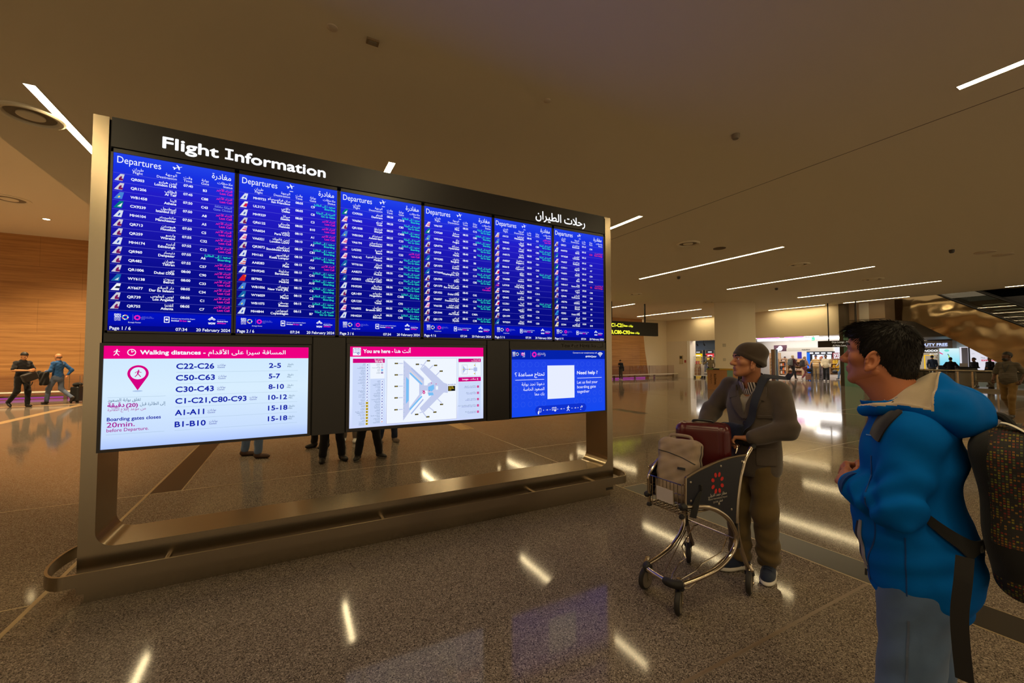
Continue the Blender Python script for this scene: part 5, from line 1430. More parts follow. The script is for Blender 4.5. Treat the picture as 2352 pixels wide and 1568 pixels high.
# right: staff and the man in the striped shirt
person('person in dark blue shirt walking away into the tobacco shop under the duty free sign', (37.2, 11.05, 0), 20, 1.72, dict(WALK), (52, 62, 84), (84, 76, 66), hair=(22, 18, 16))
person('broad person in black seen from behind at the round counter', (32.3, 8.85, 0), 12, 1.6, dict(elL=(0.0, 0.3, 1.2), elR=(0, -0.3, 1.2), wrL=(0.2, 0.2, 1.1), wrR=(0.2, -0.2, 1.1)), (18, 22, 30), (20, 20, 24), hair=(16, 14, 14), belly=0.03)
person('woman in dark uniform with hair tied up, left one of two at the counter', (33.9, 8.35, 0), 150, 1.58, dict(elL=(0.04, 0.24, 1.16), wrL=(0.28, 0.16, 1.1)), (30, 24, 30), (26, 24, 28), skin_c=(196, 140, 110), hair=(70, 26, 26), hair_kind='bun')
person('woman in dark uniform with hair tied up, right one of two at the counter', (34.35, 7.85, 0), 148, 1.6, dict(elL=(0.04, 0.24, 1.16), wrL=(0.28, 0.16, 1.1)), (40, 36, 40), (26, 24, 28), skin_c=(196, 140, 110), hair=(34, 22, 20), hair_kind='bun')
def lanyard(root, p, H):
    a = MB(); m = mat('lanyard_dark', (40, 44, 48), 0.7)
    a.tube([(0.02, 0.075, 1.49), (0.13, 0.05, 1.36), (0.14, 0.0, 1.2)], 0.008, m, 6); a.tube([(0.02, -0.075, 1.49), (0.13, -0.05, 1.36), (0.14, 0.0, 1.2)], 0.008, m, 6)
    a.build('lanyard', root, smooth=True)
    a = MB(); a.box((0.135, -0.045, 1.1), (0.142, 0.045, 1.17), mat('badge_white', (206, 202, 194), 0.4)); a.build('badge', root)
LS = (17.25, 3.62, 0)
person('bearded person in striped polo shirt and khaki trousers walking at the right picture edge', LS, 172, 1.77, dict(WALK, kneeL=(0.2, 0.12, 0.53), ankL=(0.22, 0.12, 0.09), ankR=(-0.38, -0.1, 0.2), tiltR=0.8, elL=(-0.1, 0.27, 1.17), wrL=(0.08, 0.26, 0.98), look=(-30, 0)), (104, 96, 82), (112, 86, 44), (60, 54, 48), (84, 54, 38), (16, 14, 14), 'beard', 'short', belly=0.03, fine=True, vx=0.013, stripes=((34, 31, 28), 40.0, 0.42), extra=lanyard)
# ------------------------------------------------------------------ laying strips and patches on a shaped surface
def project(P, d, fn, most=0.6):
    d = np.asarray(d, float); d = d / np.linalg.norm(d)
    P = np.array(P, float); t = np.zeros(len(P))
    for _ in range(70):
        f_ = fn(P + t[:, None] * d)
        t = np.minimum(t + np.clip(f_ * 0.7, -0.01, 0.03), most)
    return P + t[:, None] * d
def normals(P, fn, e=0.003):
    g = np.stack([fn(P + np.eye(3)[i] * e) - fn(P - np.eye(3)[i] * e) for i in range(3)], 1)
    return g / np.maximum(np.linalg.norm(g, axis=1), 1e-9)[:, None]
def strap_on(mb, path, wd, fn, d, m, th=0.006, lift=0.003, n=10, across=4):
    """band along start points path, pressed along d onto the surface of fn"""
    pts = np.array([tuple(p) for p in bez(path, n)])
    d = np.asarray(d, float); dn = d / np.linalg.norm(d)
    tan = np.gradient(pts, axis=0); sd = np.cross(tan, dn); sd /= np.maximum(np.linalg.norm(sd, axis=1), 1e-9)[:, None]
    ws = wd if isinstance(wd, (list, tuple, np.ndarray)) else [wd] * len(pts)
    if len(ws) != len(pts): ws = np.interp(np.linspace(0, 1, len(pts)), np.linspace(0, 1, len(ws)), ws)
    rows = []
    for k in range(across + 1):
        u = (k / across - 0.5)
        S = project(pts + sd * (np.array(ws) * u)[:, None], dn, fn)
        rows.append(S)
    G = np.stack(rows, 1)                       # along, across, 3
    Nn = normals(G.reshape(-1, 3), fn).reshape(G.shape)
    lo = G + Nn * lift; hi = G + Nn * (lift + th)
    a = across + 1; N = len(pts)
    vs = list(lo.reshape(-1, 3)) + list(hi.reshape(-1, 3)); o = N * a; fs = []
    for i in range(N - 1):
        for k in range(across):
            q = (i * a + k, i * a + k + 1, (i + 1) * a + k + 1, (i + 1) * a + k)
            fs.append(tuple(o + x for x in q)); fs.append(q[::-1])
        for k, fl in ((0, 1), (across, 0)):
            q = (i * a + k, (i + 1) * a + k, o + (i + 1) * a + k, o + i * a + k)
            fs.append(q if fl else q[::-1])
    for i in (0, N - 1):
        for k in range(across): fs.append((i * a + k, i * a + k + 1, o + i * a + k + 1, o + i * a + k))
    mb.add(vs, fs, m)
    return G
def patch_on(mb, outline, to3, d, fn, m, th=0.004, lift=0.001, step=0.02):
    """filled outline (u, v) placed by to3 and pressed along d onto the surface of fn"""
    us = [p[0] for p in outline]; vs_ = [p[1] for p in outline]
    # dense edge plus a grid inside
    edge = []
    for (a, b), (c, e) in zip(outline, outline[1:] + outline[:1]):
        k = max(1, int(math.hypot(c - a, e - b) / step))
        edge += [(a + (c - a) * i / k, b + (e - b) * i / k) for i in range(k)]
    n = len(edge)
    def inside(x, y):
        r = False
        for (a, b), (c, e) in zip(edge, edge[1:] + edge[:1]):
            if (b > y) != (e > y) and x < (c - a) * (y - b) / (e - b) + a: r = not r
        return r
    inner = [(x, y) for x in np.arange(min(us), max(us), step) for y in np.arange(min(vs_), max(vs_), step) if inside(x, y) and min((x - a) ** 2 + (y - b) ** 2 for a, b in edge) > (step * 0.45) ** 2]
    r = delaunay_2d_cdt([Vector(p) for p in edge + inner], [(i, (i + 1) % n) for i in range(n)], [], 1, 1e-6)
    V2 = [tuple(v) for v in r[0]]; T = [tuple(t) for t in r[2]]
    S = project([to3(*p) for p in V2], d, fn); Nn = normals(S, fn)
    # outline order of the result
    cnt = {}
    for t in T:
        for i in range(len(t)):
            e = (t[i], t[(i + 1) % len(t)]); cnt[e] = 1
    rim = [e for e in cnt if (e[1], e[0]) not in cnt]
    lo = S + Nn * (lift - 0.003); hi = S + Nn * (lift + th); o = len(V2)
    mb.add(list(lo) + list(hi), [tuple(o + i for i in t) for t in T] + [(a, b, o + b, o + a) for a, b in rim], m)

# ------------------------------------------------------------------ luggage trolley
TC = (2.58, 2.05, 0.0)
T_ = thing('luggage_trolley', 'steel airport luggage trolley with dark side panels, pushed by the old man', 'trolley', TC)
TUBE = mat('trolley_steel', (186, 172, 152), 0.16, 1.0)
NAVY = mat('trolley_navy', (20, 22, 34), 0.35)
RUB = mat('rubber_black', (22, 20, 19), 0.6)
def yn(x): return 1.882 - (x - 2.28) * 0.07
def yf(x): return 2.185 + (x - 2.28) * 0.2
for side in (0, 1):
    Yf = yf if side else yn
    lower = [(2.27, 0.678), (2.35, 0.668), (2.446, 0.654), (2.53, 0.628), (2.595, 0.595), (2.66, 0.55), (2.71, 0.494), (2.745, 0.43), (2.747, 0.38), (2.725, 0.33), (2.683, 0.285), (2.62, 0.248), (2.545, 0.221), (2.44, 0.205), (2.343, 0.196), (2.25, 0.192)]
    m = MB(); m.tube(bez([(x, Yf(x), z) for x, z in lower], 4), 0.0165, TUBE, 12); m.build('side_tube', T_, TC, smooth=True)
    post = [(2.925, 0.999), (2.859, 0.93), (2.826, 0.86), (2.802, 0.796), (2.77, 0.65), (2.756, 0.498), (2.775, 0.38), (2.81, 0.28), (2.868, 0.15)]
    m = MB(); m.tube(bez([(x, Yf(x) , z) for x, z in post], 4), 0.015, TUBE, 12); m.build('rear_post', T_, TC, smooth=True)
    m = MB(); m.box((2.738, Yf(2.75) - 0.014, 0.33), (2.772, Yf(2.75) + 0.014, 0.5), RUB); m.build('joint_plate', T_, TC)
    m = MB(); m.lathe([(0.001, -0.03), (0.018, -0.022), (0.024, 0), (0.018, 0.022), (0.001, 0.03)], (2.262, Yf(2.26), 0.678), RUB, 14, (1, 0, 0)); m.build('end_ball', T_, TC, smooth=True)
    top = [(2.29, 0.862), (2.35, 0.882), (2.417, 0.902), (2.51, 0.922), (2.606, 0.94), (2.73, 0.952), (2.868, 0.957)]
    pan = [(x, z - 0.006) for x, z in top] + [(2.83, 0.87), (2.797, 0.78), (2.766, 0.65), (2.752, 0.5)] + [(x, z + 0.008) for x, z in lower[6:0:-1]] + [(2.284, 0.69)]
    V, Tr = fill([pan])
    m = MB(); nV = len(V)
    for sg in (-1, 1):
        vs = [(v[0], Yf(v[0]) + sg * 0.006, v[1]) for v in V]
        m.add(vs, [t if sg < 0 else t[::-1] for t in Tr], NAVY)
    k = len(pan); m.add([(x, Yf(x) - 0.006, z) for x, z in pan] + [(x, Yf(x) + 0.006, z) for x, z in pan], [(i, (i + 1) % k, k + (i + 1) % k, k + i) for i in range(k)], NAVY)
    sp = m.build('side_panel', T_, TC, label='dark navy side panel with red ring emblem' if side == 0 else None)
    m = MB(); m.tube(bez([(x, Yf(x), z) for x, z in top], 4), 0.0095, TUBE, 8); m.tube([(2.288, Yf(2.29), 0.865), (2.283, Yf(2.28), 0.685)], 0.0095, TUBE, 8); m.build('panel_trim', T_, TC, smooth=True)
    if side == 0:
        fr = lambda u, v: (u, yn(u) - 0.0072, v)
        m = MB(); RD_ = mat('emblem_red', (196, 36, 30), 0.45); WH_ = mat('print_white', (206, 200, 190), 0.5)
        for i in range(8):
            t = 2 * PI * (i + 0.5) / 8
            c_, s_ = math.cos(t), math.sin(t)
            flat(m, [[(2.57 + 0.047 * c_ + 0.016 * (math.cos(u) * c_ - 0.75 * math.sin(u) * s_), 0.797 + 0.058 * s_ + 0.017 * (math.cos(u) * s_ + 0.75 * math.sin(u) * c_)) for u in [2 * PI * j / 12 for j in range(12)]]], RD_, fr=fr)
        m.build('emblem', sp, TC)
        m = MB(); write(m, 'مطار حمد الدولي', 2.655, 0.712, 0.028, WH_, 0, 'R', w=0.175, fr=fr); write(m, 'Hamad International Airport', 2.48, 0.69, 0.018, WH_, 0, w=0.18, fr=fr, bold=0.0003); write(m, 'QATAR', 2.525, 0.667, 0.017, WH_, 0, w=0.048, fr=fr, bold=0.0003); write(m, 'قطر', 2.615, 0.668, 0.022, WH_, 0, 'R', w=0.036, fr=fr)
        m.build('panel_lettering', sp, TC)
        for x, z in ((2.325, 0.83), (2.605, 0.905), (2.815, 0.915), (2.325, 0.71), (2.58, 0.655), (2.7, 0.6)):
            m = MB(); m.lathe([(0.0085, 0), (0.0075, 0.003), (0.001, 0.004)], (x, yn(x) - 0.006, z), mat('screw', (190, 180, 164), 0.3, 1.0), 12, (0, -1, 0)); m.build('screw', sp, TC, smooth=True)
# bumper and lower platform
fa = (2.25, yn(2.25), 0.192); fb = (2.25, yf(2.25), 0.192)
bp_ = bez([fa, (2.205, 1.905, 0.192), (2.185, 1.96, 0.192), (2.19, 2.1, 0.192), (2.208, 2.155, 0.192), fb], 6)
m = MB(); m.tube(bp_, 0.0165, TUBE, 12); m.build('bumper_bar', T_, TC, smooth=True)
for a, b2 in ((1, 14), (20, 30)):
    m = MB(); seg = bp_[a:b2]; m.tube(seg, [0.02] + [0.027] * (len(seg) - 2) + [0.02], RUB, 14); m.build('bumper_sleeve', T_, TC, smooth=True)
WIRE = mat('trolley_wire', (196, 184, 164), 0.2, 1.0)
def wire(nm, pts, r=0.0045): m = MB(); m.tube(pts, r, WIRE, 6); m.build(nm, T_, TC, smooth=True)
wire('cross_wire', [(2.775, yn(2.775), 0.375), (2.775, yf(2.775), 0.375)], 0.005)
wire('platform_wire', [(2.74, 2.26, 0.3), (2.3, 2.1, 0.13), (2.27, 2.06, 0.115), (2.29, 2.02, 0.12), (2.36, 2.06, 0.15), (2.5, 2.12, 0.17), (2.54, 2.1, 0.2), (2.56, 2.15, 0.26), (2.7, 2.2, 0.3), (2.72, 2.17, 0.37), (2.775, 2.17, 0.375)])
wire('platform_wire', [(2.775, 1.92, 0.375), (2.74, 1.92, 0.36), (2.72, 1.94, 0.27), (2.56, 1.98, 0.21), (2.46, 1.96, 0.19), (2.36, 2.0, 0.14), (2.33, 1.96, 0.12), (2.26, 1.97, 0.12)])
wire('platform_wire', [(2.7, 1.89, 0.27), (2.35, 1.92, 0.125), (2.29, 1.95, 0.115), (2.25, 2.0, 0.13), (2.2, 2.02, 0.18)])
wire('platform_wire', [(2.2, 1.98, 0.185), (2.25, 1.95, 0.15), (2.27, 2.05, 0.13), (2.2, 2.06, 0.185)])
# basket with deck
m = MB()
y0, y1 = yn(2.265) + 0.012, yf(2.265) - 0.012
for z in (0.62, 0.69, 0.75, 0.815): m.tube([(2.80, yn(2.8) + 0.02, z), (2.262, y0, z), (2.262, y1, z), (2.80, yf(2.8) - 0.03, z)], 0.005 if z in (0.62, 0.815) else 0.0032, WIRE, 6)
for k in range(10): yy = y0 + (y1 - y0) * k / 9; m.cyl((2.262, yy, 0.62), (2.262, yy, 0.815), 0.003, WIRE, 5)
for k in range(9): yy = y0 + (y1 - y0) * k / 8; m.cyl((2.262, yy, 0.62), (2.80, yy, 0.62), 0.0035, WIRE, 5)
for k in range(7): xx = 2.262 + 0.538 * k / 6; m.cyl((xx, yn(xx) + 0.015, 0.62), (xx, yf(xx) - 0.02, 0.62), 0.0035, WIRE, 5)
m.build('basket', T_, TC, smooth=True)
m = MB(); m.tube(bez([(2.262, y1, 0.6), (2.258, y1, 0.74), (2.264, y1, 0.815), (2.36, yf(2.36) - 0.02, 0.9), (2.5, yf(2.5) - 0.02, 0.95)], 5), 0.011, TUBE, 10); m.build('basket_tube', T_, TC, smooth=True)
m = MB(); m.box((2.256, 1.96, 0.67), (2.2595, 2.1, 0.76), mat('basket_plate', (190, 180, 170), 0.5)); m.build('basket_plate', T_, TC)
for yy in (y0, y1): m = MB(); m.lathe([(0.001, -0.018), (0.016, -0.01), (0.018, 0), (0.012, 0.014), (0.001, 0.02)], (2.26, yy, 0.612), RUB, 12); m.build('basket_knob', T_, TC, smooth=True)
# handle
m = MB(); m.tube(bez([(2.925, yn(2.925), 0.995), (2.955, yn(2.93) + 0.005, 1.012), (2.975, 1.9, 1.018), (2.975, 2.2, 1.018), (2.955, 2.29, 1.012), (2.925, yf(2.925), 0.995)], 6), 0.0185, RUB, 14); m.build('handle_grip', T_, TC, smooth=True)
m = MB(); m.tube(bez([(2.84, 1.9, 0.955), (2.86, 1.9, 1.0), (2.87, 1.92, 1.012), (2.87, 1.98, 1.012), (2.86, 2.0, 1.0), (2.84, 2.0, 0.955)], 5), 0.005, WIRE, 8); m.build('brake_loop', T_, TC, smooth=True)
# casters
FORK = mat('fork_grey', (140, 128, 108), 0.4, 0.6); TYRE = mat('tyre_black', (34, 30, 27), 0.6); HUB = mat('wheel_grey', (112, 102, 88), 0.5)
def caster(x, y, ang, zt=0.19):
    a = math.radians(ang); d = Vector((math.cos(a), math.sin(a), 0)); s = Vector((-d.y, d.x, 0))
    c = Vector((x, y, 0.079)) 
    piv = c + d * 0.028
    m = MB(); m.lathe([(0.012, 0.17), (0.026, 0.172), (0.028, 0.185), (0.02, 0.2), (0.016, 0.215)], (piv.x, piv.y, zt - 0.19), TUBE, 16); m.lathe([(0.03, 0.145), (0.032, 0.15), (0.03, 0.168), (0.02, 0.17)], (piv.x, piv.y, zt - 0.19), RUB, 16)
    cs = m.build('caster', T_, TC, smooth=True)
    m = MB()
    for sg in (-1, 1):
        o = s * 0.021 * sg
        q = [piv + d * 0.028 + Vector((0, 0, 0.07)), piv - d * 0.03 + Vector((0, 0, 0.07)), c - d * 0.012 - Vector((0, 0, 0.016)), c + d * 0.012 - Vector((0, 0, 0.016))]
        q[0].z = q[1].z = zt - 0.045
        vs = [p + o for p in q] + [p + o + s * 0.004 * sg for p in q]
        m.add(vs, [(0, 1, 2, 3), (7, 6, 5, 4), (0, 4, 5, 1), (1, 5, 6, 2), (2, 6, 7, 3), (3, 7, 4, 0)], FORK)
        m.lathe([(0.009, 0), (0.009, 0.005), (0.001, 0.007)], c + o + s * 0.004 * sg, TUBE, 10, s * sg)
    q = [piv + d * 0.028 + s * 0.025, piv - d * 0.03 + s * 0.025, piv - d * 0.03 - s * 0.025, piv + d * 0.028 - s * 0.025]
    m.add([(p.x, p.y, zt - 0.048) for p in q] + [(p.x, p.y, zt - 0.042) for p in q], [(0, 1, 2, 3), (7, 6, 5, 4), (0, 4, 5, 1), (1, 5, 6, 2), (2, 6, 7, 3), (3, 7, 4, 0)], FORK)
    m.build('fork', cs, TC)
    m = MB(); m.lathe([(0.045, -0.016), (0.066, -0.017), (0.075, -0.011), (0.078, 0), (0.075, 0.011), (0.066, 0.017), (0.045, 0.016)], c, TYRE, 28, s); m.lathe([(0.046, -0.0175), (0.058, -0.0178), (0.062, -0.0172)], c, HUB, 24, s); m.lathe([(0.046, 0.0175), (0.058, 0.0178), (0.062, 0.0172)], c, HUB, 24, s); m.lathe([(0.03, -0.019), (0.03, 0.019)], c, HUB, 18, s); m.build('wheel', cs, TC, smooth=True)
caster(2.225, 1.9, 30); caster(2.262, 2.215, 12); caster(2.85, 1.828, 25, 0.165); caster(2.85, 2.33, 40, 0.165)

# luggage on the trolley
SCc = np.array((2.735, 2.085, 0.628))
S_ = thing('suitcase', 'dark red hard shell suitcase standing on the trolley behind the grey bag', 'suitcase', tuple(SCc), math.radians(213))
RED = mat('case_maroon', (78, 20, 22), 0.28, spec=0.5)
def case_fn(P):
    r = bxd(P, (0, 0, 0.275), (0.105, 0.185, 0.258), 0.055)
    y = P[:, 1]
    return r + 0.0028 * (np.cos(np.clip(np.abs(y) - 0.125, -0.03, 0.03) / 0.03 * PI) > 0.3) * (np.abs(P[:, 0]) > 0.03) + 0.004 * (np.abs(P[:, 0]) < 0.005)
flesh('shell', [(case_fn, (-0.14, -0.22, -0.0), (0.14, 0.22, 0.56), 0.0045)], [RED], S_, None, 1)
m = MB(); m.tube(bez([(0.0, -0.07, 0.53), (0, -0.055, 0.545), (0, 0.055, 0.545), (0, 0.07, 0.53)], 6), 0.009, M_BLACK, 10); m.build('top_handle', S_, smooth=True)
m = MB(); m.tube(bez([(0.0, -0.183, 0.2), (0, -0.2, 0.23), (0, -0.2, 0.32), (0, -0.183, 0.35)], 6), 0.009, M_BLACK, 10); m.build('side_handle', S_, smooth=True)
m = MB(); m.box((-0.018, -0.188, 0.38), (0.018, -0.178, 0.41), M_BLACK); m.build('lock', S_)
for x in (-0.06, 0.06):
    for y in (-0.13, 0.13): m = MB(); m.cyl((x - 0.01, y, 0.018), (x + 0.01, y, 0.018), 0.018, RUB, 10); m.build('wheel', S_)

Gc = (2.415, 2.055, 0.635)
G_ = thing('rucksack', 'grey beige square rucksack leaning in the front basket of the trolley', 'backpack', Gc, math.radians(200))
GREY = cloth('rucksack_grey', (150, 130, 112), 0.85, 0.3, 500)
Rg = rotm('Y', -13)      # leans back on the suitcase
TX = lambda x, y, z: Rg @ np.array((x, y, z))
def bag_fn(P):
    Q = P @ Rg
    r = su(0.02, bxd(Q, (0.015, 0, 0.22), (0.075, 0.145, 0.215), 0.05), bxd(Q, (0.07, 0, 0.15), (0.035, 0.125, 0.14), 0.032))
    r = r + 0.003 * np.sin(Q[:, 2] * 42 + Q[:, 1] * 30) * np.sin(Q[:, 1] * 36) + 0.002 * np.sin(Q[:, 2] * 90 - Q[:, 1] * 50)
    return r + 0.004 * (np.abs(Q[:, 0] + 0.02) < 0.004)
flesh('bag_body', [(bag_fn, (-0.22, -0.2, -0.03), (0.18, 0.2, 0.5), 0.0045)], [GREY], G_, None, 1)
m = MB(); ZIP = mat('zip_dark', (34, 30, 28), 0.5)
strap_on(m, [TX(0.3, 0.13, 0.27), TX(0.3, 0.05, 0.3), TX(0.3, -0.05, 0.325), TX(0.3, -0.13, 0.335)], 0.006, bag_fn, TX(-1, 0, 0), ZIP, 0.002, 0.0)
m.build('pocket_zip', G_)
for xx in (0.03, -0.03):
    m = MB(); strap_on(m, [TX(xx, 0.3, 0.08), TX(xx, 0.3, 0.2), TX(xx, 0.3, 0.32), TX(xx, 0.3, 0.4)], 0.008, bag_fn, TX(0, -1, 0), ZIP, 0.003, 0.0); m.build('side_zip', G_)
m = MB(); patch_on(m, [(0.022, 0.222), (0.075, 0.222), (0.075, 0.238), (0.022, 0.238)], lambda u, v: TX(0.3, u, v), TX(-1, 0, 0), bag_fn, mat('label_black', (30, 27, 26), 0.6), 0.003, 0.002, 0.01); m.build('brand_label', G_)
m = MB(); m.tube(bez([TX(0.0, -0.09, 0.425), TX(0.0, -0.07, 0.455), TX(0.0, 0.05, 0.455), TX(0.0, 0.075, 0.425)], 6), 0.011, GREY, 8); m.build('carry_handle', G_, smooth=True)
m = MB(); pts = [TX(0.06, 0.15, 0.17), TX(0.09, 0.165, 0.12), TX(0.13, 0.165, 0.04), TX(0.15, 0.155, -0.06)]
st = bez(pts, 6); vs = []; 
for p in st:
    for dx, dy in ((-0.006, -0.02), (0.006, -0.02), (0.006, 0.02), (-0.006, 0.02)): vs.append((p.x + dx, p.y + dy, p.z))
m.add(vs, [(4 * i + k, 4 * i + (k + 1) % 4, 4 * i + 4 + (k + 1) % 4, 4 * i + 4 + k) for i in range(len(st) - 1) for k in range(4)] + [(0, 1, 2, 3), tuple(range(len(vs) - 4, len(vs)))], mat('webbing', (26, 24, 23), 0.8)); m.build('strap', G_)
m = MB(); m.rbox(TX(0.075, 0.145, 0.12), TX(0.075, 0.145, 0.12) + np.array((0.03, 0.04, 0.035)), 0.005, RUB, axis=0); m.build('buckle', G_)
# ------------------------------------------------------------------ the two men in front: heads
def face_fn(Q, nose=1.0, heavy=0.0, ear_t=22, asian=False):
    """Q in head space: x forward, y left, z up"""
    A = np.abs(Q[:, 1]); M_ = Q.copy(); M_[:, 1] = A      # left-right symmetric
    r = su(0.03, el(Q, (-0.014, 0, 0.03), (0.1, 0.077, 0.086)), el(Q, (0.032, 0, -0.028), (0.062, 0.06, 0.08)), el(Q, (0.02, 0, 0.045), (0.078, 0.066, 0.06)))
    r = su(0.022, r, rc(M_, (0.06, 0.012, -0.088), (-0.002, 0.052, -0.058), 0.024 + heavy * 0.004, 0.022))
    r = su(0.016, r, el(Q, (0.076, 0, -0.096), (0.02, 0.023, 0.019)))
    r = su(0.014, r, rc(M_, (0.086, 0.012, 0.033), (0.066, 0.05, 0.03), 0.011, 0.011))
    r = su(0.018, r, el(M_, (0.058, 0.045, -0.014), (0.026, 0.021, 0.021)))
    r = np.maximum(r, -su(0.001, el(M_, (0.104, 0.031, 0.014), (0.02, 0.019, 0.0125))) - 0.0005) if not asian else np.maximum(r, -el(M_, (0.108, 0.031, 0.015), (0.02, 0.019, 0.011)))
    # nose
    n = su(0.008, rc(Q, (0.088, 0, 0.022), (0.108 + 0.006 * nose, 0, -0.018), 0.0075, 0.0115), el(Q, (0.108 + 0.006 * nose, 0, -0.024), (0.014, 0.0135 + 0.002 * nose, 0.0125)), el(M_, (0.101, 0.0135, -0.027), (0.014, 0.0095, 0.0105)))
    r = su(0.009, r, n)
    r = np.maximum(r, -el(M_, (0.106, 0.007, -0.0365), (0.005, 0.004, 0.004)))
    # mouth
    r = su(0.012, r, el(Q, (0.083, 0, -0.058), (0.016, 0.026, 0.02)))
    r = su(0.005, r, el(Q, (0.095, 0, -0.0525), (0.0075, 0.02, 0.0058)), el(Q, (0.0935, 0, -0.0645), (0.0075, 0.0175, 0.0062)))
    r = np.maximum(r, -el(Q, (0.104, 0, -0.0585), (0.012, 0.021, 0.0014)))
    # eyes and lids
    r = np.minimum(r, np.linalg.norm(M_ - np.array((0.0775, 0.031, 0.0135)), axis=1) - 0.0122)
    lid = np.maximum(np.linalg.norm(M_ - np.array((0.0778, 0.031, 0.0135)), axis=1) - 0.0138, 0.0165 - M_[:, 2] + (M_[:, 0] - 0.08) * 0.25)
    lo = np.maximum(np.linalg.norm(M_ - np.array((0.0776, 0.031, 0.0132)), axis=1) - 0.0132, M_[:, 2] - 0.0082)
    r = su(0.003, r, lid); r = su(0.003, r, lo)
    # ears
    a = math.radians(ear_t)
    E = (M_ - np.array((0.004, 0.0795, -0.02))) / 1.1
    ex = E[:, 0] * math.cos(a) + E[:, 1] * math.sin(a); ey = -E[:, 0] * math.sin(a) + E[:, 1] * math.cos(a); ez = E[:, 2] + 0.25 * 0
    ex = ex + ez * 0.18
    S_ = np.stack([ex, ey, ez], 1)
    disc_ = el(S_, (-0.001, 0, 0.0), (0.0195, 0.0065, 0.0335))
    u = np.stack([ex / 0.0165, (ez - 0.003) / 0.0275], 1); rad = np.linalg.norm(u, axis=1)
    ring = np.sqrt(((rad - 1) * 0.019) ** 2 + (ey - 0.0045) ** 2) - 0.0042
    ring = np.maximum(ring, -(ex - 0.009) - (ez + 0.006) * 0 - 0.03) 
    ring = np.where((ex > 0.004) & (ez < 0.004), np.maximum(ring, 0.004 - ez), ring)
    anti = np.sqrt(((np.linalg.norm(np.stack([(ex - 0.002) / 0.0095, (ez + 0.003) / 0.017], 1), axis=1) - 1) * 0.011) ** 2 + (ey - 0.003) ** 2) - 0.0033
    anti = np.where(ex > 0.006, anti + 0.01, anti)
    lobe = el(S_, (0.005, 0.001, -0.0275), (0.0095, 0.0055, 0.0105))
    trag = el(S_, (0.0135, 0.003, -0.004), (0.005, 0.005, 0.0075))
    bowl = el(S_, (0.004, 0.008, -0.003), (0.0095, 0.0085, 0.0145))
    ear = np.maximum(su(0.004, disc_, ring, lobe), -bowl)
    ear = su(0.003, ear, anti, trag)
    r = su(0.006, r, ear * 1.1)
    return r
def face_pick(Q, n_extra=0):
    """0 skin, 1 eye white, 2 iris, 3 lip"""
    out = np.zeros(len(Q), int); M_ = Q.copy(); M_[:, 1] = np.abs(Q[:, 1])
    d = np.linalg.norm(M_ - np.array((0.0775, 0.031, 0.0135)), axis=1)
    e = (d < 0.0128) & (Q[:, 0] > 0.079); out[e] = 1
    return out
def iris_pick(Q, out, gaze):
    for y in (-1, 1):
        c = np.array((0.0775, y * 0.031, 0.0135)) + np.array(gaze) / np.linalg.norm(gaze) * 0.012
        out[(out == 1) & (np.linalg.norm(Q - c, axis=1) < 0.0062)] = 2
    lip = (np.abs(Q[:, 1]) < 0.02) & (Q[:, 0] > 0.091) & (Q[:, 2] > -0.07) & (Q[:, 2] < -0.0475); out[lip] = 3
    return out

# ------------------------------------------------------------------ the old man with the trolley
OM = (3.13, 1.96, 0.0)
hO = np.array((0.10, 0.045, 1.615)); RhO = rotm('Z', -30) @ rotm('Y', -4)
HO = lambda x, y, z: hO + RhO @ np.array((x, y, z))
shL, elL, wrL = V3(-0.04, 0.185, 1.395), V3(0.0, 0.262, 1.14), V3(0.165, 0.085, 1.052)
shR, elR, wrR = V3(-0.04, -0.195, 1.41), V3(0.02, -0.335, 1.19), V3(0.2, -0.285, 1.06)
kL, aL, kR, aR = V3(0.0, 0.085, 0.5), V3(-0.09, 0.055, 0.09), V3(0.02, -0.11, 0.5), V3(-0.01, -0.12, 0.09)
SKO = skin_mat((176, 118, 84))
def o_head(P): return face_fn((P - hO) @ RhO, 1.25, 1.0)
def o_body(P):
    r = su(0.03, el(P, (-0.02, 0, 1.28), (0.09, 0.15, 0.18)), el(P, (-0.02, 0, 1.02), (0.09, 0.13, 0.2)))
    r = su(0.03, r, rc(P, (0.0, 0.0, 1.4), HO(-0.03, 0, -0.05), 0.064, 0.06))
    r = np.minimum(r, chain(P, [shL, elL, wrL], [0.045, 0.04, 0.028])); r = np.minimum(r, chain(P, [shR, elR, wrR], [0.045, 0.04, 0.028]))
    r = np.minimum(r, chain(P, [(0, 0.08, 0.92), kL, aL], [0.07, 0.05, 0.036])); r = np.minimum(r, chain(P, [(0, -0.09, 0.92), kR, aR], [0.07, 0.05, 0.036]))
    return su(0.02, r, o_head(P) + 0.004)
hl = hand_fn(wrL + V3(-0.01, -0.01, 0.0), (0.3, -0.9, -0.05), (0.25, -0.1, -0.95), (-0.9, -0.3, 0.0), 0.85, 1.05)
hr = hand_fn(wrR, (0.75, 0.3, -0.35), (0.3, 0.0, -0.9), (-0.2, 0.9, 0.1), 0.9)
def o_pick(C):
    Q = (C - hO) @ RhO
    return iris_pick(Q, face_pick(Q), (1, -0.35, 0.15))
OLD = flesh('person', [(o_body, (-0.3, -0.45, 0.0), (0.35, 0.4, 1.66), 0.014), (o_head, hO - np.array((0.14, 0.125, 0.135)), hO + np.array((0.15, 0.125, 0.135)), 0.0027), (*hl, 0.0036), (*hr, 0.0036)], [SKO, M_EYEW, M_IRIS, M_LIP], None, o_pick, 1)
tag(OLD, 'older person in grey wool coat and beanie pushing the trolley, looking left at the screens', 'person')
OLD.location = OM; OLD.rotation_euler = (0, 0, PI)
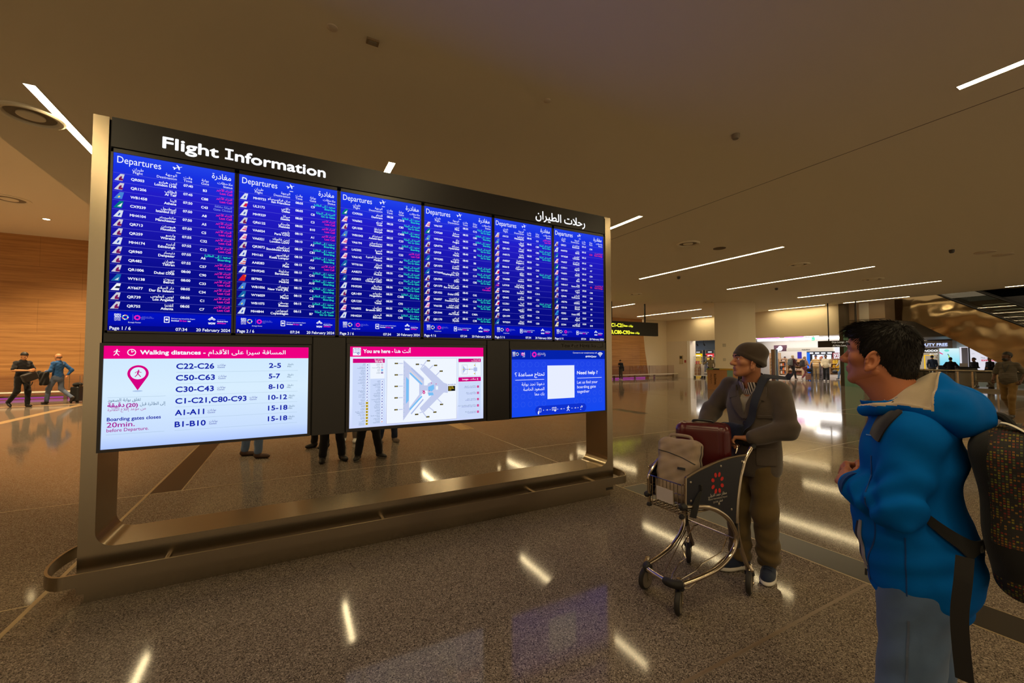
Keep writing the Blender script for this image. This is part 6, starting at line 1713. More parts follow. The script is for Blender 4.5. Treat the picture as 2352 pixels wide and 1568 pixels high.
# trousers
def o_trs(P):
    t = su(0.05, el(P, (-0.02, 0, 0.95), (0.115, 0.165, 0.12)), el(P, (-0.02, 0, 0.85), (0.12, 0.16, 0.1)))
    for h, k, a in (((0, 0.085, 0.9), kL, aL), ((0, -0.09, 0.9), kR, aR)):
        t = su(0.03, t, chain(P, [h, k, a + V3(0.0, 0, 0.015)], [0.1, 0.083, 0.078], 0.05))
    f_ = np.clip((0.42 - P[:, 2]) / 0.3, 0, 1)
    t = t + 0.006 * f_ * np.sin(P[:, 2] * 62 + P[:, 1] * 22 + 6 * P[:, 0]) + 0.003 * np.sin(P[:, 2] * 31 + P[:, 0] * 40 + 8 * P[:, 1])
    return np.maximum(t, 0.075 - P[:, 2] + 0.03 * (P[:, 0] < -0.08))
flesh('trousers', [(o_trs, (-0.26, -0.26, 0.04), (0.2, 0.24, 1.08), 0.0085)], [cloth('olive_cotton', (94, 76, 44), 0.85, 0.3, 260)], OLD, None, 2)
# jumper and shirt under the coat
def o_jump(P):
    t = su(0.05, el(P, (-0.005, 0, 1.28), (0.115, 0.15, 0.19)), el(P, (-0.01, 0, 1.05), (0.115, 0.15, 0.2)))
    t = su(0.03, t, rc(P, (0.01, -0.08, 1.395), (0.01, 0.08, 1.395), 0.05, 0.05))
    return np.maximum(np.maximum(t, -el(P, (0.1, 0.01, 1.44), (0.09, 0.055, 0.1))), 0.86 - P[:, 2])
flesh('jumper', [(o_jump, (-0.14, -0.2, 0.84), (0.2, 0.2, 1.47), 0.009)], [cloth('jumper_grey', (150, 142, 132))], OLD, None, 1)
def o_coll(P):
    c = rc(P, (-0.005, 0.005, 1.40), (0.035, 0.015, 1.475), 0.083, 0.073)
    s_ = np.maximum(np.maximum(c, -(c + 0.006)), P[:, 2] - 1.475 - 0.25 * (0.03 - P[:, 0]))
    s_ = np.maximum(s_, -el(P, (0.13, 0.02, 1.45), (0.06, 0.02, 0.075)))
    return s_
SHIRT = cloth('shirt_stripe', (206, 196, 190), 0.8)
_nt = SHIRT.node_tree; _tc2 = _nt.nodes.new('ShaderNodeTexCoord'); _wv = _nt.nodes.new('ShaderNodeTexWave'); _wv.inputs['Scale'].default_value = 22; _wv.bands_direction = 'Y'
_rp = _nt.nodes.new('ShaderNodeValToRGB'); _rp.color_ramp.interpolation = 'CONSTANT'; _rp.color_ramp.elements[0].color = (*lin((206, 194, 190)), 1); _rp.color_ramp.elements[1].position = 0.55; _rp.color_ramp.elements[1].color = (*lin((44, 36, 40)), 1)
_nt.links.new(_tc2.outputs['Object'], _wv.inputs[0]); _nt.links.new(_wv.outputs[0], _rp.inputs[0]); _nt.links.new(_rp.outputs[0], _nt.nodes['Principled BSDF'].inputs['Base Color'])
flesh('shirt_collar', [(o_coll, (-0.12, -0.11, 1.36), (0.15, 0.13, 1.53), 0.0032)], [SHIRT], OLD, None, 1)
# coat
COAT = cloth('coat_grey', (78, 68, 60), 0.9, 0.5, 420, 0.3, 0.2)
def o_coat_full(P):
    t = su(0.06, el(P, (-0.02, 0.0, 1.27), (0.135, 0.195, 0.21)), el(P, (-0.015, 0.0, 1.03), (0.14, 0.19, 0.24)), el(P, (-0.02, 0.005, 0.86), (0.14, 0.195, 0.2)))
    t = su(0.05, t, rc(P, shR, shL, 0.066, 0.066), rc(P, (-0.02, 0.0, 1.40), (-0.005, 0.01, 1.47), 0.1, 0.088))
    for a, b, c in ((shL, elL, wrL), (shR, elR, wrR)):
        e = c - (c - b) * 0.12
        fold = 0.006 * np.sin((P @ (b - a)) / np.linalg.norm(b - a) * 70) * np.exp(-np.sum((P - b) ** 2, 1) / 0.012)
        t = su(0.028, t, chain(P, [a, b, e], [0.076, 0.073, 0.056], 0.03) + fold)
    t = t + 0.004 * np.sin(P[:, 2] * 24 + P[:, 1] * 16) * np.sin(P[:, 1] * 21 + P[:, 2] * 7)
    return np.maximum(t, 0.755 - P[:, 2] + 0.06 * (P[:, 1]))
def o_coat(P):
    t = o_coat_full(P)
    v = np.maximum(np.abs(P[:, 1] - 0.02 - (P[:, 2] - 1.2) * 0.02) - np.clip(P[:, 2] - 1.19, 0, 1) * 0.26, -(P[:, 0] - 0.02))
    t = np.maximum(t, -np.maximum(v, 1.19 - P[:, 2]))
    nk = rc(P, (-0.01, 0.0, 1.40), (0.03, 0.015, 1.56), 0.08, 0.082)
    return np.maximum(t, -nk)
flesh('coat', [(o_coat, (-0.24, -0.46, 0.7), (0.34, 0.36, 1.58), 0.0062)], [COAT], OLD, None, 2)
m = MB()   # turned collar and lapels
for s_ in (1, -1):
    y0 = 0.02
    strap_on(m, [(0.5, y0 + s_ * 0.004, 1.19), (0.5, y0 + s_ * 0.05, 1.28), (0.5, y0 + s_ * 0.088, 1.38)], [0.012, 0.075, 0.07], o_coat_full, (-1, 0, 0), COAT, 0.008, 0.004)
    strap_on(m, [(0.5, y0 + s_ * 0.088, 1.385), (0.5, y0 + s_ * 0.1, 1.43), (0.45, y0 + s_ * 0.105, 1.475)], [0.07, 0.062, 0.05], o_coat_full, (-1, 0, -0.12), COAT, 0.009, 0.006)
m.build('lapel', OLD, smooth=True)
m = MB(); cr = lambda P: np.maximum(rc(P, (-0.025, 0.0, 1.415), (-0.005, 0.01, 1.475), 0.112, 0.098), 0)
flesh('coat_collar', [(lambda P: np.maximum(np.maximum(np.maximum(rc(P, (-0.03, 0.0, 1.42), (0.0, 0.01, 1.5), 0.108, 0.094), -rc(P, (-0.03, 0.0, 1.42), (0.0, 0.01, 1.5), 0.094, 0.08)), P[:, 0] - 0.05), P[:, 2] - 1.515), (-0.17, -0.14, 1.38), (0.08, 0.15, 1.56), 0.0045)], [COAT], OLD, None, 1)
m = MB()
for z in (1.155, 1.0):
    c = project(np.array([(0.5, 0.02, z)]), (-1, 0, 0), o_coat_full)[0]
    m.lathe([(0.014, -0.002), (0.015, 0.003), (0.011, 0.0055), (0.001, 0.004)], c, mat('button_black', (20, 18, 18), 0.35), 14, (1, 0, 0.1))
m.build('button', OLD, smooth=True)
SEAM = cloth('coat_seam', (54, 48, 46))
for nm, o2 in (('breast_pocket', [(0.1, 1.2), (0.185, 1.205), (0.185, 1.225), (0.1, 1.22)]), ('side_pocket', [(0.1, 0.86), (0.19, 0.865), (0.19, 0.985), (0.1, 0.98)])):
    m = MB(); patch_on(m, o2, lambda u, v: (0.5, u, v), (-1, 0, 0), o_coat_full, COAT, 0.004, 0.003, 0.015); m.build(nm, OLD, smooth=True)
# beanie, brows
WOOL = cloth('beanie_wool', (62, 50, 38), 0.95, 0.6, 300, 0.3)
def o_bean(P):
    Q = (P - hO) @ RhO
    t = su(0.03, el(Q, (-0.015, 0, 0.045), (0.114, 0.094, 0.102)), el(Q, (-0.02, 0, -0.005), (0.106, 0.098, 0.05)), el(Q, (-0.07, 0, 0.075), (0.068, 0.074, 0.062)))
    cut = 0.043 - Q[:, 2] + (Q[:, 0] - 0.1) * 0.48 + np.maximum(-Q[:, 0], 0) * 0.12
    band = np.exp(-((cut + 0.018) / 0.014) ** 2)
    t = t - 0.006 * band + 0.002 * np.sin(Q[:, 2] * 60 + Q[:, 0] * 45)
    return np.maximum(t, cut)
flesh('beanie', [(o_bean, hO - 0.19, hO + np.array((0.17, 0.17, 0.19)), 0.0042)], [WOOL], OLD, None, 2)
BROW = mat('brow_hair', (30, 25, 22), 0.8)
m = MB()
for s_ in (-1, 1): strap_on(m, [HO(0.3, s_ * 0.014, 0.034), HO(0.3, s_ * 0.032, 0.04), HO(0.3, s_ * 0.05, 0.033)], [0.008, 0.01, 0.004], o_head, RhO @ np.array((-1, 0, 0)), BROW, 0.003, 0.0005, 8, 2)
m.build('eyebrows', OLD, smooth=True)
# stubble: short grey hairs on cheek and chin
rng = np.random.default_rng(3)
pts = []; 
for _ in range(700):
    s_ = rng.choice((-1, 1)); pts.append(HO(0.3 if rng.random() < 0.5 else 0.06, (0.035 * rng.random() if rng.random() < 0.5 else 0.3) * s_, -0.115 + 0.07 * rng.random()))
HG = mat('hair_grey', (52, 46, 42), 0.7)
def o_hairs(P):
    Q = (P - hO) @ RhO
    t = el(Q, (-0.02, 0, 0.0), (0.09, 0.0785, 0.068))
    t = np.maximum(t, Q[:, 0] - 0.0); t = np.maximum(t, -0.05 - Q[:, 2] + np.maximum(Q[:, 0] + 0.05, 0) * 0.9)
    return np.maximum(t, -np.maximum(el(Q, (-0.004, np.sign(1) * 0.085, 0.0), (0.028, 0.02, 0.042)), -1))
flesh('hair', [(o_hairs, hO - 0.13, hO + 0.12, 0.004)], [HG], OLD, None, 1)
# shoes
def trainer(parent, a, deg, rgb, k=1.0):
    td = math.radians(deg); f3 = np.array((math.cos(td), math.sin(td), 0)); up = np.array((0, 0, 1.0)); R = np.stack([f3, np.cross(up, f3), up], 1)
    def fn(P):
        Q = (P - a) @ R
        r = su(0.03, el(Q, (-0.02, 0, -0.03), (0.06, 0.043, 0.062)), el(Q, (0.1, 0, -0.052), (0.1, 0.05, 0.042)), rc(Q, (0.0, 0, 0.01), (0.06, 0, -0.03), 0.042, 0.04))
        sole = np.maximum(su(0.03, el(Q, (-0.02, 0, -0.072), (0.075, 0.05, 0.026)), el(Q, (0.1, 0, -0.072), (0.112, 0.056, 0.026))), -0.088 - Q[:, 2])
        r = np.maximum(np.maximum(r, -0.07 - Q[:, 2]), Q[:, 2] - 0.03)
        return np.minimum(r, sole)
    def pk(C): return (((C - a) @ R)[:, 2] < -0.056).astype(int)
    s_ = flesh('shoe', [(fn, a - 0.25, a + 0.25, 0.0055)], [cloth('trainer_%d_%d_%d' % rgb, rgb, 0.7, 0.4, 400), M_SOLE], parent, pk, 1)
    m = MB(); TXs = lambda x, y, z: a + R @ np.array((x, y, z))
    for k2 in range(4): strap_on(m, [TXs(0.045 + 0.018 * k2, -0.026, 0.2), TXs(0.045 + 0.018 * k2, 0, 0.2), TXs(0.045 + 0.018 * k2, 0.026, 0.2)], 0.006, fn, (0, 0, -1), mat('lace_dark', (16, 22, 38), 0.8), 0.003, 0.0, 4, 1)
    b = m.build('laces'); b.parent = s_
trainer(OLD, aL, 24, (26, 36, 58)); trainer(OLD, aR, -16, (26, 36, 58))
# shoulder bag strap
CB_ = thing('shoulder_bag', 'dark blue bag on a wide strap across the chest of the older man', 'bag', OM, PI)
m = MB(); strap_on(m, [(0.3, 0.132, 1.585), (0.35, 0.122, 1.53), (0.5, 0.085, 1.29), (0.5, 0.045, 1.17), (0.5, -0.015, 1.04)], 0.046, lambda P: o_coat_full(P) - 0.016, (-1, 0, -0.12), mat('strap_navy', (24, 30, 52), 0.75), 0.004, 0.003)
strap_on(m, [(-0.4, 0.11, 1.46), (-0.5, 0.09, 1.36), (-0.5, 0.03, 1.15), (-0.5, -0.05, 1.02)], 0.046, lambda P: o_coat_full(P) - 0.016, (1, 0, -0.1), mat('strap_navy'), 0.004, 0.003)
m.build('strap', CB_, smooth=True)
flesh('pouch', [(lambda P: su(0.02, bxd(P, (0.135, -0.07, 1.07), (0.04, 0.09, 0.075), 0.03)) + 0.003 * np.sin(P[:, 1] * 60 + P[:, 2] * 30), (0.06, -0.2, 0.95), (0.22, 0.07, 1.2), 0.006)], [cloth('pouch_navy', (22, 28, 50), 0.8)], CB_, None, 1)
# ------------------------------------------------------------------ the young man in the blue jacket
YM = (2.0, 0.63, 0.0); YA = math.radians(99)
hY = np.array((0.103, 0.005, 1.653)); RhY = rotm('Z', -3) @ rotm('Y', -5)
HY = lambda x, y, z: hY + RhY @ np.array((x, y, z))
ysL, yeL, ywL = V3(-0.0, 0.165, 1.385), V3(0.03, 0.225, 1.145), V3(0.185, 0.1, 1.17)
ysR, yeR, ywR = V3(0.0, -0.165, 1.385), V3(0.03, -0.23, 1.14), V3(0.19, -0.1, 1.19)
SKY_ = skin_mat((178, 112, 78))
def y_head(P): return face_fn((P - hY) @ RhY, 0.75, 0.3, 28, True)
def y_body(P):
    r = su(0.03, el(P, (0.02, 0, 1.26), (0.1, 0.15, 0.19)), el(P, (0.02, 0, 1.02), (0.1, 0.14, 0.2)))
    r = su(0.04, r, rc(P, (0.015, 0.0, 1.38), HY(-0.02, 0, -0.05), 0.066, 0.062))
    r = su(0.03, r, rc(P, (0.055, 0, 1.45), HY(0.035, 0, -0.085), 0.05, 0.04))
    for s_, e_, w_ in ((ysL, yeL, ywL), (ysR, yeR, ywR)): r = np.minimum(r, chain(P, [s_, e_, w_], [0.045, 0.04, 0.029]))
    for y in (-1, 1): r = np.minimum(r, chain(P, [(0.02, y * 0.09, 0.92), (0.04, y * 0.1, 0.5), (0.0, y * 0.11, 0.09)], [0.07, 0.05, 0.036]))
    return su(0.02, r, y_head(P) + 0.003)
yhl = hand_fn(ywL, (0.5, -0.85, 0.12), (-0.75, -0.4, -0.5), (0.2, 0.1, 0.95), 1.05)
yhr = hand_fn(ywR, (0.55, 0.8, 0.05), (-0.75, 0.4, -0.5), (0.2, -0.1, 0.95), 1.0)
def y_pick(C):
    Q = (C - hY) @ RhY
    return iris_pick(Q, face_pick(Q), (1, 0.0, 0.1))
YNG = flesh('person', [(y_body, (-0.2, -0.36, 0.0), (0.32, 0.36, 1.72), 0.012), (y_head, hY - np.array((0.135, 0.125, 0.135)), hY + np.array((0.14, 0.125, 0.13)), 0.0024), (*yhl, 0.0032), (*yhr, 0.0032)], [SKY_, M_EYEW, M_IRIS, M_LIP], None, y_pick, 1)
tag(YNG, 'young person with short black hair in bright blue hooded jacket and jeans', 'person')
YNG.location = YM; YNG.rotation_euler = (0, 0, YA)
BLUE = cloth('jacket_blue', (0, 92, 176), 0.8, 0.12, 500, 0.0, 0.05)
BLUE.node_tree.nodes['Principled BSDF'].inputs['Specular IOR Level'].default_value = 0.06
BLUED = cloth('jacket_seam', (0, 56, 120), 0.7, 0.1, 500, 0.1, 0.05)
LINING = cloth('lining_grey', (176, 160, 136), 0.9, 0.4, 400, 0.3)
def y_trunk(P):
    t = su(0.07, el(P, (0.03, 0, 1.29), (0.142, 0.19, 0.19)), el(P, (0.045, 0, 1.06), (0.158, 0.188, 0.2)), el(P, (0.012, 0, 0.9), (0.152, 0.192, 0.2)))
    t = su(0.06, t, rc(P, ysR, ysL, 0.072, 0.072))
    t = su(0.04, t, rc(P, (0.02, 0.0, 1.40), (0.06, 0.0, 1.475), 0.096, 0.086))
    return t
def y_jack0(P):
    t = y_trunk(P)
    back = np.exp(-((P[:, 0] + 0.12) / 0.06) ** 2)
    t = t + 0.007 * back * np.sin(P[:, 2] * 30 + P[:, 1] * 10 + 3 * np.sin(P[:, 2] * 9)) + 0.004 * np.exp(-((P[:, 2] - 0.95) / 0.09) ** 2) * np.sin(P[:, 2] * 70 + P[:, 0] * 24)
    for s_, e_, w_ in ((ysL, yeL, ywL), (ysR, yeR, ywR)):
        ax1 = (e_ - s_) / np.linalg.norm(e_ - s_); ax2 = (w_ - e_) / np.linalg.norm(w_ - e_)
        c = w_ - ax2 * 0.02
        de = np.sum((P - e_) ** 2, 1)
        f_ = 0.01 * np.sin(((P - e_) @ ax2) * 95 + 2 * np.sin((P @ ax1) * 30)) * np.exp(-np.sum((P - (e_ * 0.55 + w_ * 0.45)) ** 2, 1) / 0.01)
        f_ = f_ + 0.009 * np.sin((P @ (ax1 - ax2)) * 62) * np.exp(-de / 0.014) + 0.005 * np.sin((P - s_) @ (ax1 * 26 + np.array((34.0, 0, -20.0)))) * np.exp(-np.sum((P - (s_ * 0.6 + e_ * 0.4) - np.array((-0.05, 0, 0))) ** 2, 1) / 0.012)
        t = su(0.045, t, chain(P, [s_, e_, c], [0.07, 0.064, 0.05], 0.03) + f_)
    t = t + 0.003 * np.sin(P[:, 2] * 19 + P[:, 0] * 14 + 4 * P[:, 1]) * np.sin(P[:, 0] * 23 - P[:, 2] * 8)
    return t
def y_jack(P):
    t = y_jack0(P)
    hemz = 0.785 + 0.2 * P[:, 0]
    t = np.maximum(t, hemz - P[:, 2])
    hb = np.exp(-((P[:, 2] - hemz - 0.012) / 0.012) ** 2)
    t = t - 0.003 * hb + 0.004 * np.exp(-((P[:, 2] - hemz - 0.032) / 0.005) ** 2)
    nk = su(0.03, rc(P, (0.02, 0, 1.42), (0.1, 0, 1.56), 0.074, 0.09))
    return np.maximum(t, -nk)
def y_jpick(C):
    nk = rc(C, (0.02, 0, 1.42), (0.1, 0, 1.56), 0.0765, 0.0925)
    return ((nk < 0) & (C[:, 2] > 1.4)).astype(int)
flesh('jacket', [(y_jack, (-0.22, -0.36, 0.72), (0.28, 0.36, 1.56), 0.0052)], [BLUE, LINING], YNG, y_jpick, 2)
# hood lying back, with its grey lining
def y_hood(P):
    o = su(0.05, el(P, (-0.05, 0, 1.465), (0.125, 0.168, 0.07), rotm('Y', -24)), el(P, (-0.085, 0, 1.475), (0.085, 0.13, 0.075), rotm('Y', -38)))
    o = su(0.03, o, *[chain(P, [(-0.07, y * 0.125, 1.505), (0.0, y * 0.147, 1.482), (0.07, y * 0.124, 1.47), (0.135, y * 0.07, 1.45)], [0.034, 0.03, 0.029, 0.026]) for y in (-1, 1)])
    o = su(0.035, o, el(P, (-0.035, 0, 1.535), (0.05, 0.1, 0.062), rotm('Y', -20)), el(P, (0.02, 0, 1.465), (0.1, 0.13, 0.05)))
    o = o + 0.004 * np.exp(-(P[:, 1] / 0.006) ** 2) * (P[:, 0] < -0.06) + 0.004 * np.sin(P[:, 0] * 45 + P[:, 1] * 38)
    return o
def y_void(P):
    rg = np.exp(-(np.abs(P[:, 1]) / 0.085) ** 3) * np.clip((0.1 - P[:, 0]) / 0.13, 0, 1) ** 0.8
    zl = 1.487 - 0.12 * np.clip(P[:, 0] - 0.03, 0, 1) + 0.1 * rg - 0.006 * np.sin(P[:, 1] * 60 + P[:, 0] * 30)
    c = np.maximum((zl - P[:, 2]) * 0.75, -0.05 - P[:, 0])
    return su(0.015, c, rc(P, (0.06, 0, 1.42), (0.1, 0, 1.62), 0.066, 0.075))
def y_hoodc(P): return np.maximum(y_hood(P), -y_void(P))
def y_hpick(C): return (y_void(C) < 0.0075).astype(int)
flesh('hood', [(y_hoodc, (-0.27, -0.24, 1.34), (0.2, 0.24, 1.64), 0.0042)], [BLUE, LINING], YNG, y_hpick, 2)
def y_collar(P):
    c = rc(P, (0.035, 0, 1.40), (0.09, 0, 1.5), 0.098, 0.082)
    r = np.maximum(np.maximum(c, -(c + 0.007)), P[:, 2] - 1.488 + 0.1 * (P[:, 0] - 0.1))
    return np.maximum(np.maximum(r, -0.02 - P[:, 0]), 1.41 - P[:, 2])
flesh('collar', [(y_collar, (-0.08, -0.13, 1.38), (0.22, 0.13, 1.53), 0.0036)], [BLUE, LINING], YNG, lambda C: (rc(C, (0.035, 0, 1.40), (0.09, 0, 1.5), 0.098, 0.082) < -0.0042).astype(int), 1)
# zipped pocket, seams
m = MB()
yj = lambda P: y_jack0(P)
strap_on(m, [(0.02, 0.6, 1.05), (0.021, 0.6, 0.95), (0.022, 0.6, 0.84)], 0.004, yj, (0, -1, 0), BLUED, 0.0016, 0.0, 8, 1)
strap_on(m, [(0.105, 0.6, 1.3), (0.108, 0.6, 1.15), (0.1, 0.6, 1.03), (0.13, 0.6, 0.93), (0.135, 0.6, 0.84)], 0.004, yj, (0, -1, 0), BLUED, 0.0014, 0.0, 8, 1)
m.build('seam', YNG)
m = MB(); GT_ = mat('zip_grey', (150, 148, 146), 0.5)
strap_on(m, [(0.145, 0.6, 1.06), (0.152, 0.6, 1.0), (0.146, 0.6, 0.93), (0.138, 0.6, 0.895)], [0.007, 0.012, 0.012, 0.008], yj, (0, -1, 0), GT_, 0.0035, 0.001, 8, 2)
pz = m.build('pocket_trim', YNG, smooth=True)
m = MB(); strap_on(m, [(0.158, 0.6, 1.05), (0.168, 0.6, 0.99), (0.162, 0.6, 0.93), (0.15, 0.6, 0.9)], [0.006, 0.014, 0.012, 0.006], yj, (0, -1, 0), mat('pocket_dark', (18, 26, 44), 0.8), 0.001, 0.0, 8, 2); m.build('pocket_slit', YNG)
m = MB(); q = project(np.array([(0.146, 0.6, 0.885)]), (0, -1, 0), yj)[0] + np.array((0, 0.004, 0)); m.rbox((q[0] - 0.005, q[1] - 0.003, q[2] - 0.012), (q[0] + 0.005, q[1] + 0.003, q[2] + 0.008), 0.003, GT_, axis=1); m.tube([q + np.array((0, 0, -0.01)), q + np.array((0.001, 0.001, -0.035))], 0.0035, mat('zip_pull', (30, 32, 36), 0.5), 8); b_ = m.build('zip_pull', smooth=True); b_.parent = pz
m = MB(); patch_on(m, [(0.1, 1.368), (0.128, 1.363), (0.128, 1.366), (0.1, 1.371)], lambda u, v: (u, 0.6, v), (0, -1, 0), yj, mat('logo_pale', (110, 160, 200), 0.6), 0.001, 0.001, 0.006); m.build('chest_print', YNG)
m = MB(); strap_on(m, [(0.5, 0.004, 1.44), (0.5, 0.004, 1.3), (0.5, 0.003, 1.1), (0.5, 0.003, 0.82)], 0.012, y_jack0, (-1, 0, 0), GT_, 0.003, 0.001); m.build('front_zip', YNG)
m = MB(); wa = (ywL - yeL) / np.linalg.norm(ywL - yeL); cbase = ywL - wa * 0.018
m.tube([cbase - wa * 0.012, cbase + wa * 0.004], [0.0545, 0.0535], BLUED, 20); m.build('cuff', YNG, smooth=True)
m = MB(); m.tube([ywL - wa * 0.002, ywL + wa * 0.016], [0.031, 0.03], mat('watch_black', (20, 20, 22), 0.4), 18); m.build('watch_strap', YNG, smooth=True)
# jeans
JEAN = cloth('jeans_blue', (84, 106, 140), 0.85, 0.4, 600, 0.1, 0.35)
JEAN.node_tree.nodes['Noise Texture.001'].inputs['Scale'].default_value = 7
def y_jean(P):
    t = su(0.05, el(P, (0.01, 0, 0.93), (0.12, 0.165, 0.12)), el(P, (0.005, 0, 0.84), (0.122, 0.168, 0.11)))
    for y in (-1, 1): t = su(0.03, t, chain(P, [(0.018, y * 0.088, 0.86), (0.04, y * 0.1, 0.5), (0.0, y * 0.11, 0.1)], [0.103, 0.08, 0.068], 0.05))
    t = t + 0.004 * np.sin(P[:, 2] * 48 + P[:, 0] * 40) * np.sin(P[:, 0] * 30 + P[:, 2] * 9 + P[:, 1] * 20)
    return np.maximum(t, 0.05 - P[:, 2])
flesh('jeans', [(y_jean, (-0.2, -0.24, 0.03), (0.2, 0.24, 1.06), 0.0065)], [JEAN], YNG, None, 2)
m = MB(); STC = cloth('jeans_seam', (84, 96, 120))
strap_on(m, [(0.02, 0.6, 0.78), (0.03, 0.6, 0.6), (0.04, 0.6, 0.4), (0.03, 0.6, 0.2)], 0.006, y_jean, (0, -1, 0), STC, 0.0018, 0.0, 10, 1)
m.build('side_seam', YNG)
trainer(YNG, V3(0.0, 0.11, 0.09), 10, (60, 60, 64)); trainer(YNG, V3(0.0, -0.11, 0.09), -10, (60, 60, 64))
# hair: a cap of hair plus short tapering locks
HAIR = mat('hair_black', (20, 15, 12), 0.55, bump=0.35, bscale=700, spec=0.35)
def y_hair(P):
    Q = (P - hY) @ RhY
    A = np.abs(Q[:, 1])
    t = su(0.02, el(Q, (-0.011, 0, 0.034), (0.104, 0.084, 0.097)), el(Q, (0.045, 0, 0.085), (0.06, 0.06, 0.038)), el(Q, (-0.052, 0, -0.035), (0.056, 0.064, 0.075)))
    # lower edge: fringe at the front, sideburn before the ear, nape behind
    x = Q[:, 0]
    edge = np.interp(x, [-0.13, -0.075, -0.055, -0.03, 0.0, 0.018, 0.034, 0.048, 0.054, 0.075, 0.12], [-0.11, -0.108, -0.1, -0.06, 0.0, 0.006, -0.03, -0.005, 0.045, 0.062, 0.066])
    t = np.maximum(t, edge - Q[:, 2])
    ear = el(np.stack([x, A, Q[:, 2]], 1), (0.004, 0.088, -0.02), (0.024, 0.028, 0.038))
    return np.maximum(t, -ear)
flesh('hair', [(y_hair, hY - np.array((0.15, 0.11, 0.12)), hY + np.array((0.13, 0.11, 0.16)), 0.003)], [HAIR], YNG, None, 1)
rng = np.random.default_rng(11)
n = 5200
D = rng.normal(size=(n, 3)); D /= np.linalg.norm(D, axis=1)[:, None]
S0 = np.array([HY(-0.01, 0, 0.03)]) + (D * 0.2) @ RhY.T
S1 = project(S0, (1, 0, 0), y_hair, 0.0)          # start shell
def march_in(P, c):
    d = c - P; d /= np.linalg.norm(d, axis=1)[:, None]; t = np.zeros(len(P))
    for _ in range(60): t += np.clip(y_hair(P + d * t[:, None]) * 0.7, -0.01, 0.03)
    return P + d * np.minimum(t, 0.2)[:, None], t
R0, tt = march_in(S0, np.array([HY(-0.01, 0, 0.03)]))
Nn = normals(R0, y_hair); Q = (R0 - hY) @ RhY; Nq = Nn @ RhY
keep = (np.abs(y_hair(R0)) < 0.004) & (tt < 0.19)
crown = np.array((-0.055, 0.0, 0.12))
fl = Q - crown; fl -= Nq * np.sum(fl * Nq, 1)[:, None]; fl /= np.maximum(np.linalg.norm(fl, axis=1), 1e-6)[:, None]
topness = np.clip((Q[:, 2] - 0.03) / 0.08, 0, 1); front = np.clip((Q[:, 0] - 0.0) / 0.07, 0, 1) * topness
dirs = Nq * (0.22 + 0.35 * (1 - front) * topness)[:, None] + fl * 0.9 + rng.normal(size=(n, 3)) * 0.16 + np.array((0.5, 0, 0.05)) * front[:, None]
dirs /= np.linalg.norm(dirs, axis=1)[:, None]
ln = (0.007 + 0.011 * topness + 0.02 * front) * (0.7 + 0.6 * rng.random(n))
m = MB(); vs = []; fs = []; k = 0
for i in np.nonzero(keep)[0]:
    d = dirs[i]; a = np.cross(d, (0.3, 0.5, 0.8)); a /= np.linalg.norm(a); b = np.cross(d, a)
    r = 0.0011; c0 = Q[i] - d * 0.004; c1 = Q[i] + d * ln[i] * 0.55 - np.array((0, 0, 0.001)); c2 = Q[i] + d * ln[i] - np.array((0, 0, 0.004))
    for c, rr in ((c0, r), (c1, r * 0.8)):
        for u in (0, 2.094, 4.189): vs.append(hY + RhY @ (c + (a * math.cos(u) + b * math.sin(u)) * rr))
    vs.append(hY + RhY @ c2)
    for j in range(3): fs.append((k + j, k + (j + 1) % 3, k + 3 + (j + 1) % 3, k + 3 + j)); fs.append((k + 3 + j, k + 3 + (j + 1) % 3, k + 6))
    k += 7
m.add(vs, fs, HAIR); hl_ = m.build('hair_locks', YNG); hl_['kind'] = 'stuff'
m = MB()
for s_ in (-1, 1): strap_on(m, [HY(0.3, s_ * 0.014, 0.034), HY(0.3, s_ * 0.03, 0.041), HY(0.3, s_ * 0.05, 0.036)], [0.007, 0.009, 0.004], y_head, RhY @ np.array((-1, 0, 0)), HAIR, 0.003, 0.0005, 8, 2)
m.build('eyebrows', YNG, smooth=True)
# rucksack with coloured dots on his back
DOT = bpy.data.materials.new('dotted_fabric'); DOT.use_nodes = True
_nt = DOT.node_tree; _L = _nt.links.new; _b = _nt.nodes['Principled BSDF']; _b.inputs['Roughness'].default_value = 0.75
_tc3 = _nt.nodes.new('ShaderNodeTexCoord'); _vm = _nt.nodes.new('ShaderNodeVectorMath'); _vm.operation = 'SCALE'; _vm.inputs['Scale'].default_value = 135
_fl = _nt.nodes.new('ShaderNodeVectorMath'); _fl.operation = 'FLOOR'; _frc = _nt.nodes.new('ShaderNodeVectorMath'); _frc.operation = 'FRACTION'
_wn = _nt.nodes.new('ShaderNodeTexWhiteNoise'); _no = _nt.nodes.new('ShaderNodeTexNoise'); _no.inputs['Scale'].default_value = 0.11; _no.inputs['Detail'].default_value = 2
_rp = _nt.nodes.new('ShaderNodeValToRGB'); _e = _rp.color_ramp.elements
for c in ((0.36, (20, 18, 20)), (0.45, (110, 24, 16)), (0.52, (120, 84, 16)), (0.6, (104, 108, 24)), (0.68, (40, 54, 44)), (0.76, (24, 20, 22)), (0.0, (16, 14, 16))):
    if c[0] == 0.0: _e[0].color = (*lin(c[1]), 1); _e[0].position = 0
    else: x_ = _e.new(c[0]); x_.color = (*lin(c[1]), 1)
_e[-1].position = 1.0; _e[-1].color = (*lin((18, 16, 18)), 1)
_ad = _nt.nodes.new('ShaderNodeMath'); _ad.operation = 'MULTIPLY_ADD'; _ad.inputs[1].default_value = 0.42; 
_sx = _nt.nodes.new('ShaderNodeSeparateXYZ'); _in = []
_L(_tc3.outputs['Object'], _vm.inputs[0]); _L(_vm.outputs[0], _fl.inputs[0]); _L(_vm.outputs[0], _frc.inputs[0]); _L(_fl.outputs[0], _wn.inputs['Vector']); _L(_fl.outputs[0], _no.inputs['Vector'])
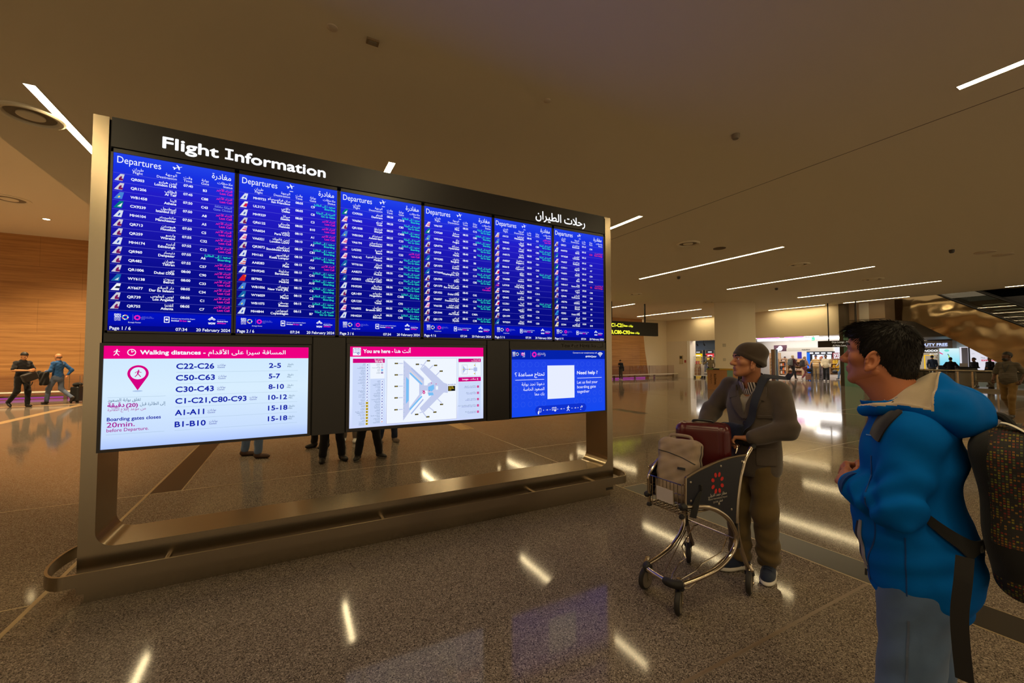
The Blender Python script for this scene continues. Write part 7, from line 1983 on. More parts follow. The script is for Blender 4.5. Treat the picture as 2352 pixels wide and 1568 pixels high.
_sb = _nt.nodes.new('ShaderNodeMath'); _sb.operation = 'MULTIPLY_ADD'; _sb.inputs[1].default_value = 1.0; _sb.inputs[2].default_value = -0.21
_L(_no.outputs['Fac'], _sb.inputs[0]); _L(_wn.outputs['Value'], _ad.inputs[0]); _L(_sb.outputs[0], _ad.inputs[2]); _L(_ad.outputs[0], _rp.inputs[0])
_L(_frc.outputs[0], _sx.inputs[0])
_g1 = _nt.nodes.new('ShaderNodeMath'); _g1.operation = 'GREATER_THAN'; _g1.inputs[1].default_value = 0.35
_g2 = _nt.nodes.new('ShaderNodeMath'); _g2.operation = 'GREATER_THAN'; _g2.inputs[1].default_value = 0.35
_mm = _nt.nodes.new('ShaderNodeMath'); _mm.operation = 'MULTIPLY'
_geo = _nt.nodes.new('ShaderNodeMath'); _geo.operation = 'MAXIMUM'
_L(_sx.outputs[0], _g1.inputs[0]); _L(_sx.outputs[2], _g2.inputs[0]); _L(_g1.outputs[0], _mm.inputs[0]); _L(_g2.outputs[0], _mm.inputs[1])
_mx = _nt.nodes.new('ShaderNodeMix'); _mx.data_type = 'RGBA'; _mx.inputs[6].default_value = (*lin((16, 14, 15)), 1)
_L(_mm.outputs[0], _mx.inputs[0]); _L(_rp.outputs[0], _mx.inputs[7]); _L(_mx.outputs[2], _b.inputs['Base Color'])
BPK = thing('backpack', 'black backpack with red and yellow dotted fabric on the back of the blue jacket', 'backpack', YM, YA)
def b_body(P):
    r = su(0.03, bxd(P, (-0.235, -0.01, 1.165), (0.095, 0.165, 0.25), 0.07, rotm('Y', 5)), el(P, (-0.22, -0.01, 1.345), (0.1, 0.155, 0.085)))
    return r + 0.004 * np.sin(P[:, 2] * 26 + P[:, 1] * 14)
def b_pick(C): return np.where((C[:, 2] < 1.085) & (C[:, 2] > 0.985) | (C[:, 0] > -0.165), 1, 0)
BLK = cloth('bag_black', (17, 16, 17), 0.8)
flesh('bag_body', [(b_body, (-0.4, -0.24, 0.86), (-0.08, 0.22, 1.52), 0.0062)], [DOT, BLK], BPK, b_pick, 1)
flesh('lower_pocket', [(lambda P: bxd(P, (-0.3, -0.01, 1.06), (0.075, 0.15, 0.12), 0.05) + 0.003 * np.sin(P[:, 2] * 40), (-0.41, -0.2, 0.9), (-0.2, 0.18, 1.22), 0.0065)], [BLK], BPK, None, 1)
m = MB(); m.tube(bez([(-0.15, -0.03, 1.41), (-0.158, -0.02, 1.45), (-0.19, 0.0, 1.455), (-0.215, 0.01, 1.42)], 6), 0.012, BLK, 8); m.build('carry_handle', BPK, smooth=True)
yj2 = lambda P: y_jack0(P)
for s_ in (1, -1):
    m = MB(); strap_on(m, [(0.035, s_ * 0.6, 1.475), (0.07, s_ * 0.6, 1.42), (0.09, s_ * 0.6, 1.365)], [0.05, 0.05, 0.04], yj2, (0, -s_, 0), BLK, 0.005, 0.001, 8); m.build('shoulder_strap', BPK, smooth=True)
m = MB()
strap_on(m, [(-0.015, 0.6, 1.14), (-0.05, 0.6, 1.1), (-0.1, 0.6, 1.05), (-0.13, 0.6, 1.02)], [0.02, 0.025, 0.03, 0.05], lambda P: np.minimum(y_trunk(P), b_body(P)) - 0.006, (0, -1, 0), BLK, 0.006, 0.002, 8)
m.build('lower_strap', BPK, smooth=True)
m = MB(); st = bez([(-0.115, 0.2, 1.04), (-0.11, 0.212, 0.97), (-0.1, 0.214, 0.87), (-0.1, 0.212, 0.78), (-0.104, 0.205, 0.67)], 6); vs = []
for p in st:
    for dx, dy in ((-0.02, -0.0015), (0.02, -0.0015), (0.02, 0.0015), (-0.02, 0.0015)): vs.append((p.x + dx, p.y + dy, p.z))
m.add(vs, [(4 * i + k2, 4 * i + (k2 + 1) % 4, 4 * i + 4 + (k2 + 1) % 4, 4 * i + 4 + k2) for i in range(len(st) - 1) for k2 in range(4)] + [(0, 1, 2, 3), tuple(range(len(vs) - 4, len(vs)))], mat('webbing', (26, 24, 23), 0.8)); m.build('strap_end', BPK)
tg = thing('luggage_tag', 'white paper luggage tag looped round the top handle of the dotted backpack', 'tag', YM, YA)
m = MB(); lp = bez([(-0.18, 0.03, 1.425), (-0.19, 0.05, 1.44), (-0.215, 0.07, 1.435), (-0.245, 0.085, 1.415), (-0.262, 0.09, 1.395)], 6); vs = []
for p in lp:
    for dy in (-0.02, 0.02):
        for dz in (0, 0.0015): vs.append((p.x, p.y + dy, p.z + dz))
m.add(vs, [q for i in range(len(lp) - 1) for q in ((4 * i, 4 * i + 2, 4 * i + 6, 4 * i + 4), (4 * i + 1, 4 * i + 5, 4 * i + 7, 4 * i + 3), (4 * i, 4 * i + 4, 4 * i + 5, 4 * i + 1), (4 * i + 2, 4 * i + 3, 4 * i + 7, 4 * i + 6))], mat('tag_white', (214, 208, 196), 0.6)); m.build('paper_loop', tg, smooth=True)
# ------------------------------------------------------------------ far shops, signs, escalator
def board_fr(X, sgn=1):
    """writing on a board facing -x at depth X: u runs towards -y"""
    return lambda u, v: (X, -u, v)
def wboard(mb, s, y, z, h, m, X, al='L', w=None, bold=0.0):
    write(mb, s, -y, z, h, m, 0, al, w, bold, fr=board_fr(X))
YT = glow((250, 250, 60), 1.3)
# hanging gate sign behind the right post
t = thing('hanging_sign', 'long black hanging sign with yellow gate numbers on two rods', 'sign', (15.4, 17.0, 3.2))
off = (15.4, 17.0, 3.2)
m = MB(); m.box((14.6, 16.93, 2.83), (18.52, 17.13, 3.58), mat('sign_black', (20, 17, 14), 0.4)); m.box((14.6, 16.925, 3.2), (18.52, 16.93, 3.215), M_BLACK); m.build('sign_box', t, off)
m = MB()
for x in (15.15, 17.6): 
    r = MB(); r.cyl((x, 17.03, 3.56), (x, 17.03, HC), 0.045, M_BLACK, 10); r.build('rod', t, off, smooth=True)
y = 16.92
for tx, z, x, w_ in (('C50-C63,C1-C21', 3.27, 15.86, 1.9), ('C30-C43,C80-C93', 2.9, 16.34, 2.3)):
    write(m, tx, x, z, 0.26, YT, y, 'R', w=w_, bold=0.012); write(m, 'Gates', x + 0.05, z + 0.03, 0.13, YT, y, w=0.28, bold=0.006); write(m, 'بوابات', x + 0.72, z + 0.03, 0.15, YT, y, 'R', w=0.32, bold=0.004)
m.build('sign_lettering', t, off)
# lounge sign
t = thing('hanging_sign', 'dark hanging sign with lounge names beside the young man’s forehead'.replace('’', ''), 'sign', (26.5, 11.6, 2.35))
t['label'] = 'dark hanging sign with two lounge names above the walking group'
off = (26.5, 11.6, 2.35)
m = MB(); m.box((26.5, 10.4, 2.17), (26.62, 12.62, 2.53), mat('sign_brown', (46, 36, 28), 0.5)); m.box((26.49, 10.4, 2.345), (26.5, 12.62, 2.352), M_BLACK); m.build('sign_box', t, off)
for yy in (10.8, 12.1): r = MB(); r.cyl((26.56, yy, 2.5), (26.56, yy, HC), 0.03, M_BLACK, 8); r.build('rod', t, off)
m = MB(); SG = glow((176, 166, 146), 0.8)  # glow added to the cream letters to keep them readable
wboard(m, 'Oryx Lounge - North', 11.92, 2.4, 0.13, SG, 26.488, w=0.95, bold=0.004); wboard(m, 'Al Maha Lounge - North', 11.88, 2.21, 0.13, SG, 26.488, w=1.1, bold=0.004)
m.build('sign_lettering', t, off)
# exit sign
t = thing('exit_sign', 'small green glowing exit sign hanging from the shop ceiling', 'sign', (30, 14.54, 2.8)); off = (30, 14.54, 2.8)
m = MB(); m.box((29.98, 14.44, 2.7), (30.04, 14.64, 2.9), mat('sign_frame', (220, 220, 214), 0.5)); m.cyl((30.01, 14.54, 2.9), (30.01, 14.54, 3.2), 0.012, M_BLACK, 6); m.build('housing', t, off)
m = MB(); m.add([(29.978, 14.63, 2.71), (29.978, 14.45, 2.71), (29.978, 14.45, 2.89), (29.978, 14.63, 2.89)], [(0, 1, 2, 3)], glow((40, 214, 160), 1.4)); wboard(m, 'EXIT', 14.6, 2.76, 0.07, W, 29.976, w=0.12, bold=0.003); m.build('sign_face', t, off)
# fire cabinet and red call point on the pale panel
t = thing('fire_cabinet', 'tall beige cabinet with a dark window on the pale wall left of the shop', 'cabinet', (27.6, 22.9, 1.4)); off = (27.6, 22.9, 1.4)
m = MB(); m.box((27.55, 22.74, 1.08), (27.62, 23.06, 1.76), mat('cabinet_beige', (196, 176, 140), 0.5)); m.build('body', t, off); m = MB(); m.box((27.54, 22.79, 1.5), (27.552, 23.01, 1.71), mat('window_dark', (58, 58, 58), 0.2)); m.build('window', t, off)
m = MB(); m.box((-0.03, -0.06, -0.1), (0.02, 0.06, 0.1), mat('red_box', (170, 60, 50), 0.4)); o = m.build('call_point'); o.location = (27.58, 22.52, 1.3); tag(o, 'small red alarm box right of the beige cabinet on the pale wall', 'alarm box')
# cage trolleys
def cage(x, y, lb, boxes):
    t = thing('cage_trolley', lb, 'trolley', (x, y, 0), math.radians(55), group=None)
    m = MB(); s = mat('cage_steel', (206, 206, 200), 0.35, 0.7)
    m.box((-0.36, -0.42, 0.16), (0.36, 0.42, 0.2), s); m.build('base', t)
    for sx in (-1, 1):
        m = MB()
        m.tube([(sx * 0.36, -0.42, 0.2), (sx * 0.36, -0.42, 1.68), (sx * 0.36, 0.42, 1.68), (sx * 0.36, 0.42, 0.2)], 0.018, s, 6)
        for k in range(1, 7): m.cyl((sx * 0.36, -0.42 + 0.12 * k, 0.2), (sx * 0.36, -0.42 + 0.12 * k, 1.68), 0.006, s, 5)
        for k in range(1, 6): m.cyl((sx * 0.36, -0.42, 0.2 + 0.25 * k), (sx * 0.36, 0.42, 0.2 + 0.25 * k), 0.007, s, 5)
        m.build('side_frame', t, smooth=True)
    for sx in (-1, 1):
        for sy in (-1, 1):
            m = MB(); m.cyl((sx * 0.3 - 0.02, sy * 0.36, 0.07), (sx * 0.3 + 0.02, sy * 0.36, 0.07), 0.07, M_BLACK, 12); m.box((sx * 0.3 - 0.03, sy * 0.36 - 0.03, 0.1), (sx * 0.3 + 0.03, sy * 0.36 + 0.03, 0.165), M_BLACK); m.build('caster', t)
    a = math.radians(55)
    for i, (bx, by, bz, w_, h, c, l2) in enumerate(boxes):
        m = MB(); m.box((-w_ / 2, -w_ / 2, 0), (w_ / 2, w_ / 2, h), mat('carton_%d_%d_%d' % c, c, 0.7)); m.box((-w_ / 2 - 0.001, -0.025, 0), (w_ / 2 + 0.001, 0.025, h + 0.001), mat('tape', (206, 180, 140), 0.4))
        o = m.build('carton'); o.location = (x + bx * math.cos(a) - by * math.sin(a), y + bx * math.sin(a) + by * math.cos(a), bz); o.rotation_euler = (0, 0, a + 0.12 * i)
        tag(o, l2, 'box', 'cartons in the cage trolleys')
CB = (150, 108, 74)
cage(28.45, 22.0, 'left of two wire cage trolleys loaded with boxes at the shop entrance', ((0, 0.16, 0.2, 0.42, 0.6, CB, 'brown carton at the bottom of the left cage trolley'), (0.0, 0.1, 0.8, 0.4, 0.3, (170, 130, 96), 'pale brown carton in the middle of the left cage trolley'), (0.0, 0.12, 1.1, 0.3, 0.2, (214, 60, 60), 'red box on top of the goods in the left cage trolley'), (0, -0.24, 0.2, 0.3, 0.9, (224, 216, 206), 'white tall carton in the left cage trolley')))
cage(28.85, 20.9, 'right of two wire cage trolleys loaded with boxes at the shop entrance', ((0, 0.2, 0.2, 0.36, 0.4, CB, 'brown carton low in the right cage trolley'), (0, 0.18, 0.6, 0.34, 0.34, (222, 214, 204), 'white carton stacked in the right cage trolley'), (0, 0.15, 0.94, 0.3, 0.3, (140, 120, 96), 'top carton in the right cage trolley')))
# lit product bays of the left shop
def bay(y0, y1, rgb, name, lb, X=35.0):
    yc = (y0 + y1) / 2; off = (X, yc, 0)
    t = thing('product_bay', lb, 'shop display', off)
    m = MB(); m.box((X, y0, 0), (X + 0.5, y1, 2.3), mat('bay_frame', (90, 92, 96), 0.4)); m.box((X - 0.03, y0, 0), (X, y0 + 0.03, 2.3), M_CHROME); m.box((X - 0.03, y1 - 0.03, 0), (X, y1, 2.3), M_CHROME); m.build('carcass', t, off)
    m = MB(); m.box((X - 0.02, y0 + 0.04, 1.98), (X, y1 - 0.04, 2.26), mat('bay_header', (40, 42, 46), 0.4)); wboard(m, name, yc, 2.06, 0.12, W, X - 0.022, 'C', w=0.4, bold=0.006); m.build('header', t, off)
    m = MB(); m.add([(X - 0.01, y0 + 0.04, 1.62), (X - 0.01, y1 - 0.04, 1.62), (X - 0.01, y1 - 0.04, 1.96), (X - 0.01, y0 + 0.04, 1.96)], [(0, 1, 2, 3)], glow(rgb, 0.95)); wboard(m, 'OFFERS', yc, 1.72, 0.14, W, X - 0.013, 'C', w=0.5, bold=0.008); m.build('lit_sign', t, off)
    m = MB()
    m.box((X - 0.25, y0 + 0.03, 0.1), (X, y1 - 0.03, 0.16), M_SHOPW)
    for z in (0.5, 0.9, 1.25): m.box((X - 0.22, y0 + 0.03, z), (X, y1 - 0.03, z + 0.03), M_SHOPW)
    m.build('shelf_board', t, off)
    return t
def goods(X, y0, y1, zs, cols, lb, grp, h=0.24, w_=0.15, gap=0.03, d=0.12):
    n = max(1, int((y1 - y0) / (w_ + gap)))
    for r, z in enumerate(zs):
        for k in range(n):
            c = cols[(k * 3 + r * 2) % len(cols)]
            hh = h * (0.8 + 0.2 * ((k * 7 + r * 5) % 4) / 3)
            m = MB(); m.rbox((-d / 2, -w_ / 2, 0), (d / 2, w_ / 2, hh * 0.85), w_ * 0.15, mat('pack_%d_%d_%d' % c, c, 0.35)); m.box((-d * 0.3, -w_ * 0.3, hh * 0.85), (d * 0.3, w_ * 0.3, hh), mat('pack_cap_%d_%d_%d' % c, tuple(min(255, v + 30) for v in c), 0.3))
            o = m.build('product_pack'); o.location = (X, y0 + (k + 0.5) * (w_ + gap), z)
            tag(o, lb, 'product', grp)
YC = ((240, 196, 30), (244, 206, 60), (236, 180, 20))
bay(26.55, 27.55, (240, 200, 10), 'GOLD', 'yellow lit product bay with black header in the left shop')
bay(25.3, 26.25, (226, 60, 66), 'SWEETS', 'red lit product bay with black header beside the column')
goods(34.85, 26.6, 27.5, (0.16, 0.53, 0.93, 1.28), YC, 'yellow pack on the shelves of the yellow product bay', 'packs on the yellow bay', 0.3, 0.2, 0.03, 0.16)
goods(34.85, 25.35, 26.2, (0.16, 0.53, 0.93, 1.28), ((240, 196, 30), (230, 226, 220), (240, 206, 60)), 'pack on the shelves of the red product bay', 'packs on the red bay', 0.3, 0.2, 0.03, 0.16)
a = MB(); a.box((-0.1, -0.35, -0.9), (0.1, 0.35, 0.9), glow((60, 130, 220), 0.8)); o = a.build('lit_pillar'); o.location = (35.2, 28.0, 1.6); tag(o, 'blue lit panel at the left edge of the left shop', 'panel')
for k, (yy, zz) in enumerate(((27.3, 2.75), (27.05, 2.75), (26.75, 2.72), (26.0, 2.7))):
    t = thing('track_spotlight', 'black track spotlight hanging in the left shop, ' + ('first', 'second', 'third', 'fourth')[k] + ' from the left', 'spotlight', (34.4, yy, 3.2), group='track spotlights')
    m = MB(); m.cyl((0, 0, 0), (0, 0, -0.3), 0.02, M_BLACK, 6); m.build('stem', t); m = MB(); m.cyl((0, 0, -0.3), (0.12, -0.05, -0.5), 0.06, M_BLACK, 10); m.build('lamp_head', t, smooth=True)
# book and snack shelf beside the old man's hat
WOODP = mat('pale_wood', (206, 174, 132), 0.45)
def shelf(X, y0, y1, z1, lb, zs):
    off = (X, (y0 + y1) / 2, 0)
    t = thing('shop_shelf', lb, 'shelf', off)
    m = MB(); m.box((X, y0, 0), (X + 0.45, y1, 0.22), M_SHOPW); m.build('plinth', t, off)
    m = MB()
    m.box((X + 0.42, y0, 0.2), (X + 0.45, y1, z1), WOODP)
    for yy in (y0, y1 - 0.04): m.box((X, yy, 0.2), (X + 0.45, yy + 0.04, z1), WOODP)
    m.build('carcass', t, off)
    for z in zs: m = MB(); m.box((X, y0 + 0.04, z - 0.025), (X + 0.42, y1 - 0.04, z), WOODP); m.build('shelf_board', t, off)
    return t
shelf(34, 18.42, 19.0, 1.5, 'low pale wood shelf with blue and orange goods beside the beanie', (0.32, 0.62, 0.94, 1.26))
shelf(34, 17.3, 18.38, 1.5, 'low pale wood shelf with dark packs to the right of the orange goods', (0.32, 0.62, 0.94, 1.26))
shelf(34, 19.04, 19.7, 1.95, 'taller shelf of small bottles right behind the beanie', (0.32, 0.55, 0.8, 1.05, 1.3, 1.55))
goods(34.12, 18.46, 18.96, (0.32, 0.62, 0.94), ((60, 84, 130), (230, 130, 70), (232, 226, 220), (226, 120, 60)), 'pack on the low shelf with blue and orange goods', 'packs on the low shelf', 0.24, 0.13, 0.02)
goods(34.12, 17.36, 18.34, (0.32, 0.62, 0.94), ((120, 66, 60), (96, 70, 66), (206, 190, 180)), 'dark pack on the right low shelf', 'packs on the right low shelf', 0.16, 0.16, 0.02)
goods(34.12, 19.08, 19.66, (0.32, 0.55, 0.8, 1.05, 1.3, 1.55), ((190, 60, 50), (232, 228, 222), (206, 120, 60), (220, 200, 150)), 'small bottle on the tall shelf behind the beanie', 'bottles on the tall shelf', 0.17, 0.08, 0.015, 0.08)
for yy in (18.7, 17.9):
    m = MB(); m.box((-0.02, -0.18, 0), (0.02, 0.18, 0.16), mat('card_dark', (60, 62, 66), 0.5)); m.box((-0.022, -0.12, 0.02), (-0.018, 0.1, 0.13), M_SHOPW); o = m.build('shelf_sign'); o.location = (34.15, yy, 1.27); tag(o, 'small sign card on top of the low shelf, ' + ('above the orange goods' if yy > 18 else 'above the dark packs'), 'sign')
# steel clad pillar right behind the beanie
m = MB(); m.rbox((-0.15, -0.16, 0), (0.15, 0.16, 2.12), 0.07, mat('mirror_steel', (150, 156, 162), 0.18, 1.0), axis=2); o = m.build('steel_bin', smooth=True); o.location = (27.4, 15.55, 0); tag(o, 'grey steel cabinet column right behind the beanie', 'cabinet')
# boards over the shop
t = thing('picture_board', 'dark board with a glowing white cartoon-free emblem above the shelf'.replace(' cartoon-free', ''), 'board', (38, 21.06, 2.4)); off = (38, 21.06, 2.4)
m = MB(); m.box((38.0, 20.55, 2.12), (38.1, 21.6, 2.66), mat('plum_board', (92, 60, 74), 0.5)); m.build('board', t, off)
m = MB(); fr = board_fr(37.99)
flat(m, [disc(-21.05, 2.38, 0.2, 18, 0.22), ], glow((250, 246, 255), 1.4), fr=fr); flat(m, [disc(-21.26, 2.26, 0.15, 14)], glow((250, 246, 255), 1.4), fr=fr); m.build('emblem', t, off)
t = thing('shop_fascia', 'pale shop fascia with small dark lettering above the walking group', 'sign', (38, 18.8, 2.2)); off = (38, 18.8, 2.2)
m = MB(); m.box((38, 17.06, 2.1), (38.15, 20.54, 2.4), mat('fascia_pale', (214, 210, 196), 0.4)); m.build('board', t, off)
m = MB(); wboard(m, 'PLUG ME IN', 19.0, 2.2, 0.11, mat('fascia_letter', (120, 112, 100), 0.5), 37.99, 'C', w=0.62, bold=0.004); m.build('lettering', t, off)
m = MB(); m.box((-0.05, -0.14, 0), (0.05, 0.14, 1.6), glow((76, 66, 190), 0.8)); o = m.build('lit_panel'); o.location = (38, 19.5, 0.45); tag(o, 'tall violet blue lit panel behind the fair haired walker', 'panel')
t = thing('shop_counter_wall', 'black shop wall with bright white screens behind the walkers', 'shop display', (38.6, 18.1, 0)); off = (38.6, 18.1, 0)
m = MB(); m.box((38.5, 17.2, 0), (38.7, 19.2, 2.08), mat('shop_black', (40, 42, 46), 0.4)); m.build('back_panel', t, off)
for k, (a0, a1, z0, z1, c) in enumerate(((18.0, 18.75, 0.9, 1.8, (236, 240, 250)), (17.4, 17.95, 0.9, 1.8, (236, 240, 250)), (18.95, 19.18, 0.3, 2.0, (40, 110, 220)))):
    m = MB(); m.box((38.46, a0, z0), (38.5, a1, z1), glow(c, 1.2)); m.build('lit_panel', t, off)
for k in range(4): m = MB(); m.box((38.47, 17.35 + 0.45 * k, 1.88), (38.5, 17.65 + 0.45 * k, 2.0), glow((230, 234, 245), 1.3)); m.build('logo_plate', t, off)
t = thing('sale_sign', 'dark red sign reading SAVE UP TO 50% above the yellow goods', 'sign', (38.0, 16.8, 1.7)); off = (38.0, 16.8, 1.7)
m = MB(); m.box((38.0, 16.5, 1.47), (38.06, 17.08, 1.95), mat('sign_red', (150, 24, 56), 0.4, emit=0.0)); m.build('board', t, off)
m = MB()
for k, tx in enumerate(('SAVE', 'UP TO', '50%')): wboard(m, tx, 16.79, 1.79 - k * 0.145, 0.16, W, 37.99, 'C', w=0.42, bold=0.008)
m.build('lettering', t, off)
m = MB(); m.box((-0.02, -0.32, -0.55), (0.02, 0.32, 0.55), glow((244, 242, 246), 1.0)); o = m.build('white_lightbox'); o.location = (38.25, 16.7, 2.2); tag(o, 'bright white light box behind the red sale sign', 'panel')
shelf(38, 15.4, 17.32, 1.46, 'long shelf of yellow packs under the red sale sign', (0.4, 0.75, 1.1))
goods(38.1, 15.5, 17.28, (0.4, 0.75, 1.1), YC, 'yellow pack on the long shelf under the sale sign', 'yellow packs under the sale sign', 0.28, 0.16, 0.02, 0.14)
goods(38.1, 15.5, 17.28, (1.46,), ((226, 210, 200), (200, 170, 120)), 'small pack on top of the yellow shelf', 'packs on top of the yellow shelf', 0.14, 0.22, 0.06, 0.12)
# cardboard waste bin behind the old man
t = thing('waste_box', 'brown cardboard recycling box with coloured lid edge left of the old man', 'waste box', (19.1, 13.3, 0)); off = (19.1, 13.3, 0)
CARD = mat('cardboard', (168, 120, 78), 0.7)
m = MB(); m.box((18.9, 12.7, 0), (19.6, 14.1, 1.0), CARD); m.build('box_body', t, off)
for k, (c, y0, y1) in enumerate((((110, 140, 70), 13.75, 14.12), ((40, 36, 34), 13.4, 13.75), ((196, 156, 50), 12.68, 13.4))): m = MB(); m.box((18.88, y0, 1.0), (19.62, y1, 1.06), mat('lid_%d' % k, c, 0.5)); m.build('lid', t, off)
m = MB(); 
frv = lambda u, v: (18.895, v, u)   # writing turned upright
write(m, 'WASTE', 0.25, 13.6, 0.16, mat('print_brown', (84, 54, 34), 0.7), fr=frv, w=0.55, bold=0.004); write(m, 'نفايات', 0.8, 13.85, 0.16, mat('print_brown'), fr=frv, al='R', w=0.5)
m.build('lettering', t, off)
m = MB(); m.box((18.895, 12.7, 0.0), (18.899, 13.0, 0.99), mat('teal_strip', (120, 160, 146), 0.5)); m.build('teal_edge', t, off)

# pillars right of the white wall
b = MB(); TILE = mat('brown_tile', (112, 92, 72), 0.45); b.box((28.3, 10.2, 0), (29.5, 12.1, HC + 0.3), TILE)
for z in (3.7,): b.box((28.28, 10.2, z), (28.3, 12.1, z + 0.02), M_BLACK)
b.box((28.28, 11.55, 0), (28.3, 11.57, HC), M_BLACK)
b.box((28.29, 10.9, 0), (28.3, 11.35, HC), mat('pale_concrete', (150, 140, 130), 0.5))
struct('pillar', b)
m = MB(); m.box((27.3, 10.9, 0), (27.45, 11.72, 3.15), mat('teal_panel', (112, 160, 146), 0.25)); o = m.build('teal_display_panel'); tag(o, 'tall pale teal panel right in front of the tiled pillar', 'panel')
# escalator
t = thing('escalator', 'steel clad escalator coming down to the right with dark balustrade', 'escalator', (30.4, 7.0, 0)); off = (30.4, 7.0, 0)
side = [(10.42, 5.3), (8.75, 4.95), (5.75, 2.98), (2.8, 1.05), (2.2, 1.0), (2.2, 0.0), (4.7, 0.0), (5.9, 0.8), (7.93, 2.39), (9.56, 3.55), (10.45, 3.7)]
MIR = bpy.data.materials.new('rippled_steel'); MIR.use_nodes = True
_b = MIR.node_tree.nodes['Principled BSDF']; _b.inputs['Base Color'].default_value = (*lin((150, 132, 104)), 1); _b.inputs['Metallic'].default_value = 1; _b.inputs['Roughness'].default_value = 0.1
_n = MIR.node_tree.nodes.new('ShaderNodeTexNoise'); _n.inputs['Scale'].default_value = 0.9; _n.inputs['Detail'].default_value = 1
_p = MIR.node_tree.nodes.new('ShaderNodeBump'); _p.inputs['Strength'].default_value = 0.5; _p.inputs['Distance'].default_value = 0.12
_t = MIR.node_tree.nodes.new('ShaderNodeTexCoord')
MIR.node_tree.links.new(_t.outputs['Object'], _n.inputs['Vector']); MIR.node_tree.links.new(_n.outputs['Fac'], _p.inputs['Height']); MIR.node_tree.links.new(_p.outputs[0], _b.inputs['Normal'])
m = MB(); m.prism([(a, b2) for a, b2 in side], 30.0, 31.5, 0, MIR); m.build('cladding', t, off)
m = MB()
for X in (30.05, 31.45):
    m.tube([(X, 9.6, 5.35), (X, 8.75, 5.0), (X, 5.75, 3.03), (X, 2.8, 1.1), (X, 2.2, 1.05)], 0.05, M_BLACK, 8)
m.build('plinth_rail', t, off, smooth=True)
m = MB(); GB = glass_mat('balustrade_glass', (150, 160, 160), 0.12)
for X in (30.05, 31.45): m.add([(X, 8.9, 5.05), (X, 2.8, 1.1), (X, 2.8, 1.95), (X, 8.0, 5.4)], [(0, 1, 2, 3)], GB)
m.build('balustrade', t, off)
m = MB()
for X in (30.05, 31.45): m.tube([(X, 8.0, 5.42), (X, 5.4, 3.72), (X, 2.8, 1.98), (X, 2.2, 1.85), (X, 2.1, 1.6)], 0.045, M_BLACK, 8)
m.build('handrail', t, off, smooth=True)
# upper floor edge seen through the opening
t = thing('gallery_front', 'dark upper gallery edge with steel rail above the escalator', 'gallery', (33.2, 7.5, 4.6)); off = (33.2, 7.5, 4.6)
m = MB(); m.box((33.0, -4, 4.1), (33.4, 9.0, 4.75), mat('gallery_dark', (44, 42, 44), 0.3)); m.build('edge', t, off)
m = MB(); m.tube([(33.0, -4, 5.2), (33.0, 9.0, 5.2)], 0.05, M_CHROME, 8); m.build('rail', t, off)
m = MB(); m.add([(33.02, -4, 4.75), (33.02, 9, 4.75), (33.02, 9, 5.5), (33.02, -4, 5.5)], [(0, 1, 2, 3)], glass_mat('guard_dark', (120, 130, 140), 0.15)); m.build('glass', t, off)
for k, (yy, zz, L_) in enumerate(((7.6, 4.3, 1.2), (6.4, 3.9, 0.9), (7.0, 3.3, 1.2))):
    m = MB(); m.box((-0.02, -L_ / 2, -0.02), (0.02, L_ / 2, 0.02), glow((220, 190, 140), 1.0)); o = m.build('wall_light_line'); o.location = (32.95, yy - 0.5, zz + 0.1); tag(o, 'thin warm light line on the gallery beyond the escalator, ' + ('top', 'middle', 'lower')[k] + ' one', 'light')
# duty free front
t = thing('duty_free_fascia', 'grey fascia with glowing DUTY FREE letters behind the young man', 'sign', (38, 11.0, 2.4)); off = (38, 11.0, 2.4)
m = MB(); m.box((37.6, 10.18, 2.17), (38.28, 13.8, 2.69), mat('fascia_grey', (150, 140, 126), 0.45)); m.build('board', t, off)
DB = glow((190, 205, 255), 1.3)
m = MB(); wboard(m, 'QATAR DUTY FREE', 10.41, 2.34, 0.25, DB, 37.59, 'R', w=2.2, bold=0.008); m.add([(37.59, 11.6, 2.27), (37.59, 10.42, 2.27), (37.59, 10.42, 2.28), (37.59, 11.6, 2.28)], [(0, 1, 2, 3)], DB); m.build('lettering', t, off)
t = thing('tobacco_shop', 'lit tobacco shop front with goods under the duty free sign', 'shop front', (38, 11.3, 0)); off = (38, 11.3, 0)
m = MB(); m.box((37.9, 10.93, 0), (38.0, 11.0, 2.17), M_SHOPW); m.box((37.9, 11.0, 1.9), (38.0, 13.5, 2.17), mat('shop_black')); m.box((38.28, 10.95, 0), (38.3, 13.6, 2.17), mat('shop_backlight', (220, 200, 170), 0.5, emit=0.5)); m.build('front', t, off)
m = MB(); wboard(m, 'TOBACCO', 10.98, 1.97, 0.17, W, 37.89, 'R', w=1.15, bold=0.012); wboard(m, 'التبغ', 10.98, 1.78, 0.1, W, 37.89, 'R', w=0.4); m.build('lettering', t, off)
m = MB(); 
for a0 in (11.2, 11.62): m.box((37.92, a0, 0.2), (37.97, a0 + 0.05, 1.75), glow((246, 190, 20), 1.0))
m.box((37.92, 11.2, 1.7), (37.97, 11.67, 1.75), glow((246, 190, 20), 1.0)); m.build('yellow_frame', t, off)
goods(38.12, 11.02, 11.25, (0.3, 0.6, 0.9, 1.2, 1.5), ((60, 70, 110), (170, 120, 96), (200, 190, 180)), 'pack on the narrow rack of the tobacco shop', 'packs in the tobacco shop', 0.22, 0.1, 0.02)
m = MB(); m.add([(37.95, 9.98, 0.6), (37.95, 10.9, 0.6), (37.95, 10.9, 2.17), (37.95, 9.98, 2.17)], [(3, 2, 1, 0)], screen_mat('advert_cyan', [(0, (70, 190, 230)), (0.5, (150, 222, 240)), (1, (214, 240, 244))], 1.05, 0.6, 2.17)); o = m.build('advert_screen')
tag(o, 'tall cyan advert screen with a bottle behind the round counter', 'screen')
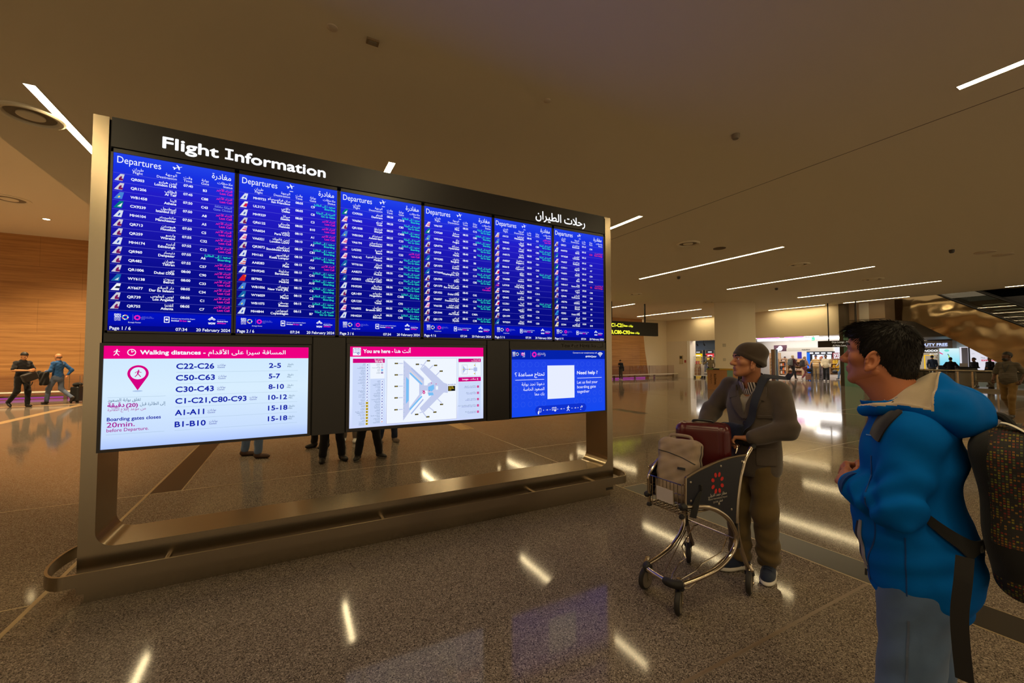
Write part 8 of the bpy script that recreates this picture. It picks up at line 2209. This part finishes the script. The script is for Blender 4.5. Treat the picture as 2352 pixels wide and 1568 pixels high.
m = MB(); fr = board_fr(37.94); flat(m, [disc(-10.55, 2.03, 0.12, 16, 0.08)], glow((120, 226, 210)), fr=fr); flat(m, [[(-10.9, 1.95), (-10.72, 1.8), (-10.76, 1.77), (-10.9, 1.86)]], glow((226, 60, 130)), fr=fr); flat(m, [[(-10.5, 1.72), (-10.46, 1.74), (-10.38, 1.5), (-10.3, 1.3), (-10.42, 1.25), (-10.46, 1.5)]], glow((190, 226, 60)), fr=fr); flat(m, [[(-10.53, 1.8), (-10.49, 1.82), (-10.43, 1.66), (-10.47, 1.64)]], glow((20, 120, 110)), fr=fr)
b = m.build('advert_picture'); b.parent = o
t = thing('way_sign_wall', 'white panel with grey text This way and a black arrow at right', 'sign', (37.9, 8.8, 1.5)); off = (37.9, 8.8, 1.5)
m = MB(); m.box((37.9, 8.5, 0.6), (38.05, 9.95, 2.24), glow((228, 226, 238), 0.95)); m.build('panel', t, off)
m = MB(); m.box((37.88, 9.58, 0.6), (37.9, 9.86, 2.2), mat('panel_picture', (176, 176, 196), 0.4)); m.box((37.87, 9.49, 0.5), (37.91, 9.56, 2.24), M_BLACK); m.build('picture_strip', t, off)
m = MB(); GT = glow((130, 126, 140)); 
wboard(m, 'This way', 9.04, 1.51, 0.13, GT, 37.89, w=0.42, bold=0.002); wboard(m, 'EXPANSE', 9.0, 1.35, 0.13, glow((214, 30, 70)), 37.89, w=0.62, bold=0.008); wboard(m, 'ORCHARD', 8.78, 1.82, 0.07, GT, 37.89, w=0.24); 
fr = board_fr(37.89); flat(m, [arc(-8.7, 1.9, 0.1, 0, 180, 10)], GT, fr=fr); stroke(m, [(-8.8, 1.14), (-8.48, 1.14)], 0.025, glow((40, 40, 60)), 0, fr=fr); flat(m, [[(-8.86, 1.14), (-8.72, 1.2), (-8.76, 1.14), (-8.72, 1.08)]], glow((40, 40, 60)), fr=fr)
wboard(m, 'بساتين', 9.42, 1.8, 0.08, GT, 37.89, w=0.14); wboard(m, 'Garden', 9.4, 1.5, 0.06, GT, 37.89, w=0.2)
m.build('lettering', t, off)
# round counter with laptop
t = thing('service_counter', 'round grey service counter with a dark top', 'counter', (33.1, 8.5, 0)); off = (33.1, 8.5, 0)
m = MB(); m.lathe([(0.5, 0), (0.5, 0.05), (0.42, 0.1), (0.46, 0.95), (0.46, 1.0)], (33.1, 8.5, 0), mat('counter_grey', (120, 112, 106), 0.3), 28); m.build('body', t, off, smooth=True)
m = MB(); m.lathe([(0.55, 1.0), (0.56, 1.03), (0.54, 1.06), (0.001, 1.06)], (33.1, 8.5, 0), M_BLACK, 28); m.build('counter_top', t, off, smooth=True)
t = thing('laptop', 'open laptop with pale screen on the round counter', 'laptop', (32.95, 8.55, 1.06)); m = MB(); m.box((-0.1, -0.16, 0), (0.1, 0.16, 0.015), M_GREYP); m.build('base', t); m = MB(); m.box((0.09, -0.16, 0.01), (0.1, 0.16, 0.22), mat('pale_back', (196, 184, 176), 0.4), Matrix.Rotation(0.15, 3, 'Y')); m.build('lid', t)
t = thing('dark_counter', 'dark low counter left of the round one', 'counter', (33.2, 9.25, 0)); m = MB(); m.rbox((-0.3, -0.35, 0), (0.3, 0.3, 1.1), 0.04, mat('counter_dark', (30, 40, 52), 0.3)); m.build('body', t)
m = MB(); m.box((-0.33, -0.38, 1.1), (0.33, 0.33, 1.13), M_BLACK); m.build('top', t)
# glass balustrade
t = thing('glass_balustrade', 'glass balustrade with steel handrail in front of the counters', 'balustrade', (29, 7.6, 0)); off = (29, 7.6, 0)
m = MB(); m.tube([(29, 4.6, 0.95), (29, 11.0, 0.95)], 0.05, M_CHROME, 10); m.build('handrail', t, off, smooth=True)
for yy in (10.6, 9.6, 8.45, 7.7, 7.2, 6.4, 5.4):
    m = MB(); m.box((28.98, yy - 0.02, 0.1), (29.02, yy + 0.02, 0.93), M_CHROME); m.box((28.97, yy + 0.03, 0.1), (29.03, yy + 0.045, 0.93), M_CHROME); m.build('post', t, off)
m = MB(); gg = glass_mat('rail_glass', (214, 226, 222), 0.07)
for a0, a1 in ((9.65, 10.55), (8.5, 9.55), (7.75, 8.4), (7.25, 7.65), (6.45, 7.15), (5.45, 6.35)): m.box((28.995, a0, 0.2), (29.005, a1, 0.85), gg)
m.build('glass_panel', t, off)
m = MB(); m.box((28.9, 4.6, 0), (29.1, 11.0, 0.12), mat('plinth_stone', (120, 108, 92), 0.35)); m.build('plinth', t, off)
# seats with curved steel frames beyond the glass
def seat_unit(x, y, lb):
    t = thing('airport_seat', lb, 'seat', (x, y, 0), group='black seats beyond the glass')
    for s in (-0.26, 0.26):
        m = MB(); m.tube(bez([(-0.3, s, 0.02), (-0.05, s, 0.12), (0.12, s, 0.4), (0.2, s, 0.85), (0.22, s, 0.95)], 6), 0.022, M_CHROME, 8); m.tube(bez([(0.3, s, 0.02), (0.1, s, 0.25), (-0.15, s, 0.42)], 6), 0.022, M_CHROME, 8); m.build('side_frame', t, smooth=True)
    m = MB(); m.rbox((-0.22, -0.24, 0.4), (0.16, 0.24, 0.47), 0.03, M_BLACK, axis=1); m.build('seat', t, smooth=True)
    m = MB(); m.box((0.14, -0.24, 0.45), (0.2, 0.24, 0.9), M_BLACK, None); m.build('backrest', t)
for k, y in enumerate((7.05, 6.5, 5.95)): seat_unit(29.7, y, 'black seat with curved steel frame beyond the glass, %s of three' % ('leftmost', 'middle', 'rightmost')[k])
for k, y in enumerate((9.9, 9.3)): seat_unit(29.8, y, 'black seat with curved steel frame behind the young man, %s one' % ('left', 'right')[k])
bpy.data.objects.remove(_to)
